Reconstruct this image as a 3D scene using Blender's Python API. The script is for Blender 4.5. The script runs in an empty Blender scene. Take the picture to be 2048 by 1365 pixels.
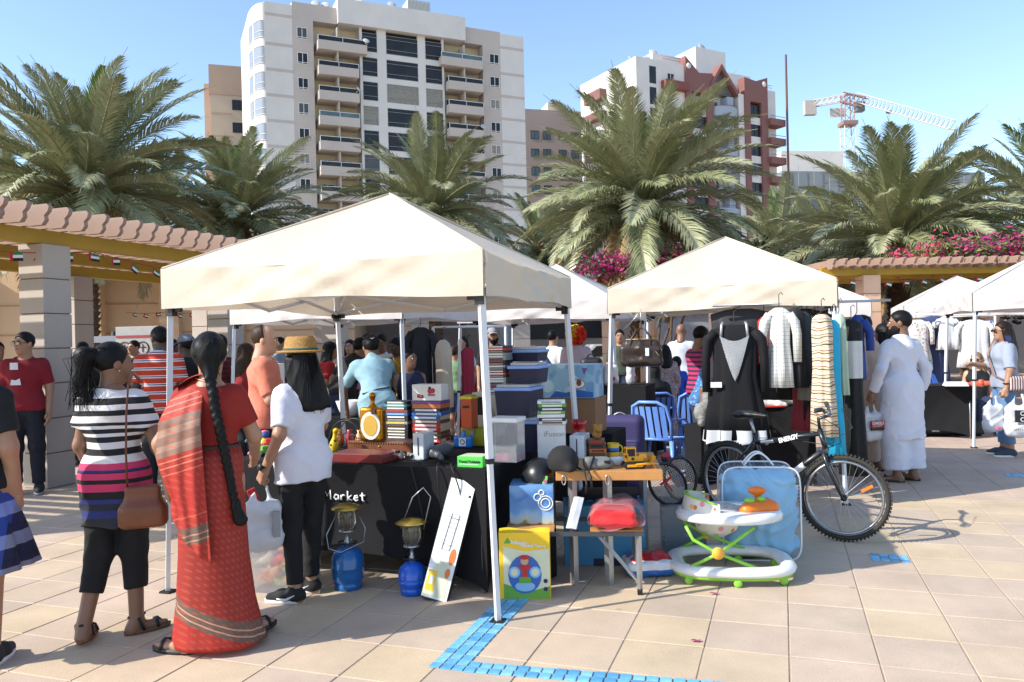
import bpy, bmesh, math, random
import numpy as np
from mathutils import Vector, Matrix
random.seed(7); np.random.seed(7)
sc = bpy.context.scene
col = sc.collection
R = math.radians
# ---------------------------------------------------------------- camera
F = 1569.0; CH = 1.55; ROLL = R(1.33)
RT = Vector((math.cos(ROLL), 0, -math.sin(ROLL))); UP = Vector((math.sin(ROLL), 0, math.cos(ROLL))); FW = Vector((0, 1, 0))
cam = bpy.data.cameras.new('camera'); camo = bpy.data.objects.new('camera', cam); col.objects.link(camo)
camo.matrix_world = Matrix(((RT.x, UP.x, 0, 0), (RT.y, UP.y, -1, 0), (RT.z, UP.z, 0, CH), (0, 0, 0, 1)))
cam.sensor_width = 36; cam.lens = F / 2048 * 36; cam.clip_end = 2000; cam.clip_start = .05
sc.camera = camo
# ---------------------------------------------------------------- sky, sun, exposure
SUN_EL = R(35.0); SUN_DIR = Vector((-.938, -.345, 0)).normalized()      # horizontal direction towards the sun
w = bpy.data.worlds.new('World'); sc.world = w; w.use_nodes = True
wn = w.node_tree; bg = wn.nodes['Background']
sky = wn.nodes.new('ShaderNodeTexSky'); sky.sky_type = 'NISHITA'; sky.sun_disc = False
sky.sun_elevation = SUN_EL; sky.sun_rotation = math.atan2(SUN_DIR.x, SUN_DIR.y)
sky.air_density = 1.0; sky.dust_density = .6; sky.ozone_density = 2.0
wn.links.new(sky.outputs[0], bg.inputs[0]); bg.inputs[1].default_value = .15
sl = bpy.data.lights.new('sun', 'SUN'); sl.energy = 3.5; sl.angle = R(.53); sl.color = (1, .95, .87)
so = bpy.data.objects.new('sun', sl); col.objects.link(so)
sd = Vector((SUN_DIR.x * math.cos(SUN_EL), SUN_DIR.y * math.cos(SUN_EL), math.sin(SUN_EL)))
so.rotation_euler = sd.to_track_quat('Z', 'Y').to_euler(); so.location = (-20, -10, 30)
sc.view_settings.view_transform = 'Standard'; sc.view_settings.look = 'None'
sc.view_settings.exposure = .98; sc.view_settings.gamma = 1; sc.view_settings.use_curve_mapping = False
# ---------------------------------------------------------------- pixel helpers (photo 2048 x 1365)
def ray(x, y): return RT * ((x - 1024) / F) + UP * ((682.5 - y) / F) + FW
def P(x, y, d): return Vector((0, 0, CH)) + ray(x, y) * d
def G(x, y, z=0):
    r = ray(x, y); return Vector((0, 0, CH)) + r * ((z - CH) / r.z)
ANG = R(-19); U = Vector((math.cos(ANG), math.sin(ANG), 0)); V = Vector((-math.sin(ANG), math.cos(ANG), 0))   # the plaza grid
# ---------------------------------------------------------------- materials
def lin(c):
    c = c / 255; return c / 12.92 if c <= .04045 else ((c + .055) / 1.055) ** 2.4
def C(h, k=1.0):
    if isinstance(h, str): h = tuple(int(h[i:i + 2], 16) for i in (0, 2, 4))
    return tuple(min(1, lin(v) * k) for v in h) + (1,)
def nd(nt, typ, ins={}, **pr):
    n = nt.nodes.new(typ)
    for k, v in pr.items(): setattr(n, k, v)
    for k, v in ins.items():
        s = n.inputs[k]
        if isinstance(v, bpy.types.NodeSocket): nt.links.new(v, s)
        else: s.default_value = v
    return n
MATS = {}
def newmat(name):
    m = bpy.data.materials.new(name); m.use_nodes = True
    nt = m.node_tree; b = nt.nodes['Principled BSDF']; return m, nt, b
def ramp(nt, fac, stops, interp='CONSTANT'):
    r = nd(nt, 'ShaderNodeValToRGB', {'Fac': fac}); cr = r.color_ramp; cr.interpolation = interp
    while len(cr.elements) > 1: cr.elements.remove(cr.elements[0])
    cr.elements[0].position = stops[0][0]; cr.elements[0].color = stops[0][1]
    for p, c in stops[1:]:
        e = cr.elements.new(p); e.color = c
    return r.outputs[0]
def finish(nt, b, colour, rough, var=.12, vs=6, bump=.0, bs=60, coord='Object', bd=.01):
    tc = nd(nt, 'ShaderNodeTexCoord').outputs[coord]
    n = nd(nt, 'ShaderNodeTexNoise', {'Vector': tc, 'Scale': vs, 'Detail': 5, 'Roughness': .6})
    mr = nd(nt, 'ShaderNodeMapRange', {'Value': n.outputs['Fac'], 'From Min': .25, 'From Max': .75, 'To Min': 1 - var, 'To Max': 1 + var})
    mx = nd(nt, 'ShaderNodeMix', {0: 1.0}, data_type='RGBA', blend_type='MULTIPLY')
    if isinstance(colour, bpy.types.NodeSocket): nt.links.new(colour, mx.inputs[6])
    else: mx.inputs[6].default_value = colour
    nt.links.new(mr.outputs[0], mx.inputs[7])
    nt.links.new(mx.outputs[2], b.inputs['Base Color'])
    rr = nd(nt, 'ShaderNodeMapRange', {'Value': n.outputs['Fac'], 'From Min': .3, 'From Max': .7, 'To Min': max(.02, rough - .06), 'To Max': min(1, rough + .06)})
    nt.links.new(rr.outputs[0], b.inputs['Roughness'])
    if bump:
        n2 = nd(nt, 'ShaderNodeTexNoise', {'Vector': tc, 'Scale': bs, 'Detail': 4})
        bp = nd(nt, 'ShaderNodeBump', {'Height': n2.outputs['Fac'], 'Strength': bump, 'Distance': bd})
        nt.links.new(bp.outputs[0], b.inputs['Normal'])
    return tc, mx
def M(name, c, rough=.6, metal=0, var=.12, vs=6, bump=0, bs=60, spec=.5, trans=0, sheen=0, coat=0, alpha=1, transl=0, bd=.01):
    if name in MATS: return MATS[name]
    m, nt, b = newmat(name)
    c = C(c) if isinstance(c, str) or len(c) == 3 else c
    finish(nt, b, c, rough, var, vs, bump, bs, bd=bd)
    b.inputs['Metallic'].default_value = metal; b.inputs['Specular IOR Level'].default_value = spec
    b.inputs['Transmission Weight'].default_value = trans; b.inputs['Coat Weight'].default_value = coat
    b.inputs['Sheen Weight'].default_value = sheen; b.inputs['Alpha'].default_value = alpha
    if transl:
        mx = b.inputs['Base Color'].links[0].from_socket
        t = nd(nt, 'ShaderNodeBsdfTranslucent', {'Color': mx}); ms = nd(nt, 'ShaderNodeMixShader', {0: transl})
        out = nt.nodes['Material Output']
        nt.links.new(b.outputs[0], ms.inputs[1]); nt.links.new(t.outputs[0], ms.inputs[2]); nt.links.new(ms.outputs[0], out.inputs[0])
    MATS[name] = m; return m
def SM(name, stops, lo, hi, axis=2, rough=.8, period=None, var=.1, bump=.15, bs=80, tilt=0, wob=0):
    """bands along one object axis; stops: (position in metres, colour)"""
    if name in MATS: return MATS[name]
    m, nt, b = newmat(name)
    tc = nd(nt, 'ShaderNodeTexCoord').outputs['Object']
    sp = nd(nt, 'ShaderNodeSeparateXYZ', {0: tc})
    v = sp.outputs[axis]
    if tilt: v = nd(nt, 'ShaderNodeMath', {0: sp.outputs[0], 1: tilt, 2: v}, operation='MULTIPLY_ADD').outputs[0]
    if wob:
        nn = nd(nt, 'ShaderNodeTexNoise', {'Vector': tc, 'Scale': 5.0}); v = nd(nt, 'ShaderNodeMath', {0: nn.outputs['Fac'], 1: wob, 2: v}, operation='MULTIPLY_ADD').outputs[0]
    if period: v = nd(nt, 'ShaderNodeMath', {0: v, 1: period}, operation='FLOORED_MODULO').outputs[0]
    mr = nd(nt, 'ShaderNodeMapRange', {'Value': v, 'From Min': lo, 'From Max': hi})
    st = [(max(0, min(1, (p - lo) / (hi - lo))), C(c) if isinstance(c, str) else c) for p, c in stops]
    cc = ramp(nt, mr.outputs[0], st)
    finish(nt, b, cc, rough, var, 8, bump, bs)
    MATS[name] = m; return m
def plaid(name, base, cols, per, rough=.85, axes=(0, 2), lw=.3):
    if name in MATS: return MATS[name]
    m, nt, b = newmat(name)
    sp = nd(nt, 'ShaderNodeSeparateXYZ', {0: nd(nt, 'ShaderNodeTexCoord').outputs['Object']})
    cur = None
    for i, ax in enumerate(axes):
        v = nd(nt, 'ShaderNodeMath', {0: sp.outputs[ax], 1: per}, operation='FLOORED_MODULO').outputs[0]
        v = nd(nt, 'ShaderNodeMath', {0: v, 1: per}, operation='DIVIDE').outputs[0]
        r = ramp(nt, v, [(0, C(cols[i])), (lw, C(base)), (.62, C(cols[-1])), (.66, C(base))])
        if cur is None: cur = r
        else: cur = nd(nt, 'ShaderNodeMix', {0: .5, 6: cur, 7: r}, data_type='RGBA').outputs[2]
    finish(nt, b, cur, rough, .1, 8, .15, 90); MATS[name] = m; return m
def spots(name, base, cols, scale, rough=.8, thr=.35, kind='VORONOI', bump=.1):
    """scattered patches in several colours"""
    if name in MATS: return MATS[name]
    m, nt, b = newmat(name)
    tc = nd(nt, 'ShaderNodeTexCoord').outputs['Object']
    vo = nd(nt, 'ShaderNodeTexVoronoi', {'Vector': tc, 'Scale': scale})
    cr = ramp(nt, nd(nt, 'ShaderNodeSeparateColor', {0: vo.outputs['Color']}).outputs[0], [(i / len(cols), C(c)) for i, c in enumerate(cols)])
    f = nd(nt, 'ShaderNodeMath', {0: vo.outputs['Distance'], 1: thr}, operation='LESS_THAN').outputs[0]
    cc = nd(nt, 'ShaderNodeMix', {0: f, 6: C(base), 7: cr}, data_type='RGBA').outputs[2]
    finish(nt, b, cc, rough, .1, 8, bump, 80); MATS[name] = m; return m
# ---------------------------------------------------------------- objects
def setp(o, label=None, cat=None, group=None, kind=None):
    for k, v in (('label', label), ('category', cat), ('group', group), ('kind', kind)):
        if v: o[k] = v
    return o
def thing(name, label, cat, loc=(0, 0, 0), rz=0, group=None):
    o = bpy.data.objects.new(name, None); col.objects.link(o); o.empty_display_size = .1
    o.location = loc; o.rotation_euler = (0, 0, rz); return setp(o, label, cat, group)
def link(name, me, parent=None, loc=None, rot=None):
    o = bpy.data.objects.new(name, me); col.objects.link(o)
    if parent: o.parent = parent
    if loc is not None: o.location = loc
    if rot is not None: o.rotation_euler = rot
    return o
def copy_tree(o, parent=None):
    c = o.copy(); col.objects.link(c)
    if parent: c.parent = parent
    for ch in [x for x in o.children]: copy_tree(ch, c)
    return c
def mesh_np(name, v, f, mats, smooth=True, mi=None):
    me = bpy.data.meshes.new(name); v = np.asarray(v, np.float32); f = np.asarray(f, np.int32); k = f.shape[1]
    me.vertices.add(len(v)); me.vertices.foreach_set('co', v.ravel())
    me.loops.add(f.size); me.loops.foreach_set('vertex_index', f.ravel())
    me.polygons.add(len(f)); me.polygons.foreach_set('loop_start', np.arange(0, f.size, k, dtype=np.int32))
    me.polygons.foreach_set('loop_total', np.full(len(f), k, np.int32))
    if smooth: me.polygons.foreach_set('use_smooth', np.ones(len(f), bool))
    if mi is not None: me.polygons.foreach_set('material_index', np.asarray(mi, np.int32))
    for m in (mats if isinstance(mats, (list, tuple)) else [mats]): me.materials.append(m)
    me.update(calc_edges=True); me.validate(); return me
class MB:
    """collects faces; build() links them as one mesh object"""
    def __init__(s): s.v = []; s.f = []; s.mi = []; s.sm = []; s.T = Matrix()
    def add(s, vs, fs, mi=0, sm=False):
        o = len(s.v); s.v += [tuple(s.T @ Vector(p)) for p in vs]
        for f in fs: s.f.append([i + o for i in f]); s.mi.append(mi); s.sm.append(sm)
        return s
    def box(s, c, d, rz=0, mi=0, ch=0, rot=None):
        """box of size d centred at c, edges chamfered by ch"""
        m = rot.to_matrix() if rot else Matrix.Rotation(rz, 3, 'Z'); hx, hy, hz = d[0] / 2, d[1] / 2, d[2] / 2; c = Vector(c)
        if not ch:
            vs = [c + m @ Vector((x * hx, y * hy, z * hz)) for x in (-1, 1) for y in (-1, 1) for z in (-1, 1)]
            return s.add(vs, [(0, 1, 3, 2), (4, 6, 7, 5), (0, 4, 5, 1), (2, 3, 7, 6), (0, 2, 6, 4), (1, 5, 7, 3)], mi)
        ch = min(ch, .45 * min(d)); bm = bmesh.new(); bmesh.ops.create_cube(bm, size=1)
        for v in bm.verts: v.co = Vector((v.co.x * d[0], v.co.y * d[1], v.co.z * d[2]))
        bmesh.ops.bevel(bm, geom=list(bm.edges), offset=ch, segments=2, profile=.6, affect='EDGES')
        bm.verts.index_update()
        s.add([c + m @ v.co for v in bm.verts], [[v.index for v in f.verts] for f in bm.faces], mi, False); bm.free(); return s
    def tube(s, path, r, n=8, mi=0, cap=True, closed=False, flat=None):
        """tube along a path; r a number or one per point; flat = (sx, sy) squashes the section"""
        pts = [Vector(p) for p in path]; k = len(pts); rs = r if isinstance(r, (list, tuple)) else [r] * k
        vs = []; prev = None
        for i, p in enumerate(pts):
            if closed: t = pts[(i + 1) % k] - pts[i - 1]
            else: t = pts[min(i + 1, k - 1)] - pts[max(i - 1, 0)]
            t.normalize()
            if prev is None:
                a = Vector((0, 0, 1)) if abs(t.z) < .9 else Vector((1, 0, 0)); x = t.cross(a).normalized()
            else: x = (prev - t * prev.dot(t)).normalized()
            y = t.cross(x); prev = x; fx, fy = flat or (1, 1)
            vs += [p + (x * math.cos(6.28318 * j / n) * fx + y * math.sin(6.28318 * j / n) * fy) * rs[i] for j in range(n)]
        fs = [(i * n + j, i * n + (j + 1) % n, ((i + 1) % k) * n + (j + 1) % n, ((i + 1) % k) * n + j) for i in range(k if closed else k - 1) for j in range(n)]
        if cap and not closed: fs += [list(range(n))[::-1], [(k - 1) * n + j for j in range(n)]]
        return s.add(vs, fs, mi, n > 4)
    def bar(s, a, b, w, h=None, mi=0):
        """square bar from a to b"""
        return s.tube([a, b], w * .7071, 4, mi, flat=None) if h is None else s.tube([a, b], .7071, 4, mi, flat=(w, h))
    def lathe(s, prof, n=20, c=(0, 0, 0), mi=0, sx=1, sy=1):
        c = Vector(c); k = len(prof); vs = [c + Vector((r * math.cos(6.28318 * j / n) * sx, r * math.sin(6.28318 * j / n) * sy, z)) for r, z in prof for j in range(n)]
        fs = [(i * n + j, i * n + (j + 1) % n, (i + 1) * n + (j + 1) % n, (i + 1) * n + j) for i in range(k - 1) for j in range(n)]
        if prof[0][0] > 1e-4: fs.append(list(range(n))[::-1])
        if prof[-1][0] > 1e-4: fs.append([(k - 1) * n + j for j in range(n)])
        return s.add(vs, fs, mi, True)
    def prism(s, poly, a, b, axis=1, mi=0):
        """polygon (2D) extruded along an axis from a to b"""
        def q(p, t): return ((p[0], t, p[1]), (t, p[0], p[1]), (p[0], p[1], t))[0 if axis == 1 else 1 if axis == 0 else 2]
        n = len(poly); vs = [q(p, a) for p in poly] + [q(p, b) for p in poly]
        return s.add(vs, [list(range(n))[::-1], [n + i for i in range(n)]] + [(i, (i + 1) % n, n + (i + 1) % n, n + i) for i in range(n)], mi)
    def grid(s, fn, nu, nv, mi=0, sm=True):
        vs = [fn(i / nu, j / nv) for i in range(nu + 1) for j in range(nv + 1)]; m = nv + 1
        return s.add(vs, [(i * m + j, (i + 1) * m + j, (i + 1) * m + j + 1, i * m + j + 1) for i in range(nu) for j in range(nv)], mi, sm)
    def loft(s, rings, n=32, fold=0, nf=9, mi=0, ph=0, cap=True):
        """rings: (cx, cy, z, rx, ry[, foldscale])"""
        vs = []
        for q in rings:
            cx, cy, z, rx, ry = q[:5]; fs_ = q[5] if len(q) > 5 else 1
            for j in range(n):
                a = 6.28318 * j / n; k = 1 + fold * fs_ * (math.sin(nf * a + ph) + .5 * math.sin((2 * nf + 3) * a + 1.3 + ph + z * 3))
                vs.append((cx + rx * k * math.cos(a), cy + ry * k * math.sin(a), z))
        k = len(rings); fs = [(i * n + j, i * n + (j + 1) % n, (i + 1) * n + (j + 1) % n, (i + 1) * n + j) for i in range(k - 1) for j in range(n)]
        if cap: fs += [list(range(n))[::-1], [(k - 1) * n + j for j in range(n)]]
        return s.add(vs, fs, mi, True)
    def mesh(s, name, mats):
        me = bpy.data.meshes.new(name); me.from_pydata(s.v, [], s.f)
        me.polygons.foreach_set('material_index', s.mi); me.polygons.foreach_set('use_smooth', s.sm)
        for m in (mats if isinstance(mats, (list, tuple)) else [mats]): me.materials.append(m)
        bm = bmesh.new(); bm.from_mesh(me); bmesh.ops.recalc_face_normals(bm, faces=bm.faces); bm.to_mesh(me); bm.free()
        me.update(); return me
    def build(s, name, mats, parent=None, loc=None, rot=None): return link(name, s.mesh(name, mats), parent, loc, rot)
def part(name, mat, parent, fn=None, loc=None, rot=None, **k):
    b = MB(); fn(b); return b.build(name, mat, parent, loc, rot)
def text(name, body, size, mat, parent, loc, rot, ext=.0008, align='LEFT', shear=0, bold=0):
    cu = bpy.data.curves.new(name, 'FONT'); cu.body = body; cu.size = size; cu.extrude = ext; cu.align_x = align; cu.shear = shear; cu.offset = bold
    o = bpy.data.objects.new(name, cu); col.objects.link(o); dg = bpy.context.evaluated_depsgraph_get()
    me = bpy.data.meshes.new_from_object(o.evaluated_get(dg)); bpy.data.objects.remove(o); bpy.data.curves.remove(cu)
    me.materials.clear(); me.materials.append(mat); return link(name, me, parent, loc, rot)
# ---------------------------------------------------------------- signed-distance modelling
def rc(a, b, r1, r2=None, k=.03, fl=None, op='u', cut=0, ax=(0, 1, 0)):
    return dict(t='rc', a=np.array(a, np.float32), b=np.array(b, np.float32), r1=r1, r2=r1 if r2 is None else r2, k=k, fl=fl, op=op, cut=cut, ax=np.array(ax, np.float32))
def el(c, r, k=.02, op='u', rot=None): return dict(t='el', c=np.array(c, np.float32), r=np.array(r, np.float32), k=k, op=op, rot=rot)
def pl(p, n, op='i', k=.004):
    n = np.array(n, np.float32); return dict(t='pl', p=np.array(p, np.float32), n=n / np.linalg.norm(n), op=op, k=k)
def rb(c, h, r, k=.01, op='u'): return dict(t='rb', c=np.array(c, np.float32), h=np.array(h, np.float32), r=r, k=k, op=op)
def fld(prims, X):
    d = None
    for q in prims:
        t = q['t']
        if t == 'rc':
            pa = X - q['a']; ba = q['b'] - q['a']
            if q['fl']:
                ax = q['ax']; s = pa @ ax; pa = pa + np.multiply.outer(s * (q['fl'] - 1), ax); ba = ba + ax * (ba @ ax) * (q['fl'] - 1)
            L = float(ba @ ba) + 1e-9; h = np.clip(pa @ ba / L, 0, 1)
            e = np.linalg.norm(pa - h[..., None] * ba, axis=-1) - (q['r1'] + (q['r2'] - q['r1']) * h)
            if q['cut']: e = np.maximum(e, (pa @ ba - L) / math.sqrt(L))
        elif t == 'el':
            p = X - q['c']
            if q['rot'] is not None: p = p @ q['rot']
            u = p / q['r']; k0 = np.linalg.norm(u, axis=-1); k1 = np.linalg.norm(u / q['r'], axis=-1) + 1e-6; e = k0 * (k0 - 1) / k1
        elif t == 'pl': e = (X - q['p']) @ q['n']
        else:
            u = np.abs(X - q['c']) - q['h'] + q['r']; e = np.linalg.norm(np.maximum(u, 0), axis=-1) + np.minimum(u.max(-1), 0) - q['r']
        k = q['k']
        if d is None: d = e; continue
        op = q['op']
        if op == 'u':
            h = np.maximum(k - np.abs(d - e), 0) / k; d = np.minimum(d, e) - h * h * k * .25
        else:
            if op == 's': e = -e
            h = np.maximum(k - np.abs(d - e), 0) / k; d = np.maximum(d, e) + h * h * k * .25
    return d
def snets(prims, vox, lo, hi, disp=None):
    lo = np.array(lo, np.float32); n = np.ceil((np.array(hi) - lo) / vox).astype(int) + 1
    g = np.stack(np.meshgrid(*[lo[i] + vox * np.arange(n[i], dtype=np.float32) for i in range(3)], indexing='ij'), -1)
    f = fld(prims, g)
    if disp is not None: f = f + disp(g)
    f[0], f[-1], f[:, 0], f[:, -1], f[:, :, 0], f[:, :, -1] = [1e-3 + 0 * 1 for _ in range(6)] if False else (abs(f[0]) + 1e-4, abs(f[-1]) + 1e-4, abs(f[:, 0]) + 1e-4, abs(f[:, -1]) + 1e-4, abs(f[:, :, 0]) + 1e-4, abs(f[:, :, -1]) + 1e-4)
    s = f < 0; nx, ny, nz = f.shape
    cs = [(i, j, k) for i in (0, 1) for j in (0, 1) for k in (0, 1)]
    cnt = sum(s[i:nx - 1 + i, j:ny - 1 + j, k:nz - 1 + k].astype(np.int8) for i, j, k in cs)
    I, J, K = np.nonzero((cnt > 0) & (cnt < 8)); idx = np.full((nx - 1, ny - 1, nz - 1), -1, np.int64); idx[I, J, K] = np.arange(len(I))
    pos = np.zeros((len(I), 3), np.float32); ct = np.zeros(len(I), np.float32)
    for a in cs:
        for ax in range(3):
            if a[ax]: continue
            b = list(a); b[ax] = 1
            fa = f[I + a[0], J + a[1], K + a[2]]; fb = f[I + b[0], J + b[1], K + b[2]]; x = (fa < 0) != (fb < 0)
            t = np.where(x, fa / np.where(x, fa - fb, 1), 0); q = np.array(a, np.float32)[None].repeat(len(I), 0); q[:, ax] += t
            pos += q * x[:, None]; ct += x
    v = (pos / np.maximum(ct, 1)[:, None] + np.stack([I, J, K], -1)) * vox + lo
    qs = []
    for ax in range(3):
        sl0 = [slice(1, -1)] * 3; sl0[ax] = slice(0, -1); sl1 = list(sl0); sl1[ax] = slice(1, None)
        a, b = s[tuple(sl0)], s[tuple(sl1)]; E = np.stack(np.nonzero(a != b), -1)
        fl = a[a != b]; E = E + np.array([0 if i == ax else 1 for i in range(3)])
        o1, o2 = [(1, 2), (2, 0), (0, 1)][ax]; q = []
        for d1, d2 in ((1, 1), (0, 1), (0, 0), (1, 0)):
            c = E.copy(); c[:, o1] -= d1; c[:, o2] -= d2; q.append(idx[c[:, 0], c[:, 1], c[:, 2]])
        q = np.stack(q, -1); q[~fl] = q[~fl][:, ::-1]; qs.append(q)
    return v, np.concatenate(qs)
def bounds(prims, pad=.03):
    lo = np.full(3, 1e9); hi = -lo
    for q in prims:
        if q['op'] != 'u': continue
        if q['t'] == 'rc':
            r = max(q['r1'], q['r2'])
            for p in (q['a'], q['b']): lo = np.minimum(lo, p - r); hi = np.maximum(hi, p + r)
        elif q['t'] == 'el': lo = np.minimum(lo, q['c'] - max(q['r'])); hi = np.maximum(hi, q['c'] + max(q['r']))
        elif q['t'] == 'rb': lo = np.minimum(lo, q['c'] - q['h']); hi = np.maximum(hi, q['c'] + q['h'])
    for q in prims:      # axis-aligned cuts shrink the box
        if q['t'] == 'pl' and q['op'] == 'i':
            for i in range(3):
                if q['n'][i] > .999: hi[i] = min(hi[i], q['p'][i])
                if q['n'][i] < -.999: lo[i] = max(lo[i], q['p'][i])
    return lo - pad, hi + pad
def wrinkle(amp, fr=(22, 25, 14), sd=0):
    def f(g):
        x, y, z = g[..., 0], g[..., 1], g[..., 2]
        w1 = fr[0] * .55 * x + fr[2] * .75 * z + 1.6 * np.sin(fr[2] * .45 * z + fr[1] * .3 * y + sd); w2 = -fr[0] * .6 * x + fr[1] * .4 * y + fr[2] * .5 * z + 1.9 * np.sin(fr[2] * .6 * z + 1.3 * sd)
        r1 = (1 - np.abs(np.sin(w1))) ** 2; r2 = (1 - np.abs(np.sin(w2))) ** 2; k = .6 + .4 * np.sin(5 * x + 4 * z + sd)
        return amp * (.9 - 2.0 * r1 * k - 1.6 * r2 * (1.2 - k) + .4 * np.sin(fr[0] * x + fr[2] * z))
    return f
def sdf(name, prims, mat, parent, vox=.012, disp=None, loc=None, rot=None):
    lo, hi = bounds(prims); v, f = snets(prims, vox, lo, hi, disp)
    return link(name, mesh_np(name, v, f, mat), parent, loc, rot)
# ================================================================ GROUND
TS = .40
def tilemat():
    m, nt, b = newmat('paving')
    pos = nd(nt, 'ShaderNodeNewGeometry').outputs['Position']
    rot = nd(nt, 'ShaderNodeVectorRotate', {'Vector': pos, 'Angle': -ANG}, rotation_type='Z_AXIS').outputs[0]
    dv = nd(nt, 'ShaderNodeVectorMath', {0: rot, 1: (1 / TS, 1 / TS, 0), 2: (0, 0, .5)}, operation='MULTIPLY_ADD').outputs[0]
    fl = nd(nt, 'ShaderNodeVectorMath', {0: dv}, operation='FLOOR').outputs[0]
    wnz = nd(nt, 'ShaderNodeTexWhiteNoise', {'Vector': fl}, noise_dimensions='3D')
    big = nd(nt, 'ShaderNodeTexNoise', {'Vector': fl, 'Scale': .35, 'Detail': 2}).outputs['Fac']
    f = nd(nt, 'ShaderNodeMath', {0: wnz.outputs['Value'], 1: .35, 2: big}, operation='MULTIPLY_ADD').outputs[0]
    base = ramp(nt, f, [(.35, C('c0ab92')), (.55, C('c5b092')), (.7, C('bfaa96')), (.9, C('b8a692'))], 'LINEAR')
    sp = nd(nt, 'ShaderNodeSeparateXYZ', {0: rot})
    pk = nd(nt, 'ShaderNodeMath', {0: sp.outputs[1], 1: 8.15}, operation='GREATER_THAN').outputs[0]
    base = nd(nt, 'ShaderNodeMix', {0: nd(nt, 'ShaderNodeMath', {0: pk, 1: .55}, operation='MULTIPLY').outputs[0], 6: base, 7: C('b59d92')}, data_type='RGBA').outputs[2]
    st = nd(nt, 'ShaderNodeTexNoise', {'Vector': pos, 'Scale': 1.7, 'Detail': 6, 'Roughness': .65}).outputs['Fac']
    sm = nd(nt, 'ShaderNodeMapRange', {'Value': st, 'From Min': .3, 'From Max': .7, 'To Min': .82, 'To Max': 1.1}).outputs[0]
    sp2 = nd(nt, 'ShaderNodeTexNoise', {'Vector': pos, 'Scale': 160, 'Detail': 2}).outputs['Fac']
    s2 = nd(nt, 'ShaderNodeMapRange', {'Value': sp2, 'From Min': .3, 'From Max': .7, 'To Min': .86, 'To Max': 1.12}).outputs[0]
    k = nd(nt, 'ShaderNodeMath', {0: sm, 1: s2}, operation='MULTIPLY').outputs[0]
    gum = nd(nt, 'ShaderNodeTexVoronoi', {'Vector': pos, 'Scale': 1.3, 'Randomness': 1.0}).outputs['Distance']
    gm = nd(nt, 'ShaderNodeMapRange', {'Value': gum, 'From Min': .03, 'From Max': .045, 'To Min': .72, 'To Max': 1.0}).outputs[0]
    k = nd(nt, 'ShaderNodeMath', {0: k, 1: gm}, operation='MULTIPLY').outputs[0]
    cc = nd(nt, 'ShaderNodeMix', {0: 1.0, 6: base, 7: k}, data_type='RGBA', blend_type='MULTIPLY').outputs[2]
    nt.links.new(cc, b.inputs['Base Color']); b.inputs['Roughness'].default_value = .8; b.inputs['Specular IOR Level'].default_value = .3
    bp = nd(nt, 'ShaderNodeBump', {'Height': sp2, 'Strength': .25, 'Distance': .003}); nt.links.new(bp.outputs[0], b.inputs['Normal'])
    return m
TILE = tilemat()
JOINT = M('joint', 'a2907c', .9, var=.2, vs=30)
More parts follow.
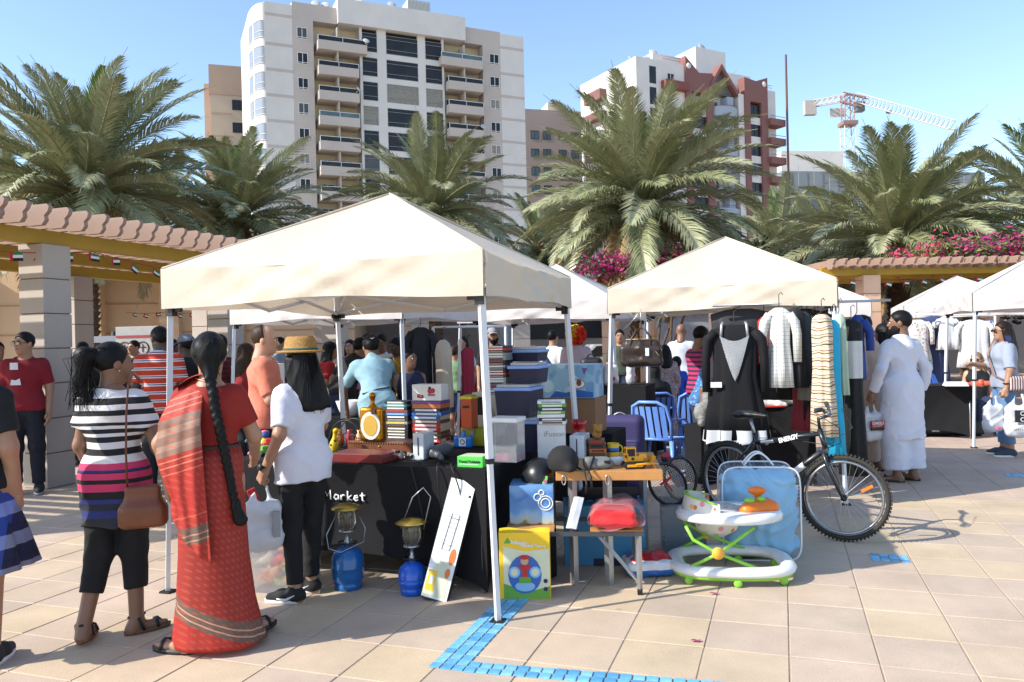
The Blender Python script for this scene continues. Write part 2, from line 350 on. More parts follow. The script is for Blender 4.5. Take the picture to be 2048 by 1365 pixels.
def ground():
    b = MB(); S = 900
    b.add([(-S, -S / 2, -.008), (S, -S / 2, -.008), (S, S, -.008), (-S, S, -.008)], [(0, 1, 2, 3)])
    setp(b.build('ground', M('sand', 'b3a28c', .9, vs=.2, var=.15)), kind='structure')
    pv = setp(link('pavement', None), kind='structure'); pv.empty_display_size = .1
    b = MB(); b.add([(-30, -6, -.0045), (30, -6, -.0045), (30, 46, -.0045), (-30, 46, -.0045)], [(0, 1, 2, 3)])
    b.build('joint_bed', JOINT, pv)
    h = TS / 2; g = .003
    def tv(cx, cy):
        o = []
        for z, e in ((0, h - g - .003), (-.004, h - g)): o += [(cx - e, cy - e, z), (cx + e, cy - e, z), (cx + e, cy + e, z), (cx - e, cy + e, z)]
        return o
    fc = [(0, 1, 2, 3), (0, 4, 5, 1), (1, 5, 6, 2), (2, 6, 7, 3), (3, 7, 4, 0)]
    tb = MB(); tb.add(tv(0, 0), fc); tm = tb.mesh('tile', TILE)
    cells = []
    for i in range(-70, 75):
        for j in range(-20, 105):
            p = U * ((i + .5) * TS) + V * ((j + .5) * TS)
            if p.y < .3 or p.y > 38 or abs(p.x) > p.y * .72 + 1.2: continue
            vis = p.y > 2.9 and abs(p.x) < p.y * .66 + .3
            cells.append((0 if vis else 1, p.y, i, j, p))
    cells.sort(key=lambda c: c[:2]); rest = MB()
    for n, (_, _, i, j, p) in enumerate(cells):
        z = random.uniform(-.0012, .0006)
        if n < 300:
            o = link('tile', tm, pv, (p.x, p.y, z), (random.uniform(-.002, .002), random.uniform(-.002, .002), ANG))
        else:
            rest.T = Matrix.Translation((p.x, p.y, z)) @ Matrix.Rotation(ANG, 4, 'Z'); rest.add(tv(0, 0), fc)
    setp(rest.build('far_tiles', TILE, pv), kind='stuff')
    # blue mosaic border: two arms that meet at a corner, two loose insets
    s = .06; mes = []
    for k, c_ in enumerate(('62a4cc', '72b2d6', '5598c2', '80b8d8')):
        b = MB(); b.box((0, 0, 0), (s - .008, s - .008, .006), ch=.001); mes.append(b.mesh('mosaic_tile', M('blue_mosaic%d' % k, c_, .5, var=.25, vs=14)))
    bed = MB(); spots_ = []
    c0 = G(872, 1332)
    e2 = (G(1300, 1367) - c0); e2.z = 0; e2.normalize(); e1 = (G(1012, 1195) - c0); e1.z = 0; e1.normalize()
    for k in range(26):
        for q in range(3): spots_.append((c0 + e1 * (k * s) + U * (q * s), math.atan2(e1.y, e1.x)))
    for k in range(3, 30):
        for q in range(2): spots_.append((c0 + e2 * (k * s) + V * (q * s) - V * .02, math.atan2(e2.y, e2.x)))
    for cx, cy in ((1752, 1120), (2020, 953)):
        c = G(cx, cy)
        for k in range(4):
            for q in range(3): spots_.append((c + U * (k * s) + V * (q * s), ANG))
    for p, a in spots_: link('mosaic_tile', random.choice(mes), pv, (p.x, p.y, .0035), (0, 0, a))
    # dropped petals
    for k, (x, y) in enumerate(((1392, 1283), (1428, 1188))):
        c = G(x, y, .004); b = MB(); b.grid(lambda u, v: ((u - .5) * .05, (v - .5) * .028 * (1 - abs(u - .5)), .003 + .006 * abs(v - .5) + .003 * math.sin(u * 7)), 6, 3)
        setp(b.build('fallen_petal', M('petal', 'a0416f', .7), None, c), ('crushed pink petal on the paving in the open foreground', 'small pink petal on the paving in front of the baby walker')[k], 'petal', 'petals on the paving')
ground()
# ================================================================ BUILDINGS
GLASS = M('dark_glass', (.02, .022, .025, 1), .22, spec=.3, var=.4, vs=.6)
GLASS2 = M('teal_glass', (.06, .10, .10, 1), .12, spec=.8, var=.4, vs=.6)
WHITE = M('white_render', 'cfcbc6', .85, var=.07, vs=.4, bump=.1, bs=3)
TAUPE = M('taupe_render', 'b8aea6', .85, var=.07, vs=.4)
CREAM = M('cream_render', 'd2c3a6', .85, var=.08, vs=.4)
FRAMEW = M('white_frame', 'd8d8d6', .5)
BEIGE = M('beige_render', 'b9a894', .85, var=.07, vs=.3); TAN = M('tan_render', 'ab9480', .85, var=.07, vs=.3)
REDP = M('red_cladding', '7d534e', .7, var=.1, vs=.4); GREYB = M('grey_balcony', '9aa3ae', .7, var=.06)
class Fac:
    """a facade plane over the ground line A-B; local x runs along it, local -y points out to the viewer"""
    def __init__(s, A, B):
        s.A = Vector((A[0], A[1], 0)); d = Vector((B[0], B[1], 0)) - s.A; s.L = d.length; s.u = d.normalized(); s.n = Vector((-s.u.y, s.u.x, 0)); s.rz = math.atan2(s.u.y, s.u.x)
    def __call__(s, x, y):
        r = ray(x, y); o = Vector((0, 0, CH)); t = (s.A - o).dot(s.n) / r.dot(s.n); p = o + r * t; return (p - s.A).dot(s.u), p.z
    def U(s, x, y=220): return s(x, y)[0]
WC = {}
GLASSG = M('grey_glass', (.075, .08, .085, 1), .25, spec=.35, var=.3, vs=.8); CURT = M('curtained_glass', (.24, .22, .18, 1), .3, spec=.4, var=.25, vs=3)
def window(par, u0, u1, z0, z1, y, fm, gm, nx=2, rails=(), fw=.07, name='window', dep=.1):
    if gm is GLASS: gm = random.choice([GLASS] * 5 + [GLASSG, GLASSG, CURT])
    key = (round(u1 - u0, 2), round(z1 - z0, 2), nx, tuple(rails), fm.name, gm.name)
    if key not in WC:
        w_, h_ = u1 - u0, z1 - z0; b = MB()
        for x in [fw / 2 + (w_ - fw) * i / nx for i in range(nx + 1)]: b.box((x, 0, h_ / 2), (fw, dep, h_))
        for z in [fw / 2, h_ - fw / 2] + [h_ * r for r in rails]: b.box((w_ / 2, -.003, z), (w_, dep + .004, fw))
        p = MB(); p.box((w_ / 2, dep * .3, h_ / 2), (w_ - .02, .02, h_ - .02)); WC[key] = (b.mesh('window', fm), p.mesh('pane', gm))
    o = link(name, WC[key][0], par, (u0, y, z0)); link('pane', WC[key][1], o); return o
def bx(b, u0, u1, y0, y1, z0, z1, mi=0): b.box(((u0 + u1) / 2, (y0 + y1) / 2, (z0 + z1) / 2), (u1 - u0, y1 - y0, z1 - z0), mi=mi)
def dish(par, loc, r=.5):
    b = MB(); b.lathe([(.001, .12 * r), (r * .5, .16 * r), (r, .42 * r), (r * .98, .46 * r), (.001, .2 * r)], 14); b.tube([(0, 0, -.6), (0, 0, .1)], .04, 6)
    b.build('satellite_dish', M('dish', 'b9b9b6', .5), par, loc, (R(55), 0, R(random.uniform(-30, 60))))
def main_tower():
    f = Fac((-26.5, 99.2), (-2.2, 110.1)); u0 = f.U(533); org = f.A + f.u * u0
    t = thing('apartment_tower', 'tall white and taupe apartment tower with curved corner and dark glazed bays', 'building', org, f.rz)
    X = lambda px: f.U(px) - u0
    zc = [41.2 - 3.2 * k for k in range(13)]
    a, b_, c, d, e = X(588), X(630), X(722), X(890), X(968); g, h = X(1003), X(1050)
    w = MB()
    bx(w, 0, a, 0, 14, 0, 44.6); bx(w, g, h, 0, 14, 0, 45)                               # white end strips
    bx(w, c, X(757) - 2.0, .12, 14, 0, 43)
    for p0, p1 in ((722, 727), (757, 775), (838, 853), (886, 890)): bx(w, X(p0), X(p1), -.02, 1, 0, 43.1)
    for z in zc: bx(w, c + .02, d - .02, 0, .9, z - 1.98, z - 1.22)
    n = 14; arc = [(-1.5 * math.sin(R(90) * i / n), 4.5 - 4.5 * math.cos(R(90) * i / n)) for i in range(n + 1)]
    w.prism(arc + [(-1.5, 14), (0, 14)], 0, 44.4, axis=2)
    w.build('wall', WHITE, t)
    part('glazing_core', GLASS, t, lambda m: bx(m, c + .1, d - .1, .5, 13, 0, 43))
    tp = MB(); bx(tp, a + .003, b_, .01, 14, 0, 45.1); bx(tp, e, g - .003, .01, 14, 0, 45.2)
    bx(tp, b_, c, 8, 14, 0, 45.1); bx(tp, d, e, 8, 14, 0, 45.1); bx(tp, b_, X(680), .01, 8, 43.0, 45.1); bx(tp, X(930), e, .01, 8, 43.0, 45.2)
    tp.build('taupe_wall', TAUPE, t)
    for z in zc + [44.9]:
        part('floor_band', TAUPE, t, lambda m: bx(m, .02, a, -.03, .1, z - 2.0, z - 1.65)); part('floor_band', TAUPE, t, lambda m: bx(m, g, h - .02, -.03, .1, z - 2.0, z - 1.65))
    hd = MB(); bx(hd, X(678), X(931), -.7, 9, 43.0, 46.2); bx(hd, X(690), X(922), 2.5, 11, 46.2, 47.3); hd.build('parapet', WHITE, t)
    tk = MB(); bx(tk, X(838), X(884), 4, 8, 47.3, 49.6)
    for i in range(6): bx(tk, X(838) + i * .55, X(838) + i * .55 + .08, 3.93, 4, 47.3, 49.6)
    tk.build('water_tank', M('tank', 'a9aaa6', .6), t)
    for px in (640, 660, 735, 800): dish(t, (X(px), 1.2 if px < 670 else 3, 45.6 if px < 670 else 47.8), .6)
    cr = MB(); bx(cr, b_ + .01, c - .01, 1.7, 2.2, 0, 43); bx(cr, d + .01, e - .01, 1.7, 2.2, 0, 43); cr.build('recess_wall', CREAM, t)
    for k, z in enumerate(zc):
        window(t, X(597), X(618), z - .75, z + .75, -.03, FRAMEW, GLASS, 2, (.16,)); window(t, X(981), X(1000), z - .75, z + .75, -.03, FRAMEW, GLASS, 2, (.16,))
        for p0, p1, nx in ((727, 757, 2), (775, 838, 4), (853, 886, 2)): window(t, X(p0), X(p1), z - 1.22, z + 1.22, .02, M('pale_rail', '8f9396', .5), GLASS, 1, (.24, .8), .04)
        for p0, p1, sd in ((636, 716, 0), (893, 962, 1)):
            A_, B_ = X(p0), X(p1); m_ = (A_ + B_) / 2
            if k == 0:
                if sd == 0: B_ = X(733)
                else: A_ = X(880)
            o = MB(); bx(o, A_, B_, -1.1, 1.7, z - 2.0, z - 1.75); bx(o, A_, B_, -1.1, -.98, z - 1.75, z - .85)
            bx(o, A_, A_ + .12, -.98, 1.7, z - 1.75, z - .85); bx(o, B_ - .12, B_, -.98, 1.7, z - 1.75, z - .85); bx(o, m_ - .1, m_ + .1, -.6, 1.7, z - 1.74, z + 1.2)
            bo = o.build('balcony', TAUPE, t)
            rl = MB(); bx(rl, A_ + .05, B_ - .05, -1.06, -1.02, z - .85, z - .3); rl.build('rail_glass', GLASS if random.random() < .88 else GLASS2, bo)
            rt = MB(); bx(rt, A_, B_, -1.08, -1.0, z - .3, z - .24)
            for q in range(3): bx(rt, A_ + (B_ - A_ - .06) * q / 2, A_ + (B_ - A_ - .06) * q / 2 + .06, -1.09, -.99, z - .85, z - .3)
            rt.build('hand_rail', FRAMEW, bo)
            for s0, s1 in ((.1, .42), (.58, .9)): window(t, A_ + (B_ - A_) * s0, A_ + (B_ - A_) * s1, z - 1.5, z + .55, 1.62, FRAMEW, GLASS, 2, ())
            if random.random() < .35: dish(t, (B_ - .2, -1.3, z - .5), .45)
            if random.random() < .5: part('air_conditioner', M('ac_grey', 'a8a8a2', .6), bo, lambda m: m.box((m_ + random.choice((-1.1, 1.2)), .9, z - 1.35), (.9, .4, .7), ch=.03))
            if random.random() < .3: part('laundry', M('laundry%d' % random.randrange(4), random.choice(('b9b4a8', '7a8aa8', 'a86a60', 'cfcabc')), .9), bo, lambda m: m.grid(lambda u, v: (A_ + .5 + 1.3 * u, -.7 + .03 * math.sin(9 * u), z - .2 - .6 * v), 6, 3))
        # curved glazed bands
        for rr, (q0, q1) in enumerate(((1, 8), (9, 13))):
            b2 = MB(); gl = MB()
            pts = [(x * 1.012 - .01, y - .06) for x, y in arc[q0:q1 + 1]]
            for i in range(len(pts) - 1):
                (x0, y0), (x1, y1) = pts[i], pts[i + 1]
                gl.add([(x0, y0, z - 1.1), (x1, y1, z - 1.1), (x1, y1, z + 1.0), (x0, y0, z + 1.0)], [(0, 1, 2, 3)])
            for zz in (z - 1.1, z - .35, z + 1.0): b2.tube([(x * 1.01, y - .03, zz) for x, y in pts], .05, 4)
            o = b2.build('curved_window', FRAMEW, t); gl.build('pane', M('sky_glass', (.22, .25, .29, 1), .15, spec=.8), o)
main_tower()
def red_tower():
    f = Fac((19.6, 118), (45.3, 132)); t = thing('red_apartment_tower', 'white apartment block with dark red portals, gable and round grey balconies', 'building', f.A, f.rz)
    X = lambda px, y=250: f.U(px, y); Z = lambda px, y: f(px, y)[1]
    L = X(1563); D = 15; top = 44
    w = MB(); bx(w, 0, X(1372), 0, D, 0, top); bx(w, X(1372), L, 1.2, D, 0, top - 1.0); bx(w, X(1333), X(1405), 3, D - 1, top, top + 2.4); bx(w, X(1425), X(1485), 3.5, D - 3, top, top + 5)
    bx(w, X(1485), X(1530), 3, D - 1, top - 1, top + 1.5); bx(w, X(1477), X(1488), -.1, 1.3, 0, top - 3)
    w.build('wall', M('white_block', 'd3cfca', .85, var=.06, vs=.4), t)
    # left end wall details (local x = 0 plane, facing -x)
    lf = MB()
    for k in range(8):
        z = top - 5 - 3.2 * k
        for y in (2.2, 5.0): lf.box((-.03, y, z), (.1, 1.3, 1.6))
    lf.build('end_window', GLASS, t)
    lb = MB()
    for k in range(8): lb.box((-.6, 10, top - 3.5 - 3.2 * k), (1.3, 4.5, 1.6 if k == 0 else 1.1))
    lb.build('end_balcony', REDP, t)
    r = MB()
    for p0, p1, zt0, zt1, q0, q1 in ((1371, 1425, 45.4, 43.4, 1383, 1413), (1488, 1534, 43.8, 44.4, 1499, 1521)):
        a, b_, c, d = X(p0), X(p1), X(q0), X(q1)
        bx(r, a, c, -.3, 1.25, 0, 40); bx(r, d, b_, -.3, 1.25, 0, 40)
        r.prism([(a, 40), (b_, 40), (b_, zt1), ((a + b_) / 2, min(zt0, zt1) - .3), (a, zt0)], -.3, 1.25, axis=1)
    g0, gm, g1 = X(1421), X(1442), X(1473)
    r.prism([(g0, 41.9), (gm, 45.2), (g1, 41.2), (g1, 40.4), (gm, 44.3), (g0, 41.1)], -.5, 1.2, axis=1)
    r.build('red_portal', REDP, t)
    part('gable_infill', M('gable_dark', '5a5556', .8), t, lambda m: m.prism([(g0 + .3, 40.6), (gm, 44.7), (g1 - .3, 40.2)], .3, 1.1, axis=1))
    cir = MB()
    for px, z in ((1377, 43.9), (1527, 43.2)): cir.T = Matrix.Translation((X(px), -.32, z)) @ Matrix.Rotation(R(90), 4, 'X'); cir.lathe([(.45, 0), (.45, .05)], 16)
    cir.build('round_ornament', FRAMEW, t)
    for k in range(12):
        z = 38.7 - 3.2 * k
        for q0, q1 in ((1383, 1413), (1499, 1521)):
            o = window(t, X(q0), X(q1), z - 1.1, z + .9, .15, M('dark_frame', '2c2b2b', .5), GLASS, 2, ())
        sp = MB(); bx(sp, X(1383), X(1413), .05, 1.3, z - 2.3, z - 1.1); sp.build('spandrel', M('white_block', 'd3cfca'), t); sp = MB(); bx(sp, X(1499), X(1521), .05, 1.3, z - 2.3, z - 1.1); sp.build('spandrel', M('white_block', 'd3cfca'), t)
        c = (X(1424) + X(1478)) / 2; rad = (X(1478) - X(1424)) / 2
        bb = MB(); ar = [(c - rad * math.cos(R(180) * i / 14), 1.2 - 2.4 * math.sin(R(180) * i / 14)) for i in range(15)]
        bb.prism(ar, z - 1.9, z - .7 if k else z - .4, axis=2); o = bb.build('round_balcony', GREYB, t)
        hr = MB(); hr.tube([(x, y, z - .3) for x, y in ar], .05, 5); hr.build('hand_rail', REDP, o)
        part('divider', GREYB, o, lambda m: bx(m, c + .1, c + 1.4, -.4, 1.3, z - .7, z + 1.35))
        window(t, X(1430), X(1446), z - .7, z + .8, 1.12, FRAMEW, GLASS, 2, ())
        part('red_panel', REDP, t, lambda m: bx(m, X(1467), X(1477), .9, 1.25, z - .8, z + 1.3))
        a, b_ = X(1534), L
        rb_ = MB(); bx(rb_, a, b_, -.9, 1.2, z - 2.2, z - 1.1); o = rb_.build('balcony', REDP, t)
        hr = MB(); hr.tube([(a, -.85, z - .7), (b_, -.85, z - .7)], .05, 5); hr.build('hand_rail', REDP, o)
        window(t, X(1536), X(1545), z - 1.1, z + .5, 1.12, FRAMEW, GLASS, 2, ())
        if k < 1:
            rb_ = MB(); bx(rb_, X(1324), X(1371), -1.2, 0, z + 1.0, z + 2.2); rb_.build('balcony', M('dark_red', '7d423c', .7), t)
            window(t, X(1336), X(1350), z + 2.0, z + 3.6, -.03, FRAMEW, GLASS, 2, ())
        part('tall_pane', GLASS, t, lambda m: bx(m, X(1301), X(1314), -.04, .02, z + 1.6, z + 4.2))
    part('mast', M('mast_red', '6c4644', .6), t, lambda m: bx(m, L - .05, L + .22, -1.3, -1.05, 0, 48.5))
    rr = MB()
    for z in (top + .5, top + .9): rr.tube([(X(1325), .2, z), (X(1365), .2, z)], .06, 5)
    for z in (top - .5, top - .1): rr.tube([(X(1536), 1.4, z), (X(1558), 1.4, z)], .06, 5)
    rr.build('roof_rail', M('pale_red', 'b98f8a', .6), t)
    for px, y, z in ((1290, 3, top), (1312, 2, top), (1350, 5, top + 2.6), (1448, 5, top + 5.2), (1457, 6, top + 5.2), (1466, 6, top + 5.1)): dish(t, (X(px), y, z + .5), .7)
red_tower()
def simple_block(name, label, A, B, depth, top, wall, rows, cols, wsz, extra=None, gm=GLASS):
    f = Fac(A, B); t = thing(name, label, 'building', f.A, f.rz)
    b = MB(); bx(b, 0, f.L, 0, depth, 0, top); b.build('wall', wall, t)
    for z in rows:
        for px in cols:
            u = f.U(px, 300); window(t, u - wsz[0] / 2, u + wsz[0] / 2, z - wsz[1] / 2, z + wsz[1] / 2, -.03, M('dark_frame', '2c2b2b', .5), gm, 2, ())
    if extra: extra(f, t)
    return t
def beige_extra(f, t):
    z = f(460, 133)[1]
    part('roof_band', TAN, t, lambda m: bx(m, -.15, f.L, -.12, 9, z - 4.3, z + .05))
    for k in range(9): part('floor_band', TAN, t, lambda m: bx(m, .1, f.U(466, 300), -.05, .05, z - 7.2 - 3.35 * k, z - 6.9 - 3.35 * k))
    b = MB()
    for k in range(4): bx(b, -.9 - .02 * k, 0, 1 + 3.5 * k, 3.2 + 3.5 * k, 0, z - 2.5 - 2.2 * k)
    b.build('side_bay', M('pinkish', 'c0a48e', .85, var=.08, vs=.3), t)
fb = Fac((-43.4, 115), (-34, 118)); zt = fb(460, 133)[1]
simple_block('beige_block', 'narrow beige apartment block left of the curved white tower', (-43.4, 115), (-33, 118.3), 16, zt, BEIGE, [zt - 5.7 - 3.35 * k for k in range(9)], (477,), (1.5, 1.5), beige_extra)
fb = Fac((3.2, 140), (16.5, 143)); zt2 = fb(1070, 218)[1]
simple_block('taupe_block', 'low taupe apartment block between the two towers', (2.2, 140), (18, 144), 14, zt2, M('taupe2', '9a8a80', .85, var=.08, vs=.3), [zt2 - 4.6 - 3.25 * k for k in range(7)], (1070, 1094, 1125, 1150), (1.5, 1.5), lambda f, t: part('roof_house', CREAM, t, lambda m: bx(m, 6, 9, 2, 6, zt2, zt2 + 2)), GLASS2)
def site():
    f = Fac((53, 152), (96, 158)); zt = f(1900, 345)[1]
    t = thing('unfinished_building', 'building under construction wrapped in grey netting behind the right palm', 'building', f.A, f.rz)
    b = MB(); bx(b, 0, f.L, 0, 20, 0, zt); b.build('netted_wall', M('grey_net', '7d8488', .8, var=.15, vs=.5), t)
    z1 = f(1640, 300)[1]; b = MB(); bx(b, .5, f.U(1690), 1, 14, zt, z1); b.build('white_storey', WHITE, t)
    b = MB()
    for k in range(14): b.tube([(k * 3.2, -.5, 0), (k * 3.2, -.5, zt + 1.2)], .05, 5)
    for k in range(12): b.tube([(0, -.55, 2 + k * 2.1), (f.L, -.55, 2 + k * 2.1)], .04, 5)
    b.build('scaffold', M('scaffold', '9a9c9a', .5, metal=.5), t)
    # tower crane
    p = P(1697, 300, 172); t = thing('tower_crane', 'white and red tower crane with long lattice jib over the building site', 'crane', (p.x, p.y, 0))
    zt = P(1697, 232, 172).z; W = M('crane_white', 'b4aeaa', .5); Rd = M('crane_red', '86685f', .5)
    def lattice(b, a, c, s, n, tri=False):
        a = Vector(a); c = Vector(c); d = (c - a).normalized(); x = d.cross(Vector((0, 0, 1)) if abs(d.z) < .9 else Vector((0, 1, 0))).normalized(); y = x.cross(d)
        cs = [x * s + y * s, -x * s + y * s, -x * s - y * s, x * s - y * s] if not tri else [y * s * 1.6, x * s - y * s * .3, -x * s - y * s * .3]
        for q in cs: b.tube([a + q, c + q], .13, 4)
        for i in range(n):
            p0 = a + (c - a) * i / n; p1 = a + (c - a) * (i + 1) / n
            for j in range(len(cs)): b.tube([p0 + cs[j], p1 + cs[(j + 1) % len(cs)]], .07, 3)
    b = MB(); lattice(b, (0, 0, 0), (0, 0, zt - 2), 1.2, 20); b.build('mast', W, t)
    b = MB(); lattice(b, (0, 0, zt - 2), (0, 0, zt + 4.5), 1.0, 3); b.box((0, 0, zt - 1.8), (3.2, 3.2, .8)); b.build('slewing_ring', Rd, t)
    e = P(1905, 257, 150) - Vector((p.x, p.y, 0)); s0 = Vector((1.5, -.3, zt + 3.4))
    b = MB(); lattice(b, s0, e, .9, 24, True); b.build('jib', W, t)
    b = MB(); lattice(b, (-1, 0, zt + 4), s0 + (e - s0) * .12, 1.0, 5); b.build('jib_root', Rd, t)
    k = P(1628, 200, 178) - Vector((p.x, p.y, 0))
    b = MB(); lattice(b, (0, 0, zt + 4), (k.x, k.y, zt + 4.6), .6, 6); b.build('counter_jib', W, t)
    b = MB(); b.box((k.x - 1, k.y, zt + 3.6), (2.6, 1.4, 3.2)); b.build('counterweight', M('concrete_w', 'a69e98', .8), t)
    part('cab', M('cab', '5c6064', .4), t, lambda m: m.box((1.9, -1.6, zt + 1.4), (1.8, 1.6, 2.2), ch=.2))
    part('sign_board', W, t, lambda m: m.box((k.x + 5, k.y - .8, zt + 2.2), (3.6, .1, 2)))
    h = s0 + (e - s0) * .38; part('hoist_rope', M('rope', '55565a', .6), t, lambda m: (m.tube([h, h - Vector((0, 0, 16))], .05, 4), m.box(h - Vector((0, 0, .5)), (1, .6, .5))))
site()
# ---- low shop row behind the palms, and the cream hall behind the left pergola
def shops():
    t = thing('shop_row', 'low beige and grey shop row behind the market stalls', 'building', (-9, 30, 0), R(-3))
    b = MB(); bx(b, 0, 30, 0, 8, 0, 3.9); b.build('wall', M('shop_wall', 'a3938a', .85, var=.1, vs=.5), t)
    part('window_band', GLASS, t, lambda m: (bx(m, 9.4, 12.6, -.05, .1, 1.6, 2.6), bx(m, 13.5, 15.5, -.05, .1, 1.5, 2.6)))
    part('grey_panel', M('grey_panel', 'aab0b8', .6), t, lambda m: bx(m, 8.1, 9.6, -.2, .02, 0, 2.9))
    part('grey_wall', M('grey_wall', '9d9fa6', .8), t, lambda m: bx(m, 14.2, 21, -.3, .02, 0, 2.45))
    part('fascia', M('plum_fascia', '8c5a76', .7), t, lambda m: bx(m, 14, 22, -.5, .02, 2.45, 3.3))
    part('door', M('shop_door', '8f827c', .6), t, lambda m: bx(m, 3.6, 4.7, -.05, .02, 0, 2.4)); part('door', M('shop_door', '8f827c'), t, lambda m: bx(m, 6.4, 7.3, -.05, .02, 0, 2.3))
    part('notice', M('notice_w', 'c9ccd2', .6), t, lambda m: (bx(m, 5.0, 5.6, -.04, .01, 1.2, 2.1), bx(m, 2.2, 3.0, -.04, .01, 1.0, 2.3)))
    t = thing('cream_hall', 'cream rendered hall with pilasters behind the left pergola', 'building', (-15, 21, 0), R(8))
    cw = M('cream_wall', 'd3b593', .85, var=.06, vs=.6)
    b = MB(); bx(b, 0, 10.6, 0, 8, 0, 3.75); b.build('wall', cw, t)
    for x in (.4, 3.4, 5.4, 7.1, 9.6): part('pilaster', cw, t, lambda m: bx(m, x, x + .5, -.35, 0, 0, 3.7))
    part('string_course', M('stripe_tan', 'b88d68', .8), t, lambda m: [bx(m, 0, 10.6, -.03, 0, z, z + .03) for z in (1.2, 2.0, 2.8)])
    # fingerpost and map board in front of it
    p = G(228, 790); t = thing('fingerpost', 'grey arrow fingerpost on a dark pole before the cream hall', 'sign', P(228, 690, 17) * Vector((1, 1, 0)) if False else (P(228, 690, 17).x, 17, 0))
    part('pole', M('dark_pole', '2d343c', .5), t, lambda m: m.tube([(0, 0, 0), (0, 0, 1.95)], .05, 8))
    for z, sgn in ((1.72, -1), (1.44, -1)):
        part('arrow_board', M('board_grey', '8a8f96', .5), t, lambda m: m.prism([(-.5, z + .07), (-.42, z + .14), (.45, z + .14), (.45, z), (-.42, z)], -.09, -.06, axis=1))
    q = P(275, 645, 16); t = thing('map_board', 'grey notice board with red band and round symbols', 'sign', (q.x, 16, 0), R(-8))
    part('panel', M('board_grey2', '9b9a98', .6), t, lambda m: (m.box((0, 0, 1.55), (.95, .05, .95), ch=.01), m.bar((-.35, .03, 0), (-.35, .03, 1.1), .05), m.bar((.35, .03, 0), (.35, .03, 1.1), .05)))
    part('red_band', M('band_red', '8e2e30', .6), t, lambda m: m.box((0, -.03, 1.82), (.93, .012, .05)))
    for x in (-.28, .12):
        rg = MB(); rg.tube([(x + .13 * math.cos(a * .3142), -.032, 1.58 + .13 * math.sin(a * .3142)) for a in range(20)], .013, 6, closed=True); rg.tube([(x - .07, -.032, 1.6), (x + .07, -.032, 1.6)], .01, 5); rg.tube([(x, -.032, 1.5), (x, -.032, 1.66)], .01, 5)
        rg.build('symbol_ring', M('sym_dark', '4a2b2c', .6), t)
    q = P(65, 700, 17); t = thing('lamp_post', 'dark lamp post with globe head beyond the left pergola', 'lamp post', (q.x, 17, 0))
    part('pole', M('dark_pole', '2d343c', .5), t, lambda m: m.lathe([(.11, 0), (.1, .3), (.05, .4), (.045, 2.3), (.1, 2.5), (.16, 2.52)], 10))
    part('globe', M('globe', 'b9c4b4', .3), t, lambda m: m.lathe([(.05, 2.52), (.15, 2.6), (.17, 2.72), (.12, 2.85), (.001, 2.9)], 12))
    # blue awning seen over the tent
    q = P(592, 460, 34); t = thing('blue_awning', 'dark blue sloping awning between palm and beige tent', 'awning', (q.x, 34, 0))
    part('sheet', M('awning_blue', '2c4a80', .7), t, lambda m: m.grid(lambda u, v: ((u - .5) * 2.6, v * 1.5, 6.85 - v * .2 - .55 * u), 4, 2))
    part('post', FRAMEW, t, lambda m: [m.tube([(x, .1, 0), (x, .1, 6.8 - .55 * (x + 1.3) / 2.6)], .05, 6) for x in (-1.25, 1.25)])
    # parked cars beyond the stalls
    for k, (px, d, c, lb) in enumerate(((1015, 25, 'b9bcc0', 'silver car parked beyond the storage bins'), (1215, 25.5, 'd0d0cf', 'white car parked behind the wigged person'))):
        q = P(px, 700, d); t = thing('parked_car', lb, 'car', (q.x, d, 0), R(4), 'cars parked before the shop row')
        pr = [(-2.1, .35), (-2.1, .75), (-1.9, .92), (-1.0, .98), (-.55, 1.38), (.8, 1.4), (1.35, 1.0), (2.0, .88), (2.15, .6), (2.1, .35)]
        part('body', M('car_paint%d' % k, c, .3, coat=.5), t, lambda m: m.prism(pr, -.82, .82, axis=1))
        part('window', GLASS, t, lambda m: m.prism([(-.85, 1.0), (-.5, 1.33), (.72, 1.35), (1.15, 1.0)], -.835, .835, axis=1))
        for x in (-1.3, 1.3):
            for y in (-.78, .78):
                m_ = MB(); m_.T = Matrix.Translation((x, y, .32)) @ Matrix.Rotation(R(90), 4, 'X'); m_.lathe([(.001, -.1), (.2, -.1), (.31, -.09), (.32, 0), (.31, .09), (.2, .1), (.001, .1)], 20); m_.build('wheel', M('tyre', '1c1c1c', .8), t)
shops()
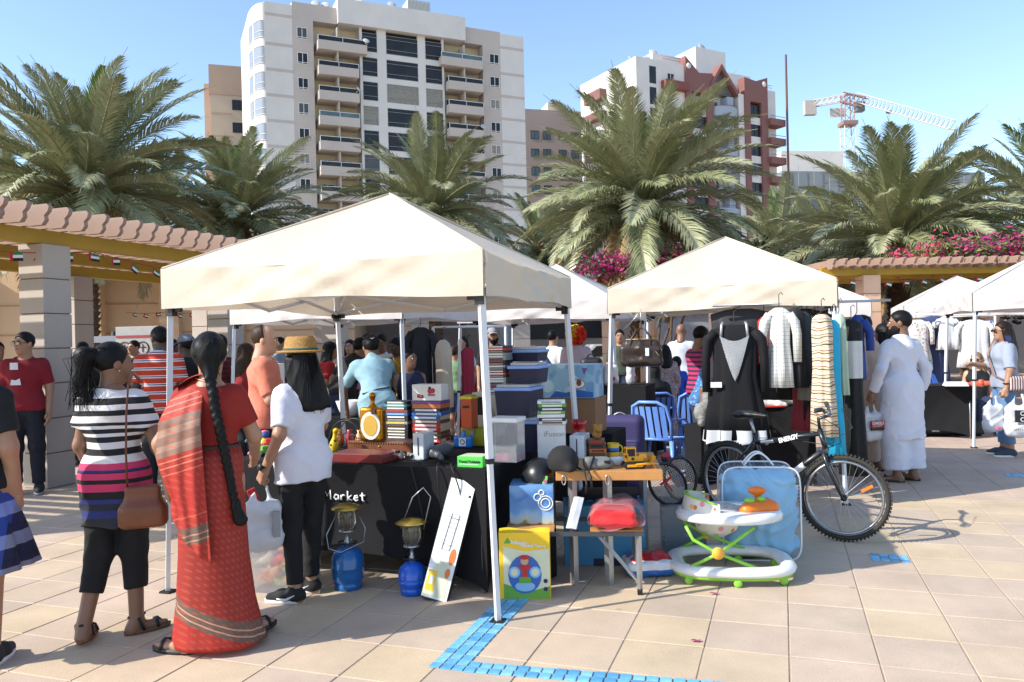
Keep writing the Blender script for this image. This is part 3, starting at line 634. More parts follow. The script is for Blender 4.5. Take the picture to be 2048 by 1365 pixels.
# ================================================================ PALMS
LEAF = [M('frond_a', (.25, .27, .135, 1), .42, var=.35, vs=1.2, spec=.6, transl=.12), M('frond_b', (.34, .35, .2, 1), .42, var=.3, vs=1.2, spec=.6, transl=.12), M('frond_green', (.10, .16, .035, 1), .45, var=.3, vs=1.2, transl=.25), M('frond_dry', (.30, .19, .07, 1), .7, var=.3, vs=2)]
STALK = M('rachis', (.26, .24, .12, 1), .5, var=.25, vs=3)
def frond_mesh(L, droop, mat, sd, n=104):
    rnd = random.Random(sd); b = MB(); path = []; ang = 0; p = Vector((0, 0, 0)); k = 14
    for i in range(k + 1):
        path.append(p.copy()); ang = droop * (i / k) ** 1.6; p = p + Vector((math.cos(ang), 0, -math.sin(ang))) * (L / k)
    b.tube(path, [.028 * (1 - i / k) + .004 for i in range(k + 1)], 5, 1)
    def at(t):
        x = t * k; i = min(int(x), k - 1); return path[i].lerp(path[i + 1], x - i), (path[i + 1] - path[i]).normalized()
    for i in range(n):
        t = .13 + .86 * i / n; q, d = at(t); up = Vector((-d.z * -1, 0, d.x)) if False else Vector((d.z, 0, d.x)); up = Vector((-d.z, 0, d.x))
        ln = L * .168 * (math.sin(math.pi * min(1, .12 + t * .95)) ** .55) * rnd.uniform(.85, 1.12)
        for s in (-1, 1):
            fw = .75 + .7 * t + rnd.uniform(-.12, .12); li = rnd.uniform(.12, .55)
            dr = (Vector((0, s, 0)) + d * fw + up * li).normalized(); wd = (d - dr * d.dot(dr)).normalized() * (.0125 + .005 * rnd.random())
            m = q + dr * ln * .5; tip = q + dr * ln + Vector((0, 0, -ln * rnd.uniform(.12, .45)))
            b.add([q - wd * .5, q + wd * .5, m + wd, m - wd, tip], [(0, 1, 2, 3), (3, 2, 4)], 0)
    me = bpy.data.meshes.new('frond'); me.from_pydata(b.v, [], b.f); me.polygons.foreach_set('material_index', b.mi); me.materials.append(mat); me.materials.append(STALK); me.update(); return me
FR = {}
for mi in range(4):
    for q, dr in enumerate((.55, .95, 1.35)):
        for v in range(2): FR[mi, q, v] = frond_mesh(3.5, dr + .15 * v, LEAF[mi], mi * 10 + q * 2 + v)
BARK = M('palm_bark', '5d4a38', .95, var=.4, vs=9, bump=.6, bs=14, bd=.04)
def palm(x, d, y, label, scale=1.0, nf=58, sd=0, green=4, trunk=True):
    rnd = random.Random(sd); c = P(x, y, d); zc = c.z
    t = thing('date_palm', label, 'palm tree', (c.x, c.y, 0), rnd.uniform(0, 6), 'date palms round the plaza')
    b = MB(); k = int(zc / .16); pr = []
    for i in range(k): pr += [(.24 * scale + .03 * (i == 0), zc * i / k), (.30 * scale, zc * (i + .7) / k)]
    b.lathe(pr + [(.2 * scale, zc)], 14)
    for i in range(int(zc * 9)):
        a = i * 2.4; z = .3 + i / 9; q = Vector((math.cos(a), math.sin(a), 0))
        b.add([q * .25 * scale + Vector((-q.y * .09, q.x * .09, z)), q * .25 * scale + Vector((q.y * .09, -q.x * .09, z)), q * .36 * scale + Vector((0, 0, z + .16))], [(0, 1, 2)])
    b.build('trunk', BARK, t)
    b = MB(); b.lathe([(.24 * scale, zc - .35), (.36 * scale, zc - .1), (.3 * scale, zc + .15), (.05, zc + .45)], 12)
    cr = b.build('crown', M('palm_heart', '7a6238', .9, var=.4, vs=8, bump=.6, bs=20, bd=.03), t)
    for i in range(nf):
        f = i / nf; az = i * 2.39996 + rnd.uniform(-.2, .2)
        el_ = R(80 - 112 * f ** 1.05 + rnd.uniform(-7, 7)); q = 0 if f < .3 else (1 if f < .7 else 2)
        mi = 2 if i < green else (3 if (f > .86 and rnd.random() < .4) else (0 if rnd.random() < .5 else 1))
        o = link('frond', FR[mi, q, rnd.randrange(2)], cr)
        s = scale * rnd.uniform(.85, 1.1) * (.8 if f < .12 else 1)
        o.matrix_local = Matrix.Translation((0, 0, zc + .1 * (1 - f))) @ Matrix.Rotation(az, 4, 'Z') @ Matrix.Rotation(-el_, 4, 'Y') @ Matrix.Rotation(rnd.uniform(-.5, .5), 4, 'X') @ Matrix.Scale(s, 4)
    return t
palm(165, 20, 395, 'large date palm with dense dark crown rising behind the left pergola', 1.22, 100, 1)
palm(478, 26, 445, 'date palm with bright green young fronds left of the beige tent peak', 1.08, 86, 2, 7)
palm(862, 27, 432, 'date palm showing over the ridge of the beige tent', 1.08, 86, 3, 6)
palm(1278, 20.5, 425, 'largest date palm, in the centre, with drooping fronds and visible trunk', 1.1, 108, 4, 5)
palm(1795, 21.5, 492, 'wide date palm below the tower crane', 1.06, 104, 5, 6)
palm(2110, 22, 455, 'date palm cut off by the right edge of the picture', 1.15, 64, 6, 3)
palm(1560, 31, 505, 'shaded date palm behind, between centre palm and crane palm', 1.0, 46, 7, 2)
palm(1075, 31, 500, 'low shaded date palm behind, left of the centre palm', .85, 42, 8, 2)
palm(320, 25, 460, 'low dark date palm filling the gap over the left pergola', .9, 44, 9, 1)
palm(10, 24, 440, 'date palm at the far left edge behind the pergola', .9, 46, 10, 1)
palm(1930, 27, 500, 'low date palm behind the flowering pergola', .85, 40, 12, 1)
palm(1670, 27, 500, 'low date palm peeping between clothes tent and flowering pergola', .85, 40, 14, 1)
# ---- shrubs of small leaves
def shrub(name, label, c, rad, n, cols, group=None, sz=.07, cat='shrub'):
    b = MB(); rnd = random.Random(len(label)); c = Vector(c)
    cl = [Vector((rnd.uniform(-1, 1) * rad[0], rnd.uniform(-1, 1) * rad[1], rnd.uniform(-.8, 1) * rad[2])) for _ in range(max(8, n // 90))]
    kc = [rnd.choices(range(len(cols)), [q[1] for q in cols])[0] for _ in cl]
    for i in range(n):
        j = rnd.randrange(len(cl)); p = c + cl[j] + Vector((rnd.gauss(0, .22), rnd.gauss(0, .22), rnd.gauss(0, .13)))
        a = Vector((rnd.gauss(0, 1), rnd.gauss(0, 1), rnd.gauss(0, 1))).normalized(); e = a.orthogonal().normalized(); s = sz * rnd.uniform(.6, 1.3)
        mi = kc[j] if rnd.random() < .75 else 0
        b.add([p - a * s, p + e * s * .5, p + a * s, p - e * s * .5], [(0, 1, 2, 3)], mi)
    me = bpy.data.meshes.new(name); me.from_pydata(b.v, [], b.f); me.polygons.foreach_set('material_index', b.mi)
    for q in cols: me.materials.append(q[0])
    me.update(); t = thing(name, label, cat, (c.x, c.y, 0), 0, group); o = link('foliage', me, t); o.location = (-c.x, -c.y, 0)
    st = MB(); rnd2 = random.Random(3)
    for k in range(4): st.tube([(rnd2.uniform(-.3, .3) * rad[0], 0, 0), (rnd2.uniform(-.6, .6) * rad[0], rnd2.uniform(-.3, .3), c.z)], [.05, .02], 6)
    st.build('stem', BARK, t); return t
GRN = M('shrub_green', (.07, .10, .03, 1), .6, var=.3, vs=2, transl=.2); YG = M('shrub_lime', (.17, .19, .05, 1), .6, var=.3, vs=2, transl=.2); MG = M('bract_magenta', (.42, .03, .17, 1), .6, var=.3, vs=2, transl=.25); RD = M('bract_red', (.45, .04, .09, 1), .6, var=.3, vs=2, transl=.25)
DKG = M('hedge_dark', (.04, .055, .022, 1), .7, var=.4, vs=2)
for k, (x, y, d, w_) in enumerate(((230, 560, 26, 3.5), (560, 540, 29, 3.2), (760, 540, 30, 2.8), (1030, 560, 31, 2.6), (1440, 540, 29, 3.2), (1620, 560, 28, 2.6), (1850, 580, 24, 3.5))):
    q = P(x, y, d); shrub('hedge_bush', ('dark bush behind the left pergola slats', 'dark bush left of the tent roof', 'dark bush behind the beige tent peak', 'dark bush right of the beige tent roof', 'dark bush behind the clothes tent peak', 'dark bush right of the clothes tent', 'dark bush under the flowering pergola')[k], (q.x, d, max(1.2, q.z - .2)), (w_ * .6, .8, 1.3), 2600, [(DKG, 3), (GRN, 1)], 'bushes behind the stalls', .1, 'bush')
# ================================================================ PERGOLAS
COLM = M('column_block', 'ada297', .85, var=.08, vs=2, bump=.15, bs=40); COLL = M('column_pale', 'd0ac90', .85, var=.08, vs=2, bump=.15, bs=40)
YEL = M('yellow_beam', 'a8861c', .5, var=.1, vs=3); SLAT = M('slat_brown', '93796a', .75, var=.12, vs=4, bump=.2, bs=30)
def pergola(label, o, ud, vd, length, width, cols, zb=2.78, over=.75, colm=COLM, sp=.25, beams=(0, 1), hc=.185):
    """o: ground point under the front beam; vd runs along the beam, -ud leads under the roof"""
    a = math.atan2(vd.y, vd.x); t = thing('pergola', label, 'pergola', o, a)      # local x along beam, local +y = under the roof (left of vd)
    for i, (s, r) in enumerate(cols):
        y = width * r; b = MB(); b.box((s, y, zb / 2), (hc * 2 - .03, hc * 2 - .03, zb)); cm = b.build('column', M('mortar', '7e6d62', .9), t)
        nb = 7; hh = zb / nb
        for k in range(nb):
            q = MB(); q.box((0, 0, 0), (hc * 2, hc * 2, hh - .012), ch=.008); q.build('block', colm, cm, (s, y, hh * (k + .5)))
    for j in beams:
        y = width * j; part('beam', YEL, t, lambda m: m.box((length / 2, y, zb + .087), (length, .14, .17), ch=.01))
    part('beam', YEL, t, lambda m: m.box((length / 2, width * .5, zb + .09), (length, .12, .17), ch=.01))
    e = -over
    prof = [(e + .03, .22), (e, .19), (e + .02, .14), (e + .07, .1), (e + .06, .05), (e + .11, .0), (e + .3, 0), (e + .34, .06), (width + over * .6, .06), (width + over * .6, .2), (e + .34, .2), (e + .3, .22)]
    b = MB(); b.prism(prof, -.026, .026, axis=0); me = b.mesh('slat', SLAT)
    for k in range(int(length / sp)): link('slat', me, t, (.1 + k * sp, 0, zb + .118))
    return t
po = G(100, 972); po.z = 0
pl_o = po - V * 4.4
pergola('long left pergola with brown scalloped slats on yellow beams and block columns', pl_o, U, V, 12.2, 3.0, [(4.4, 0), (7.5, 0), (10.6, 0), (4.4, 1), (7.5, 1), (10.6, 1), (1.2, 0)])
d3 = Vector((1, .06, 0)).normalized(); q = P(1640, 548, 16.8)
pergola('right pergola with pink bougainvillea growing over its slats', (q.x, q.y, 0), None, d3, 9.0, 2.6, [(1.05, 0), (5.5, 0), (1.05, 1), (5.5, 1)], colm=COLL, over=.5)
q2 = P(1192, 575, 19.4); d4 = Vector((.94, -.342, 0))
pergola('small pergola end with bougainvillea below the centre palm', (q2.x, q2.y, 0), None, d4, 3.3, 2.6, [(.35, 0), (1.1, .35), (2.9, 0), (2.9, 1)], colm=COLL, over=.5)
q3 = P(640, 620, 17.5)
pergola('far pergola in shade behind the middle tents', (-4.6, 17.0, 0), None, Vector((.98, .2, 0)), 6.0, 2.6, [(.5, 0), (2.6, 0), (4.9, 0), (2.6, 1)], over=.5)
shrub('bougainvillea', 'pink bougainvillea massed along the right pergola roof', (q.x + 5.9, q.y + 1.0, 3.3), (3.3, .8, .17), 8500, [(YG, 2), (MG, 3), (GRN, 1), (RD, 1)], None, .06)
shrub('bougainvillea', 'red bougainvillea clump on the small pergola below the centre palm', (q2.x + 1.5, q2.y - .6, 3.28), (1.7, .5, .14), 4200, [(GRN, 1), (RD, 2), (MG, 3)], None, .06)
# ---- bunting
FLG = [M('flag_red', 'b3222a', .8), M('flag_green', '1f7a45', .8), M('flag_white', 'dcdcd8', .8), M('flag_black', '1b1b1d', .8)]
def flag_mesh(tri):
    b = MB(); w_ = .13; h_ = .1
    def st(x, z, s): return (x, .012 * math.sin(x * 22 + z * 9), -z)
    for k in range(3): b.grid(lambda u, v: st(w_ * .25 + u * w_ * .75, (k + v) * h_ / 3, 0), 4, 1, 1 + k)
    b.grid(lambda u, v: st(u * w_ * .25, v * h_, 0), 2, 2, 0); return b.mesh('flag', FLG)
FLM = flag_mesh(0)
def bunting(label, a, b_, n, sag=.12):
    a = Vector(a); b_ = Vector(b_); t = thing('flag_bunting', label, 'bunting', a, 0, 'strings of flags on the pergolas')
    pt = lambda s: (b_ - a) * s + Vector((0, 0, -sag * math.sin(math.pi * (s * 3 % 1))))
    part('string', M('string_red', 'a83a35', .8), t, lambda m: m.tube([pt(i / 60) for i in range(61)], .006, 4))
    an = math.atan2((b_ - a).y, (b_ - a).x)
    for i in range(n):
        p = pt((i + .5) / n); link('flag', FLM, t, p, (random.uniform(-.3, .3), random.uniform(-.1, .6), an + random.uniform(-.3, .3)))
zb = 2.76
bunting('flag bunting under the front beam of the left pergola', pl_o + V * 2 - U * .06 + U * .14 + Vector((0, 0, zb)), pl_o + V * 11 + U * .08 + Vector((0, 0, zb)), 26)
bunting('flag bunting under the flowering right pergola', (q.x, q.y - .12, zb), (q.x + 8.8, q.y + .4, zb), 22)
bunting('small flag bunting strung on the cream hall wall', (-10.2, 20.8, 2.55), (-7.6, 21.2, 2.5), 9, .03)
# ================================================================ TENTS
LEGW = M('leg_white', 'd6d8dc', .35, var=.05); BLK = M('black_plastic', '17181a', .5); ALU = M('aluminium', 'b4b6b8', .35, metal=.8)
CANV = {'cream': M('canvas_cream', 'd9ccb8', .8, var=.02, vs=2, bump=.22, bs=7, transl=.22, bd=.03), 'white': M('canvas_white', 'd6cfca', .8, var=.05, vs=2, bump=.22, bs=7, transl=.22, bd=.03)}
def tent(label, c, rz, half=1.06, can='cream', zE=2.05, val=.25, pk=2.62, out=.07, lean=None, sd=0):
    rnd = random.Random(sd); t = thing('canopy_tent', label, 'tent', (c[0], c[1], 0), rz, 'pop-up canopy tents'); h = half; zc = zE - val
    cs = [(-h, -h), (h, -h), (h, h), (-h, h)]; ph = [rnd.uniform(0, 6) for _ in range(8)]
    b = MB(); n = 26; m = 16
    for i in range(4):
        A = Vector((*cs[i], zE)); B = Vector((*cs[(i + 1) % 4], zE)); Pk = Vector((0, 0, pk)); nrm = Vector((B.y - A.y, A.x - B.x, 0)).normalized()
        def roof(u, v):
            p = A.lerp(B, u).lerp(Pk, v); s = math.sin(math.pi * u)
            return p + Vector((0, 0, -.05 * math.sin(math.pi * v) * s - .02 * s * (1 - v) + .006 * math.sin(9 * u + ph[i] + 4 * v) * math.sin(math.pi * v)))
        b.grid(roof, n, m)
    cn = b.build('canopy', CANV[can], t)
    for x, y in cs: part('seam', CANV[can], cn, lambda q: q.tube([Vector((x, y, zE)).lerp(Vector((0, 0, pk)), k / 8) + Vector((0, 0, .004)) for k in range(9)], .007, 6))
    for i in range(4):
        A = Vector((*cs[i], zE)); B = Vector((*cs[(i + 1) % 4], zE)); nrm = Vector((B.y - A.y, A.x - B.x, 0)).normalized(); b = MB()
        def vl(u, v):
            s = math.sin(math.pi * u); w_ = .012 * math.sin(11 * u + ph[i] + 3 * v) + .009 * math.sin(23 * u - 6 * v + ph[i + 4]) + .006 * math.sin(41 * u + 9 * v)
            return A.lerp(B, u) + nrm * (.012 + w_ * s + .02 * v * s) + Vector((0, 0, -v * (val + .015 * math.sin(7 * u + ph[i]) * s - .02 * s) - .02 * s * (1 - v)))
        b.grid(vl, 44, 8); b.build('valance', CANV[can], t)
    hs = h - .035
    for i, (x, y) in enumerate([(-hs, -hs), (hs, -hs), (hs, hs), (-hs, hs)]):
        o = Vector(lean[i]) if lean else Vector((math.copysign(out, x), math.copysign(out, y), 0))
        tp = Vector((x, y, zE - .02)); ft = Vector((x, y, 0)) + o; md = tp.lerp(ft, .56)
        b = MB(); b.bar(tp, md, .034); lg = b.build('leg', LEGW, t)
        part('inner_leg', LEGW, lg, lambda q: q.bar(md, ft + Vector((0, 0, .012)), .027))
        part('lock_ring', BLK, lg, lambda q: q.bar(md + (tp - md) * .01, md - (tp - md) * .015, .038))
        part('foot_plate', BLK, lg, lambda q: q.box((ft.x, ft.y, .006), (.075, .075, .012)))
        part('corner_bracket', BLK, lg, lambda q: (q.box((tp.x, tp.y, zc - .0), (.05, .05, .09)), q.box((tp.x - math.copysign(.04, x), tp.y, zc), (.07, .022, .035)), q.box((tp.x, tp.y - math.copysign(.04, y), zc), (.022, .07, .035))))
    for i in range(4):
        A = Vector((cs[i][0] * .965, cs[i][1] * .965, 0)); B = Vector((cs[(i + 1) % 4][0] * .965, cs[(i + 1) % 4][1] * .965, 0)); Mx = (A + B) / 2; zt = zE - .05; zl = zc + .02; b = MB()
        for p0, p1 in ((A, Mx), (Mx, B)):
            b.bar(p0 + Vector((0, 0, zt)), p1 + Vector((0, 0, zl - .0)), .02); b.bar(p0 * .985 + Vector((0, 0, zl)), p1 * .985 + Vector((0, 0, zt)), .02)
        b.build('truss', LEGW, t)
        part('roof_strut', LEGW, t, lambda q: q.bar((cs[i][0] * .95, cs[i][1] * .95, zc + .03), (0, 0, pk - .06), .02))
    part('peak_hub', BLK, t, lambda q: q.lathe([(.05, pk - .14), (.06, pk - .07), (.02, pk - .04)], 10)); return t
T1 = tent('large cream canopy tent in front with household goods', (-.85, 5.6), R(-17), 1.06, 'cream', lean=[(-.12, .05, 0), (.05, .03, 0), (.1, .06, 0), (.04, .05, 0)], sd=1)
T2 = tent('cream canopy tent with clothes hung along its front', (1.97 + .36, 7.5 + .99), R(-20), 1.06, 'cream', sd=2)
T3 = tent('white canopy tent behind the front tent, by the left pergola', (-1.73, 9.26), R(-20), 1.06, 'white', sd=3)
T4 = tent('white canopy tent between the two cream tents, farther back', (.64, 11.1), R(-20), 1.06, 'white', sd=4)
T5 = tent('white canopy tent at the right edge over the shoe table', (7.46, 11.0), R(-20), 1.06, 'white', sd=5)
T6 = tent('white canopy tent farthest right, behind the shoe tent', (8.75, 15.4), R(-20), 1.06, 'white', sd=6)
T7 = tent('white canopy tent half hidden behind the clothes tent', (4.87, 13.36), R(-20), 1.06, 'white', sd=7)
# ================================================================ TABLES AND GOODS
CLOTH = M('black_cloth', (.012, .012, .014, 1), .85, var=.2, vs=4, bump=.12, bs=25, spec=.2)
def cover_table(name, label, o, rz, L, D, H=.765, arch=.16, pinch=.08):
    """fitted stretch cover: o is the front right corner on the ground, the table runs left and back"""
    t = thing(name, label, 'table', o, rz); b = MB()
    cs = [(-L, 0), (0, 0), (0, D), (-L, D)]; cen = Vector((-L / 2, D / 2, 0))
    b.grid(lambda u, v: (-L + L * u, D * v, H - .003 * math.sin(3.1 * u) * math.sin(3.1 * v)), 12, 6)
    for i in range(4):
        A = Vector((*cs[i], 0)); B = Vector((*cs[(i + 1) % 4], 0)); nrm = Vector((B.y - A.y, A.x - B.x, 0)).normalized()
        def sd(u, v):
            s = math.sin(math.pi * u); zb = .012 + arch * (s ** .7 if s > 0 else 0); p = A.lerp(B, u); c_ = (cen - p).normalized()
            return p - nrm * (pinch * s * math.sin(math.pi * min(1, v * .75))) + Vector((0, 0, H + (zb - H) * v)) + nrm * .004 * math.sin(25 * u + 8 * v) * v * s
        b.grid(sd, 30, 14)
    b.build('cover', CLOTH, t)
    for x, y in cs:
        q = Vector((x, y, 0)); q = q + (cen - q).normalized() * .04; part('leg', ALU, t, lambda m: m.tube([(q.x, q.y, 0), (q.x, q.y, H - .02)], .014, 8))
    return t
TA = R(-21)
tb = G(970, 940, .765); T1o = (tb.x, tb.y, 0)
t = cover_table('market_table', 'long table under a black stretch cover lettered Market', T1o, TA, 1.95, 1.0)
# hand-lettered word
ST = {'M': [[(0, 0), (.12, 1), (.42, .35), (.72, 1), (.8, 0)]], 'a': [[(.5, .5), (.2, .55), (.05, .25), (.25, 0), (.5, .2), (.5, .5), (.55, 0)]], 'r': [[(.1, .55), (.12, 0)], [(.12, .35), (.3, .55), (.5, .5)]], 'k': [[(.1, 1), (.1, 0)], [(.5, .55), (.12, .25), (.55, 0)]], 'e': [[(.08, .3), (.5, .35), (.4, .58), (.15, .5), (.05, .2), (.25, 0), (.5, .1)]], 't': [[(.25, .9), (.25, .1), (.45, 0)], [(0, .58), (.55, .62)]]}
pw = (t.matrix_world if False else Matrix.Translation(T1o) @ Matrix.Rotation(TA, 4, 'Z')).inverted()
x0 = (pw @ P(650, 990, 5.3)).x
wd = MB(); cx = x0; sc_ = .062
for ch in 'Market':
    for s_ in ST[ch]: wd.tube([(cx + p[0] * sc_ * 1.15, -.003 + .062 * math.sin(math.pi * (cx + 1.95) / 1.95) * .92, .515 + p[1] * sc_) for p in s_], .0055, 6)
    cx += sc_ * (1.25 if ch == 'M' else .82)
wd.build('lettering', M('chalk_white', 'e6e6e4', .7), t)
ITEMS = {}
def ibox(name, label, cat, l, r, yb, yt, z, D, mat, rz=TA, group=None, ch=.004, build=True):
    """box standing with its front foot at photo row yb on the level z, between columns l and r"""
    c = G((l + r) / 2, yb, z); d = c.y; w_ = (r - l) * d / F / max(.6, math.cos(rz + .0)); h_ = (yb - yt) * d / F
    bd = Vector((-math.sin(rz), math.cos(rz), 0)); c = c + bd * (D / 2)
    t = thing(name, label, cat, (c.x, c.y, z + .001), rz, group)
    if build: part('body', mat, t, lambda m: m.box((0, 0, h_ / 2), (w_, D, h_), ch=ch))
    return t, w_, h_, D
def face(t, mat, pts, y, e=.0012, name='print', mi=0):
    """flat printed shape on the front (local -y) face: pts in local x, z"""
    b = MB(); b.prism(pts, y - e, y - e * .2, axis=1); return b.build(name, mat, t)
def disc(cx, cz, rx, rz_=None, n=18, a0=0): return [(cx + rx * math.cos(a0 + 6.2832 * i / n), cz + (rz_ or rx) * math.sin(a0 + 6.2832 * i / n)) for i in range(n)]
def rect(x0, x1, z0, z1): return [(x0, z0), (x1, z0), (x1, z1), (x0, z1)]
pc = {k: M('print_' + k, v, .45) for k, v in dict(white='dedede', black='1a1a1c', red='b3262b', blue='2c5fa8', sky='7fb2d8', yellow='e3bb25', orange='d9702a', green='5f9a3a', navy='1d2342', pink='d56a93', grey='8f9194', brown='6b4630', gold='c09a3c', pale='c9cdb0', skin='c99a7c', purple='7a4a94', teal='3a8a94', cream='d9cfae', lime='6fd25a').items()}
TZ = .765
# -- left end of the table: white printed box over a shell picture, toys
t, w_, h_, D = ibox('printed_box', 'white box with blue sketch, standing before the man in orange', 'box', 506, 562, 806, 728, 1.06, .08, pc['white'])
text('print_text', 'XFELIT', .032, pc['black'], t, (-w_ / 2 + .01, -D / 2 - .001, h_ - .06), (R(90), 0, 0))
face(t, pc['yellow'], rect(.03, .065, h_ - .05, h_ - .01), -D / 2); face(t, pc['blue'], rect(w_ / 2 - .02, w_ / 2 - .002, h_ * .5, h_ * .8), -D / 2)
b = MB(); [b.tube([(-.02 + .045 * math.cos(a * .35 + k), -D / 2 - .002, .09 + (.035 - .012 * k) * math.sin(a * .35)) for a in range(14)], .002, 4) for k in range(3)]; b.build('sketch', pc['sky'], t)
c0 = t.location.copy()
t = thing('picture_box', 'box printed with pale sea shells, under the white sketch box', 'box', (c0.x, c0.y, TZ + .001), TA); hh = 1.06 - TZ - .002
part('body', spots('shell_print', 'd8c6a0', ['e8dcc0', 'b89a6a', 'f0ead8', '8a6a44', 'd8b070'], 30, .5, .45), t, lambda m: m.box((0, 0, hh / 2), (w_ + .02, .1, hh), ch=.004))
face(t, pc['black'], rect(-.05, w_ / 2, hh - .035, hh - .02), -.05)
def toy(label, px, py, prims_cols, z=TZ, cat='toy', rz=0, name='plush_toy', group='small toys on the table', vox=.007):
    c = G(px, py, z); t = thing(name, label, cat, (c.x, c.y, z), rz, group)
    for nm, mat, pr in prims_cols: sdf(nm, pr, mat, t, vox)
    return t
def doll(label, px, py, c1, c2, c3, z=TZ, s=1.0, rz=.4, group='small toys on the table'):
    return toy(label, px, py, [('body', c1, [el((0, 0, .04 * s), (.04 * s, .035 * s, .042 * s)), rc((-.03 * s, -.02 * s, .015 * s), (-.05 * s, -.05 * s, .012 * s), .014 * s), rc((.03 * s, -.02 * s, .015 * s), (.05 * s, -.05 * s, .012 * s), .014 * s)]), ('head', c2, [el((0, -.005 * s, .1 * s), (.034 * s, .032 * s, .032 * s)), el((.03 * s, 0, .125 * s), (.013 * s,) * 3), el((-.03 * s, 0, .125 * s), (.013 * s,) * 3)]), ('hat', c3, [el((0, .004 * s, .128 * s), (.033 * s, .033 * s, .014 * s))])], z, rz=rz, group=group)
doll('pink doll with purple hat, leftmost toy on the table', 512, 908, pc['pink'], pc['skin'], pc['purple']); doll('yellow and blue doll behind the pink doll', 530, 893, pc['yellow'], pc['blue'], pc['pink'], s=.9)
doll('small teal doll at the back left of the table', 500, 884, pc['teal'], pc['green'], pc['orange'], s=.7)
def toycar(label, px, py, c, rz=.5, s=1):
    c0 = G(px, py, TZ); t = thing('toy_car', label, 'toy car', (c0.x, c0.y, TZ), rz, 'small toys on the table')
    sdf('body', [rb((0, 0, .03 * s), (.055 * s, .03 * s, .017 * s), .012), rb((-.008, 0, .056 * s), (.03 * s, .026 * s, .02 * s), .012)], c, t, .006)
    for x in (-.033, .033):
        for y in (-.028, .028):
            m = MB(); m.T = Matrix.Translation((x * s, y * s, .014 * s)) @ Matrix.Rotation(R(90), 4, 'X'); m.lathe([(.001, -.007), (.014 * s, -.006), (.014 * s, .006), (.001, .007)], 12); m.build('wheel', BLK, t)
toycar('green toy car beside the pink doll', 533, 912, pc['green']); toycar('red toy car behind the green toy car', 541, 896, pc['red'], .2)
# -- middle of the table
t, w_, h_, D = ibox('flat_book', 'large dark red book lying flat at the table front', 'book', 655, 768, 927, 909, TZ, .24, M('maroon_cover', '6e1f20', .4))
face(t, pc['cream'], rect(-w_ / 2 + .005, w_ / 2 - .005, .01, h_ - .008), D / 2 + .001); text('print_text', 'guide to the\nworld of art', .012, pc['cream'], t, (.06, -D / 2 - .001, h_ * .65), (R(90), 0, 0)) if False else None
t, w_, h_, D = ibox('carved_box', 'carved reddish wooden chest carrying the gold flask', 'box', 690, 828, 903, 884, TZ, .2, M('mahogany', '6a3a22', .4, var=.25, vs=8, bump=.3, bs=30)); CBZ = TZ + h_ + .002; cb = t
b = MB()
for k in range(26): b.lathe([(.001, -.006), (.008, 0), (.001, .006)], 6, (-w_ / 2 + .01 + k * (w_ - .02) / 25, -D / 2 - .002, h_ - .012))
b.build('carving', M('carved_gold', '8a6436', .5), t); part('clasp', pc['gold'], t, lambda m: m.lathe([(.001, -.008), (.008, 0), (.001, .008)], 8, (0, -D / 2 - .004, h_ * .5)))
t, w_, h_, D = ibox('gold_flask', 'square gold flask with white oval medallion and flared neck', 'flask', 717, 767, 884, 790, CBZ, .07, None, build=False)
GOLD = M('gold_gloss', 'b07a1e', .22, metal=.85, var=.2, vs=10, bump=.1, bs=40)
sdf('body', [rb((0, 0, h_ * .36), (w_ / 2, D / 2, h_ * .36), .02), rc((0, 0, h_ * .7), (0, 0, h_ * .84), .03, .014, .03), rc((0, 0, h_ * .84), (0, 0, h_ * .97), .012, .026, .01)], GOLD, t, .006)
face(t, M('medal_white', 'cfcdc4', .4), disc(0, h_ * .34, w_ * .42, h_ * .3), -D / 2 - .001, .004, 'medallion'); face(t, pc['gold'], disc(0, h_ * .34, w_ * .3, h_ * .22), -D / 2 - .005, .003, 'medallion'); part('tag', pc['brown'], t, lambda m: m.box((.03, -D / 2 - .008, h_ * .66), (.035, .003, .05)))
def discs_stack(name, label, l, r, yb, yt, z, D, n, cols, cat='stack', tight=False, group=None, rz=TA, jit=.006, th=None):
    """a stack of flat cases, each case its own part"""
    t, w_, h_, D = ibox(name, label, cat, l, r, yb, yt, z, D, None, rz=rz, build=False); e = h_ / n
    for k in range(n):
        c = cols[k % len(cols)]; j = random.uniform(-jit, jit); k_ = random.uniform(.95, 1.0)
        b = MB(); b.box((0, 0, e / 2), (w_ * k_, D, e * .93), ch=.0015); o = b.build('case', pc[c[0]], t, (j, random.uniform(-jit, jit), e * k), (0, 0, random.uniform(-.03, .03)))
        part('label_strip', pc[c[1]], o, lambda m: m.box((0, -D / 2 - .0005, e / 2), (w_ * .72, .002, e * .5)))
    return t, w_, h_, D
discs_stack('disc_rack', 'stack of disc cases in a clear rack beside the gold flask', 768, 818, 884, 803, TZ + .005, .14, 14, [('black', 'gold'), ('black', 'white'), ('black', 'white'), ('black', 'cream'), ('black', 'white'), ('black', 'brown'), ('grey', 'yellow'), ('black', 'grey'), ('black', 'white'), ('blue', 'sky'), ('brown', 'red'), ('black', 'white'), ('teal', 'pale'), ('black', 'white')], jit=.002)
bs = discs_stack('book_stack', 'tall stack of red and blue paperbacks at the table centre', 822, 884, 886, 802, TZ, .17, 11, [('red', 'white'), ('brown', 'white'), ('brown', 'cream'), ('red', 'white'), ('red', 'white'), ('brown', 'white'), ('blue', 'white'), ('blue', 'white'), ('navy', 'white'), ('orange', 'orange'), ('purple', 'purple')])
pb = MB(); pb.box((.004, .006, bs[2] / 2), (bs[1] * .93, bs[3] * .985, bs[2] * .985)); pb.build('page_block', pc['cream'], bs[0])
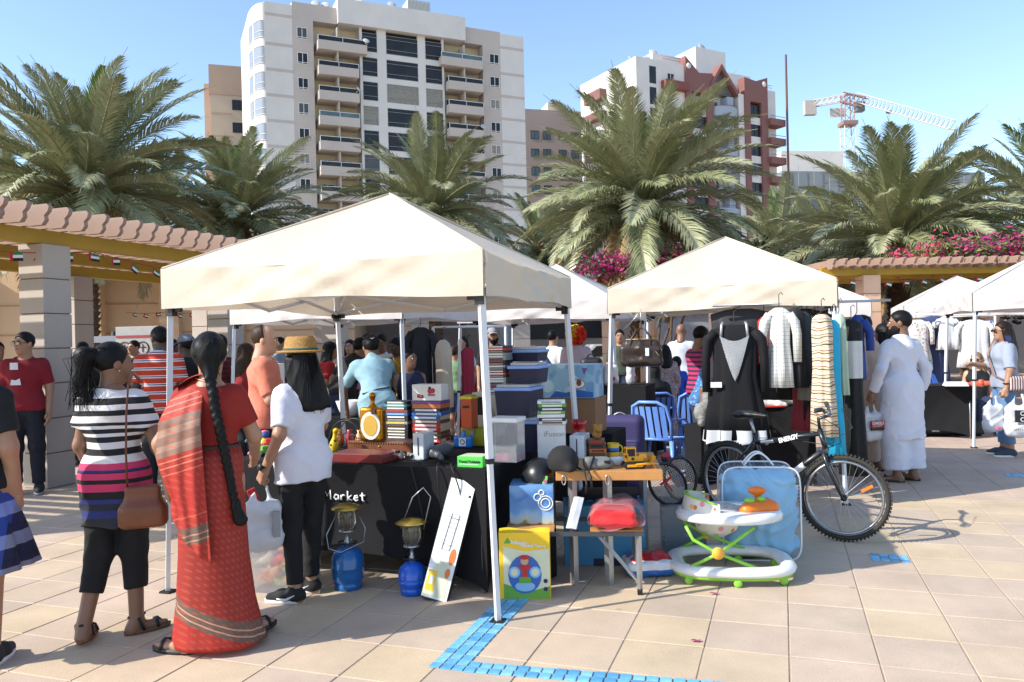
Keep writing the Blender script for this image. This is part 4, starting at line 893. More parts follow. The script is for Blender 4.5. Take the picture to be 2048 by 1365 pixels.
t, w_, h_, D = ibox('console_box', 'white game console carton with red handheld pictured, on the book stack', 'box', 823, 884, 802, 770, TZ + bs[2] + .002, .13, pc['white'])
face(t, pc['black'], [(-.085, .025), (-.03, .015), (-.025, .04), (-.08, .055)], -D / 2); face(t, pc['red'], [(-.075, .032), (-.04, .024), (-.036, .038), (-.072, .048)], -D / 2 - .001); face(t, pc['red'], disc(.03, .075, .022), -D / 2); face(t, pc['black'], disc(.028, .098, .012), -D / 2 - .0002); face(t, pc['red'], disc(.055, .078, .02), -D / 2 - .0004); face(t, pc['grey'], rect(.01, .075, .035, .055), -D / 2)
text('print_text', 'FIFA09', .016, pc['red'], t, (.012, -D / 2 - .002, .04), (R(90), 0, 0))
def console(label, l, r, yb, yt, z, rz):
    t, w_, h_, D = ibox('game_console', label, 'game console', l, r, yb, yt, z, .2, M('console_white', 'd4d7dc', .25), rz=rz, group='white game consoles', ch=.006)
    face(t, pc['black'], rect(-.004, .004, h_ * .18, h_ * .85), -D / 2, .002, 'disc_slot'); return t
console('white upright game console in front of the book stack', 826, 848, 921, 868, TZ, TA + .1)
# hair dryer with cables
c = G(872, 918, TZ); t = thing('hair_dryer', 'black and grey hair dryer lying on the table', 'hair dryer', (c.x, c.y, TZ), R(60))
sdf('body', [rc((-.02, 0, .045), (.1, 0, .05), .042, .05, .02), rc((.1, 0, .05), (.17, 0, .05), .035, .028, .02), rc((0, 0, .04), (-.09, -.11, .02), .024, .019, .02)], M('dryer_grey', '55575c', .35), t, .007)
b = MB(); b.tube([(-.09, -.11, .02), (-.13, -.15, .012), (-.12, -.24, .0), (-.1, -.26, -.2), (-.16, -.25, -.3), (-.2, -.24, -.1)], .004, 6); b.build('cable', BLK, t)
tm = Matrix.Translation(T1o) @ Matrix.Rotation(TA, 4, 'Z')
for k, (xs, lab) in enumerate((((-.36, -.32, -.3, -.26, -.24), 'black cable looping over the table edge by the dryer'), ((-.3, -.22, -.16, -.2, -.12), 'black cable hanging toward the leaning box'), ((-.52, -.5, -.46, -.42, -.44), 'thin black cable hanging left of the dryer'))):
    zs = ((.77, .775, .55, .4, .62), (.77, .775, .6, .45, .5), (.77, .775, .62, .4, .25))[k]; ys = (.15, -.012, -.05, -.045, -.04)
    cp = [tm @ Vector((xs[i], ys[i] if i < 2 else ys[i] + .03, zs[i])) for i in range(5)]
    pts = []
    for i in range(4):
        for q in range(6):
            s_ = q / 6; p0, p1 = cp[i], cp[i + 1]; a = cp[max(i - 1, 0)]; e = cp[min(i + 2, 4)]
            pts.append(.5 * ((2 * p0) + (p1 - a) * s_ + (2 * a - 5 * p0 + 4 * p1 - e) * s_ * s_ + (3 * p0 - a - 3 * p1 + e) * s_ ** 3))
    b = MB(); b.tube(pts, .0042, 6); setp(b.build('power_cable', BLK), lab, 'cable', 'loose cables on the table edge')
# crumpled clear bag of trinkets
rndb = random.Random(5); c = G(796, 922, TZ)
b = MB()
for k in range(46):
    p = Vector((rndb.gauss(0, .06), rndb.gauss(0, .03), abs(rndb.gauss(.018, .014)))); e = [Vector((rndb.uniform(-1, 1), rndb.uniform(-1, 1), rndb.uniform(-.6, 1))) * .022 for _ in range(3)]
    b.add([p + e[0] + Vector((0, 0, .012)), p + e[1] + Vector((0, 0, .012)), p + e[2] + Vector((0, 0, .012))], [(0, 1, 2)], k % 2)
for q in b.v: pass
t = thing('bag_of_trinkets', 'crumpled clear bag of small trinkets at the table edge', 'bag', (c.x, c.y, TZ), TA); b.build('film', [M('film_clear', 'c9cbd0', .15, spec=.8), M('trinket', '9a8a80', .4)], t)
# wire basket with jars
c = G(700, 897, TZ); t = thing('wire_basket', 'black scrolled wire basket of ornaments behind the white-shirted woman', 'basket', (c.x, c.y, TZ), TA); b = MB()
for y in (-.06, .06):
    b.tube([(-.15 * math.cos(a * .2244), y, .02 + .2 * math.sin(a * .2244)) for a in range(15)], .005, 6)
    for sx in (-1, 1): b.tube([(sx * (.06 + .04 * math.cos(a * .6) * (1 - a / 16)), y, .08 + .04 * math.sin(a * .6) * (1 - a / 16)) for a in range(14)], .004, 5)
for x in (-.14, -.05, .05, .14): b.tube([(x, -.06, .012), (x, .06, .012)], .004, 5)
b.build('wire_frame', BLK, t)
for k, (dx, cc, nm) in enumerate(((-.09, 'orange', 'copper jar on the left of the wire basket'), (0, 'red', 'dark red jar in the middle of the wire basket'), (.09, 'cream', 'pale jar on the right of the wire basket'))):
    q = tm.to_3x3() @ Vector((dx, 0, 0)); b = MB(); b.lathe([(.026, 0), (.036, .03), (.034, .08), (.018, .105), (.024, .125), (.001, .127)], 14); o = setp(b.build('ornament_jar', M('jar_' + cc, {'orange': 'b5733c', 'red': '8a2434', 'cream': 'cfae7c'}[cc], .3, metal=.3 if cc != 'red' else 0), None, (c.x + q.x, c.y + q.y, TZ + .016)), nm, 'jar', 'ornament jars in the wire basket')
toy('yellow giraffe toy leaning in front of the wire basket', 668, 906, [('body', spots('giraffe', 'd9b81e', ['6a4a10', '3a2a10'], 26, .7, .3), [el((0, 0, .045), (.03, .03, .045)), rc((0, 0, .07), (.015, -.005, .15), .018, .014), el((.02, -.012, .165), (.02, .026, .017))])])
cover_table('far_table', 'black covered table under the white tent where men bend over', (-1.0, 8.32, 0), TA, 1.6, .6, .74, .1, .05)
bq = P(698, 800, 8.75); t = thing('white_bowl', 'white ceramic bowl on the far table beyond the pole', 'bowl', (bq.x, 8.85, .742), 0)
part('bowl', pc['white'], t, lambda m: m.lathe([(.07, 0), (.13, .06), (.17, .18), (.165, .18), (.12, .07), (.001, .02)], 20))
# perfume flask, green box, tool boxes, white panel
t, w_, h_, D = ibox('blue_flask', 'bright blue ribbed flask with round white emblem', 'flask', 906, 944, 897, 864, TZ, .06, None, build=False)
sdf('body', [rb((0, 0, h_ * .36), (w_ / 2, D / 2, h_ * .36), .018), rc((0, 0, h_ * .7), (0, 0, h_ * .95), .018, .014, .01)], M('flask_blue', '1f74c4', .3), t, .006)
face(t, pc['white'], rect(-.028, .028, h_ * .12, h_ * .62), -D / 2); face(t, pc['black'], disc(0, h_ * .37, .02), -D / 2 - .001); face(t, pc['white'], disc(0, h_ * .37, .014), -D / 2 - .002)
t, w_, h_, D = ibox('shovel_box', 'bright green carton lettered Travel Foldable at the table corner', 'box', 914, 966, 936, 914, TZ, .15, M('carton_lime', '4cc24a', .45))
text('print_text', 'Travel Foldable', .024, pc['black'], t, (-w_ / 2 + .008, -D / 2 - .001, h_ * .42), (R(90), 0, 0), shear=.2, bold=.0006); face(t, pc['white'], rect(-w_ / 2 + .01, w_ / 2 - .03, h_ * .26, h_ * .3), -D / 2)
part('lid_picture', pc['pale'], t, lambda m: m.box((0, 0, h_ + .0005), (w_ * .9, D * .85, .001)))
t, w_, h_, D = ibox('tool_case', 'yellow-green plastic tool case behind the blue flask', 'case', 920, 985, 893, 856, TZ, .14, M('case_yellow', '9c9a1c', .4), ch=.012); part('latch', pc['grey'], t, lambda m: m.box((-.03, -D / 2 - .004, h_ * .75), (.04, .008, .03)))
TCZ = TZ + h_ + .002
t, w_, h_, D = ibox('orange_tool_box', 'orange tool box with green and yellow lid on the tool case', 'box', 922, 944, 858, 800, TCZ, .12, M('case_orange', 'c24a14', .4), ch=.008); part('lid', pc['yellow'], t, lambda m: m.box((0, 0, h_ + .012), (w_ + .01, D + .01, .022), ch=.004)); part('lid_trim', pc['green'], t, lambda m: m.box((0, 0, h_ + .027), (w_ * .8, D * .8, .008))); part('slot', pc['black'], t, lambda m: m.box((0, -D / 2 - .001, h_ * .75), (w_ * .6, .004, .02)))
t, w_, h_, D = ibox('white_appliance', 'pale computer case with dark window and fan grille behind the front pole', 'computer case', 945, 998, 872, 786, TZ + .06, .2, M('case_pale', 'b9b6b0', .5)); part('stand', BLK, t, lambda m: m.box((0, 0, -.031), (w_ * .9, .18, .06)))
face(t, GLASS, rect(-w_ / 2 + .015, -.02, h_ * .48, h_ * .9), -D / 2, .002, 'dark_window'); part('fan_grille', pc['grey'], t, lambda m: [m.tube([(.035 + r * math.cos(a * .35), -D / 2 - .003, h_ * .45 + r * 1.7 * math.sin(a * .35)) for a in range(18)], .003, 5, closed=True) for r in (.02, .032, .044)])
# stacked cd tower and storage bins
discs_stack('disc_tower', 'tall tower of disc cases by the front pole', 974, 1013, 790, 692, TZ + .06 + h_ + .004, .14, 20, [('black', 'grey'), ('grey', 'white'), ('black', 'grey'), ('black', 'red'), ('grey', 'black'), ('grey', 'white'), ('grey', 'white'), ('black', 'grey'), ('red', 'white'), ('black', 'white')], jit=.003)
BIN = M('bin_navy', '141a3a', .35, var=.1); LID = M('lid_blue', '7f9fdc', .4); LIDC = M('lid_clear', 'a9acb2', .2, spec=.7); CLR = M('clear_plastic', 'd2d6dc', .12, trans=.75, spec=.5, var=.05)
def bin_(label, l, r, yb, yt, z, D=.24, rz=TA):
    t, w_, h_, D = ibox('storage_bin', label, 'storage bin', l, r, yb, yt, z, D, None, rz=rz, group='navy storage bins', build=False); hb = h_ - .045
    def bd(m):
        rr = [(w_ / 2 - .012, D / 2 - .012, 0), (w_ / 2, D / 2, hb)]
        m.add([(sx * q[0], sy * q[1], q[2]) for q in rr for sx, sy in ((-1, -1), (1, -1), (1, 1), (-1, 1))], [(3, 2, 1, 0), (4, 5, 6, 7)] + [(i, (i + 1) % 4, 4 + (i + 1) % 4, 4 + i) for i in range(4)])
    part('tub', BIN, t, bd); part('lid_rim', LID, t, lambda m: m.box((0, 0, hb + .011), (w_ + .02, D + .02, .022), ch=.006)); part('lid', LIDC, t, lambda m: m.box((0, 0, hb + .033), (w_ - .02, D - .02, .022), ch=.006))
    return z + h_ + .001
zb1 = bin_('navy storage bin at the bottom of the stack', 1022, 1076, 906, 836, TZ, .3); zb2 = bin_('navy storage bin second from the bottom', 990, 1060, 836, 770, zb1, .3); zb3 = bin_('navy storage bin third from the bottom', 1018, 1076, 768, 726, zb2, .24); bin_('shallow navy storage bin on top of the stack', 1017, 1076, 724, 694, zb3, .24)
t, w_, h_, D = ibox('clear_container', 'tall clear plastic container with white lid at the table corner', 'container', 980, 1034, 926, 846, TZ, .16, CLR, ch=.008); part('lid', pc['white'], t, lambda m: m.box((0, 0, h_ + .014), (w_ + .016, D + .016, .03), ch=.008)); part('contents', pc['pink'], t, lambda m: m.box((-.02, 0, .03), (w_ * .5, D * .6, .05), ch=.01))
# ---- counter behind with boxes
q = G(1195, 868, .765); t = cover_table('black_table', 'black covered table behind the wooden bench carrying the foot bath carton', (q.x + .12, q.y - .02, 0), TA, 1.1, .5)
t, w_, h_, D = ibox('brown_carton', 'large plain brown carton under the blue foot bath box', 'carton', 1090, 1190, 868, 797, .765, .36, M('cardboard', '8f6a4c', .8, var=.08)); BZ = .765 + h_ + .002
t, w_, h_, D = ibox('foot_bath_carton', 'blue watery printed foot bath carton on the brown carton', 'carton', 1078, 1186, 797, 730, BZ, .32, spots('water_print', '8fb6cc', ['7aa6c4', 'a9c8d6', 'b9d2d8', '6f9cc0'], 9, .4, .5))
face(t, pc['grey'], disc(.1, h_ * .42, .075, .045), -D / 2); face(t, pc['white'], disc(.1, h_ * .42, .06, .033), -D / 2 - .001); face(t, pc['brown'], disc(.115, h_ * .46, .022, .028), -D / 2 - .002); face(t, pc['blue'], [(-w_ / 2 + .1, .005), (w_ / 2 - .005, .005), (w_ / 2 - .005, .05), (.1, .07), (0, .045), (-w_ / 2 + .15, .06)], -D / 2); face(t, pc['purple'], [(w_ / 2 - .1, h_ - .03), (w_ / 2 - .05, h_ - .03), (w_ / 2 - .08, h_ - .09)], -D / 2); face(t, pc['navy'], rect(-w_ / 2 + .01, -w_ / 2 + .06, h_ - .07, h_ - .03), -D / 2)
# ---- wooden bench (folding) and what stands on it
WOOD = M('pine', 'b98348', .5, var=.2, vs=5, bump=.1, bs=50); WZ = .73
wo = G(1118, 962, .67); WR = R(-6)
t = thing('wooden_bench', 'varnished pine bench top on aluminium legs with clasps', 'bench', (wo.x, wo.y, 0), WR)
part('top', WOOD, t, lambda m: m.box((.31, .4, .70), (.66, .8, .06), ch=.004))
for x, y in ((.08, .08), (.3, .08), (.08, .72), (.56, .72)): part('leg', ALU, t, lambda m: m.bar((x, y, 0), (x, y, .67), .04))
for x in (.03, .3): part('clasp', ALU, t, lambda m: m.tube([(x + .012 * math.cos(a * .5236), -.006, .675 + .03 * math.sin(a * .5236)) for a in range(12)], .004, 5, closed=True))
t, w_, h_, D = ibox('white_carton', 'tall white carton lettered iFusion on the wooden bench', 'carton', 1076, 1131, 924, 850, WZ, .14, pc['white'], rz=WR); text('print_text', 'iFusion', .05, pc['grey'], t, (-.05, -D / 2 - .001, h_ * .68), (R(90), 0, 0)); IZ = WZ + h_ + .002; face(t, pc['navy'], [(.02, 0), (w_ / 2 - .005, 0), (w_ / 2 - .005, h_ * .3), (.03, h_ * .2)], -D / 2)
discs_stack('game_case_stack', 'stack of green and white game cases on the white carton', 1076, 1131, 850, 802, IZ, .13, 7, [('white', 'brown'), ('black', 'white'), ('white', 'white'), ('green', 'cream'), ('navy', 'white'), ('green', 'white'), ('white', 'grey')], rz=WR)
console('second white console, right of the white carton', 1140, 1168, 918, 872, WZ, WR - .2)
c = G(1160, 890, WZ); t = thing('red_vase', 'glossy red flared vase behind the second console', 'vase', (c.x, c.y + .05, WZ), 0)
part('vase', M('red_gloss', 'b5141a', .2, coat=.4), t, lambda m: m.lathe([(.06, 0), (.075, .03), (.07, .06), (.05, .09), (.055, .15), (.068, .19), (.062, .19), (.05, .15), (.045, .1), (.001, .09)], 22))
bk = discs_stack('small_book_stack', 'short stack of old brown books under a teddy', 1178, 1212, 916, 880, WZ, .12, 4, [('brown', 'brown'), ('orange', 'brown'), ('brown', 'black'), ('brown', 'red')], rz=WR)
kb = bk[0].location; BRN = M('teddy', 'a9793a', .95, bump=.4, bs=120)
t = thing('teddy', 'small yellow-brown teddy on the old books', 'toy', (kb.x, kb.y, WZ + bk[2] + .001), .3, 'small toys on the table'); sdf('body', [el((0, 0, .03), (.035, .03, .032)), el((0, -.02, .07), (.03, .028, .028)), el((.025, -.015, .095), (.011,) * 3), el((-.025, -.015, .095), (.011,) * 3), el((0, -.05, .063), (.012,) * 3)], BRN, t, .006)
c = G(1228, 914, WZ); t = thing('yellow_mug', 'yellow mug with blue motif on the wooden bench', 'mug', (c.x, c.y + .04, WZ), 0); part('mug', pc['yellow'], t, lambda m: (m.lathe([(.038, 0), (.042, .005), (.042, .09), (.038, .09), (.037, .01), (.001, .008)], 18), m.tube([(.04 + .026 * math.sin(a * .35), 0, .045 + .03 * math.cos(a * .35)) for a in range(10)], .006, 6))); part('motif', pc['blue'], t, lambda m: m.lathe([(.0425, .03), (.0425, .06)], 18))
c = G(1234, 932, WZ); t = thing('white_cup_bowl', 'small white bowl left of the toy bulldozer', 'bowl', (c.x, c.y + .03, WZ), 0); part('bowl', pc['white'], t, lambda m: m.lathe([(.03, 0), (.04, .005), (.062, .045), (.058, .045), (.035, .012), (.001, .01)], 18))
# black cap and grey hip bag
c = G(1128, 944, WZ); t = thing('riding_hat', 'black velvet riding hat on the bench edge', 'hat', (c.x, c.y + .08, WZ), R(15))
sdf('shell', [el((0, 0, .055), (.098, .115, .098)), rc((0, -.08, .03), (0, -.13, .022), .05, .03, .02, fl=1), pl((0, 0, .004), (0, 0, -1))], M('velvet', (.012, .012, .013, 1), .9), t, .009); part('strap', BLK, t, lambda m: m.tube([(.07, -.06, .02), (.09, -.14, .005), (.085, -.19, -.06), (.08, -.185, -.12)], .007, 6))
c = G(1196, 940, WZ); t = thing('hip_bag', 'grey hip bag with black straps on the bench', 'bag', (c.x, c.y + .04, WZ), R(12))
sdf('pouch', [rb((0, 0, .04), (.09, .04, .04), .03), el((.04, -.02, .03), (.07, .04, .03))], M('bag_grey', '6f716e', .8, bump=.2, bs=80), t, .008, wrinkle(.003)); part('strap', BLK, t, lambda m: (m.tube([(-.03, -.03, .08), (-.06, -.06, .03), (-.09, -.1, .003), (-.09, -.14, -.02), (-.085, -.145, -.09)], .008, 6), m.box((.05, -.052, .045), (.04, .008, .022))))
# toy bulldozer
c = G(1272, 938, WZ); t = thing('toy_bulldozer', 'yellow toy bulldozer at the right end of the bench', 'toy', (c.x, c.y + .03, WZ), R(5)); YB = M('toy_yellow', 'dd9a12', .35)
part('body', YB, t, lambda m: (m.box((-.01, 0, .06), (.12, .05, .035), ch=.006), m.box((.045, 0, .075), (.05, .045, .03), ch=.006), m.box((-.06, 0, .075), (.025, .05, .04), ch=.004)))
part('cab', GLASS, t, lambda m: m.box((-.03, 0, .1), (.055, .045, .045), ch=.004)); part('cab_roof', YB, t, lambda m: (m.box((-.03, 0, .128), (.066, .055, .01), ch=.003), [m.box((-.03 + sx * .028, sy * .022, .1), (.006, .006, .05)) for sx in (-1, 1) for sy in (-1, 1)]))
for s_ in (-1, 1):
    part('track', BLK, t, lambda m: m.prism([(-.085, .02), (-.07, .003), (.045, .003), (.06, .02), (.045, .042), (-.07, .042)], s_ * .036 - .014, s_ * .036 + .014, axis=1)); part('track_frame', YB, t, lambda m: m.box((-.012, s_ * .052, .022), (.1, .006, .016), ch=.003)); part('push_arm', YB, t, lambda m: m.bar((-.01, s_ * .06, .03), (.1, s_ * .055, .035), .01))
part('blade', YB, t, lambda m: m.grid(lambda u, v: (.115 - .018 * math.sin(math.pi * v), (u - .5) * .15, .004 + .075 * v), 6, 6)); part('decal', pc['black'], t, lambda m: (m.box((-.065, -.0265, .078), (.014, .002, .016)), m.box((-.02, -.0265, .062), (.018, .002, .016))))
# ---- low folding table in front and the goods around it
lo_ = G(1010, 1062, .39); LR = R(-5); LW = .84
t = thing('low_table', 'low folding camp table with slatted wooden top and aluminium legs', 'table', (lo_.x, lo_.y, 0), LR); LZ = .39
for k in range(7): part('slat', WOOD, t, lambda m: m.box((.15, .03 + k * .055, LZ - .008), (.3, .048, .016), ch=.002)); part('slat', WOOD, t, lambda m: m.box((LW - .16, .03 + k * .055, LZ - .008), (.32, .048, .016), ch=.002))
part('edge_rail', M('dark_rail', '3c3e42', .5), t, lambda m: (m.box((LW / 2, -.004, LZ - .02), (LW, .016, .024)), m.box((LW / 2, .395, LZ - .02), (LW, .016, .024)), m.box((LW / 2, .2, LZ - .026), (.05, .39, .018))))
for x, y in ((LW - .03, .01), (LW - .03, .38), (.03, .01), (.03, .38)): o = part('leg', ALU, t, lambda m: m.bar((x, y, .03), (x, y, LZ - .02), .024)); part('foot_cap', BLK, o, lambda m: m.box((x, y, .018), (.03, .03, .036)))
part('brace', ALU, t, lambda m: (m.bar((LW - .27, .0, LZ - .03), (LW - .04, .02, .08), .016), m.bar((.27, 0, LZ - .03), (.05, .02, .08), .016)))
t, w_, h_, D = ibox('snow_picture_box', 'box printed with a snowy mountain on the left of the low table', 'box', 1020, 1108, 1050, 972, LZ, .26, None, rz=LR, build=False)
m_, nt, bb = newmat('mountain_print'); sp = nd(nt, 'ShaderNodeSeparateXYZ', {0: nd(nt, 'ShaderNodeTexCoord').outputs['Object']}); nz = nd(nt, 'ShaderNodeTexNoise', {'Vector': nd(nt, 'ShaderNodeTexCoord').outputs['Object'], 'Scale': 14, 'Detail': 6})
vv = nd(nt, 'ShaderNodeMath', {0: nz.outputs['Fac'], 1: .16, 2: sp.outputs[2]}, operation='MULTIPLY_ADD').outputs[0]
finish(nt, bb, ramp(nt, nd(nt, 'ShaderNodeMapRange', {'Value': vv, 'From Min': .06, 'From Max': .31}).outputs[0], [(0, C('4a4a30')), (.12, C('b9b9a0')), (.3, C('8fb0d0')), (.5, C('5f8fc4')), (.75, C('3f74b4')), (1, C('6f9ccc'))], 'LINEAR'), .35, .05)
part('body', m_, t, lambda m: m.box((0, 0, h_ / 2), (w_, D, h_), ch=.004)); part('dark_side', pc['black'], t, lambda m: m.box((w_ / 2 + .001, 0, h_ / 2), (.004, D - .01, h_ - .01)))
part('white_emblem', pc['white'], t, lambda m: [m.tube([(x + r * math.cos(a * .3142), -D / 2 - .002, z + r * math.sin(a * .3142)) for a in range(20)], .004, 5, closed=True) for x, z, r in ((w_ / 2 - .05, h_ * .55, .045), (w_ / 2 - .05, h_ * .55, .028), (w_ / 2 - .1, h_ * .7, .022), (w_ / 2 - .075, h_ * .82, .016))])
# big black helmet behind it
c = G(1083, 985, .62); t = thing('snow_helmet', 'large round black helmet with green and pink sticker', 'helmet', (c.x, c.y + .32, .02), 0)
part('stand', CLOTH, t, lambda m: m.lathe([(.1, 0), (.1, .53)], 14)); sdf('shell', [el((0, 0, .64), (.118, .135, .125)), pl((0, 0, .552), (0, 0, -1))], M('helmet_black', (.012, .013, .016, 1), .35), t, .009)
part('sticker', pc['lime'], t, lambda m: m.grid(lambda u, v: (.01 + .03 * u + .008 * v, -.139 + .012 * v, .6 + .065 * v), 3, 4)); part('sticker', pc['pink'], t, lambda m: m.box((.03, -.138, .635), (.018, .008, .018)))
t, w_, h_, D = ibox('football_target_box', 'tall yellow and green carton lettered Inflatable Football Target', 'carton', 1000, 1102, 1200, 1066, 0, .075, pc['yellow'], rz=R(-4))
face(t, pc['pale'], [(-w_ / 2 + .025, .01), (w_ / 2 - .004, .01), (w_ / 2 - .004, h_ * .76), (0, h_ * .72), (-w_ / 2 + .025, h_ * .8)], -D / 2); face(t, pc['green'], [(-w_ / 2 + .025, .006), (w_ / 2 - .004, .006), (w_ / 2 - .004, h_ * .2), (.02, h_ * .12), (-w_ / 2 + .025, h_ * .24)], -D / 2 - .0012)
face(t, pc['blue'], [(p[0] * (1 + .25 * (h_ * .4 - p[1])), p[1]) for p in disc(0, h_ * .38, .1, h_ * .29)], -D / 2 - .002); face(t, pc['sky'], disc(0, h_ * .2, .06, .03), -D / 2 - .003)
for x in (-.062, .062): face(t, pc['sky'], disc(x, h_ * .41, .034), -D / 2 - .003); face(t, pc['pale'], disc(x, h_ * .41, .022), -D / 2 - .004)
face(t, pc['red'], [(-.05, h_ * .52), (.05, h_ * .52), (.016, h_ * .44), (.016, h_ * .34), (-.016, h_ * .34), (-.016, h_ * .44)], -D / 2 - .004); face(t, pc['skin'], disc(0, h_ * .58, .024), -D / 2 - .005); face(t, pc['red'], disc(0, h_ * .635, .03, .014), -D / 2 - .006); face(t, pc['green'], rect(-.035, .035, h_ * .25, h_ * .34), -D / 2 - .0045); face(t, pc['navy'], disc(w_ / 2 - .03, h_ * .28, .013), -D / 2 - .003); face(t, pc['navy'], disc(w_ / 2 - .03, h_ * .16, .013), -D / 2 - .003); face(t, pc['green'], [(-w_ / 2 + .03, h_ * .84), (-w_ / 2 + .075, h_ * .84), (-w_ / 2 + .052, h_ * .93)], -D / 2 - .001)
text('print_text', 'Inflatable', .03, pc['white'], t, (-w_ / 2 + .07, -D / 2 - .0015, h_ * .84), (R(90), R(6), 0), bold=.001); text('print_text', 'Football Target', .03, pc['white'], t, (-w_ / 2 + .135, -D / 2 - .0015, h_ * .795), (R(90), R(4), 0), bold=.001) if False else text('print_text', 'Football Target', .024, pc['white'], t, (-w_ / 2 + .13, -D / 2 - .0015, h_ * .79), (R(90), R(2), 0), bold=.0008)
part('torn_flap', pc['yellow'], t, lambda m: m.grid(lambda u, v: ((u - .5) * w_, -D / 2 + D * v * .8, h_ + .012 * v + .006 * math.sin(u * 9) * v), 10, 3))
t, w_, h_, D = ibox('blue_carton', 'large blue carton with brown tape under the low table', 'carton', 1130, 1292, 1132, 1012, 0, .3, M('carton_blue', '3f87b4', .6, var=.08), rz=R(-3)); face(t, pc['brown'], rect(.0, .05, 0, h_ * .35), -D / 2, .0015, 'tape'); face(t, pc['navy'], rect(-.08, .11, .0, .05), -D / 2 - .001, .001, 'tape')
part('folded_boards', M('board_dark', '23262c', .7), t, lambda m: (m.box((0, .1, h_ + .03), (w_ * .9, .1, .05)), m.box((.05, 0, h_ + .072), (w_ * .7, .12, .03))))
for k, (x0, y0, x1, y1) in enumerate(((1140, 972, 1136, 1046), (1158, 995, 1142, 1058))):
    a = G(x1, y1, LZ + .002); e = P(x0, y0, a.y + .1); o = MB(); o.bar(a, e, .05, .012); setp(o.build('aluminium_strip', ALU), ('upright aluminium strip leaning on the bench', 'short aluminium strip leaning on the low table')[k], 'strip', 'loose aluminium strips')
# red cloth in a clear bag
c = G(1236, 1062, LZ); t = thing('bagged_cloth', 'folded red cloth spilling from a clear plastic bag on the low table', 'cloth', (c.x, c.y + .13, LZ), LR)
sdf('folded_cloth', [rb((-.015, -.02, .065), (.135, .13, .055), .04), el((.0, -.13, .06), (.12, .03, .05))], M('cloth_red', 'cf1f24', .8, sheen=.3), t, .008, lambda g: .006 * np.sin(95 * g[..., 2] + 6 * g[..., 0]) * (g[..., 1] < .1) + .003 * np.sin(40 * g[..., 0]))
b = MB()
def film(u, v):
    a = 6.2832 * u; rx = .165 - .02 * math.sin(a * 3) - .05 * max(0, v - .75); rz_ = .085 + .012 * math.sin(a * 2 + 1); return (rx * math.cos(a) + .02 * v, -.165 + .36 * v + .012 * math.sin(5 * a), .088 + rz_ * math.sin(a) * (1 - .45 * max(0, v - .7)) + .008 * math.sin(9 * v + 4 * a))
b.grid(film, 40, 10); b.build('plastic_film', M('film_pink', 'e8c4ca', .2, trans=.6, spec=.6, alpha=.55), t)
# clear tub with rackets
t, w_, h_, D = ibox('clear_tub', 'cloudy plastic tub holding two rackets beside the low table', 'tub', 1326, 1412, 1108, 1012, 0, .3, None, rz=R(-8), build=False); TUBM = M('cloudy_plastic', 'aab4bd', .25, trans=.55, var=.08)
def tub(m, w_=w_, D=D, h_=h_, th=.006):
    for s_ in (-1, 1): m.box((s_ * (w_ / 2 - th / 2), 0, h_ / 2), (th, D, h_)); m.box((0, s_ * (D / 2 - th / 2), h_ / 2), (w_ - 2 * th - .001, th, h_))
    m.box((0, 0, th / 2), (w_ - 2 * th - .001, D - 2 * th - .001, th)); m.tube([(-w_ / 2, -D / 2, h_), (w_ / 2, -D / 2, h_), (w_ / 2, D / 2, h_), (-w_ / 2, D / 2, h_)], .008, 6, closed=True)
part('wall', TUBM, t, tub); part('printed_pack', spots('pack_print', 'b9c4d0', ['3a6a9c', 'e0e0d8', '5a9ac0'], 40, .4, .4), t, lambda m: m.box((-.04, -.05, .06), (.16, .1, .1), ch=.004))
tubc = t.location.copy(); b = MB(); b.lathe([(.001, -.033), (.024, -.024), (.033, 0), (.024, .024), (.001, .033)], 14); setp(b.build('tennis_ball', M('ball', 'b9cf2a', .9), None, (tubc.x + .08, tubc.y - .05, .16)), 'yellow-green ball inside the cloudy tub', 'ball')
def racket(label, base, tilt, rz, c):
    t = thing('tennis_racket', label, 'racket', base, rz, 'rackets standing in the tub'); t.rotation_euler = (tilt[0], tilt[1], rz); b = MB(); z0 = .4
    b.tube([(.125 * math.cos(a * .2244), 0, z0 + .165 * math.sin(a * .2244)) for a in range(28)], .012, 8, closed=True); b.build('frame', M('racket_frame', '1b1d22', .3), t); st = MB()
    for k in range(-7, 8):
        x = k * .0155; e = .165 * math.sqrt(max(0, 1 - (x / .125) ** 2)); st.tube([(x, 0, z0 - e), (x, 0, z0 + e)], .0016, 4)
    for k in range(-9, 10):
        z = k * .017; e = .125 * math.sqrt(max(0, 1 - (z / .165) ** 2)); st.tube([(-e, .001, z0 + z), (e, .001, z0 + z)], .0016, 4)
    st.build('strings', M('string_pale', 'b9b4a8', .5), t); part('logo_print', c, t, lambda m: (m.box((0, -.003, z0 + .03), (.1, .0012, .018)), m.box((0, -.003, z0 - .02), (.012, .0012, .09))))
    part('throat', M('racket_frame', '1b1d22'), t, lambda m: (m.tube([(-.05, 0, z0 - .15), (0, 0, .16)], .009, 8), m.tube([(.05, 0, z0 - .15), (0, 0, .16)], .009, 8))); part('grip', M('grip', '2a2a2c', .8), t, lambda m: m.tube([(0, 0, 0), (0, 0, .17)], .015, 8)); return t
racket('front racket head-up in the tub, with red print', (tubc.x + .09, tubc.y - .06, .16), (R(6), R(-33)), R(4), pc['red']); racket('rear racket head-up in the tub, with blue print', (tubc.x + .1, tubc.y + .03, .15), (R(8), R(-20)), R(14), pc['blue'])
t = thing('racket_case', 'red and black racket case behind the bench end', 'case', P(1345, 940, 5.75), R(20)); t.rotation_euler = (0, R(-28), R(20)); sdf('case', [rb((0, 0, 0), (.035, .025, .14), .02)], M('case_red', 'b0222e', .5), t, .008); sdf('trim', [rb((-.025, -.01, .02), (.02, .022, .11), .015)], BLK, t, .008)
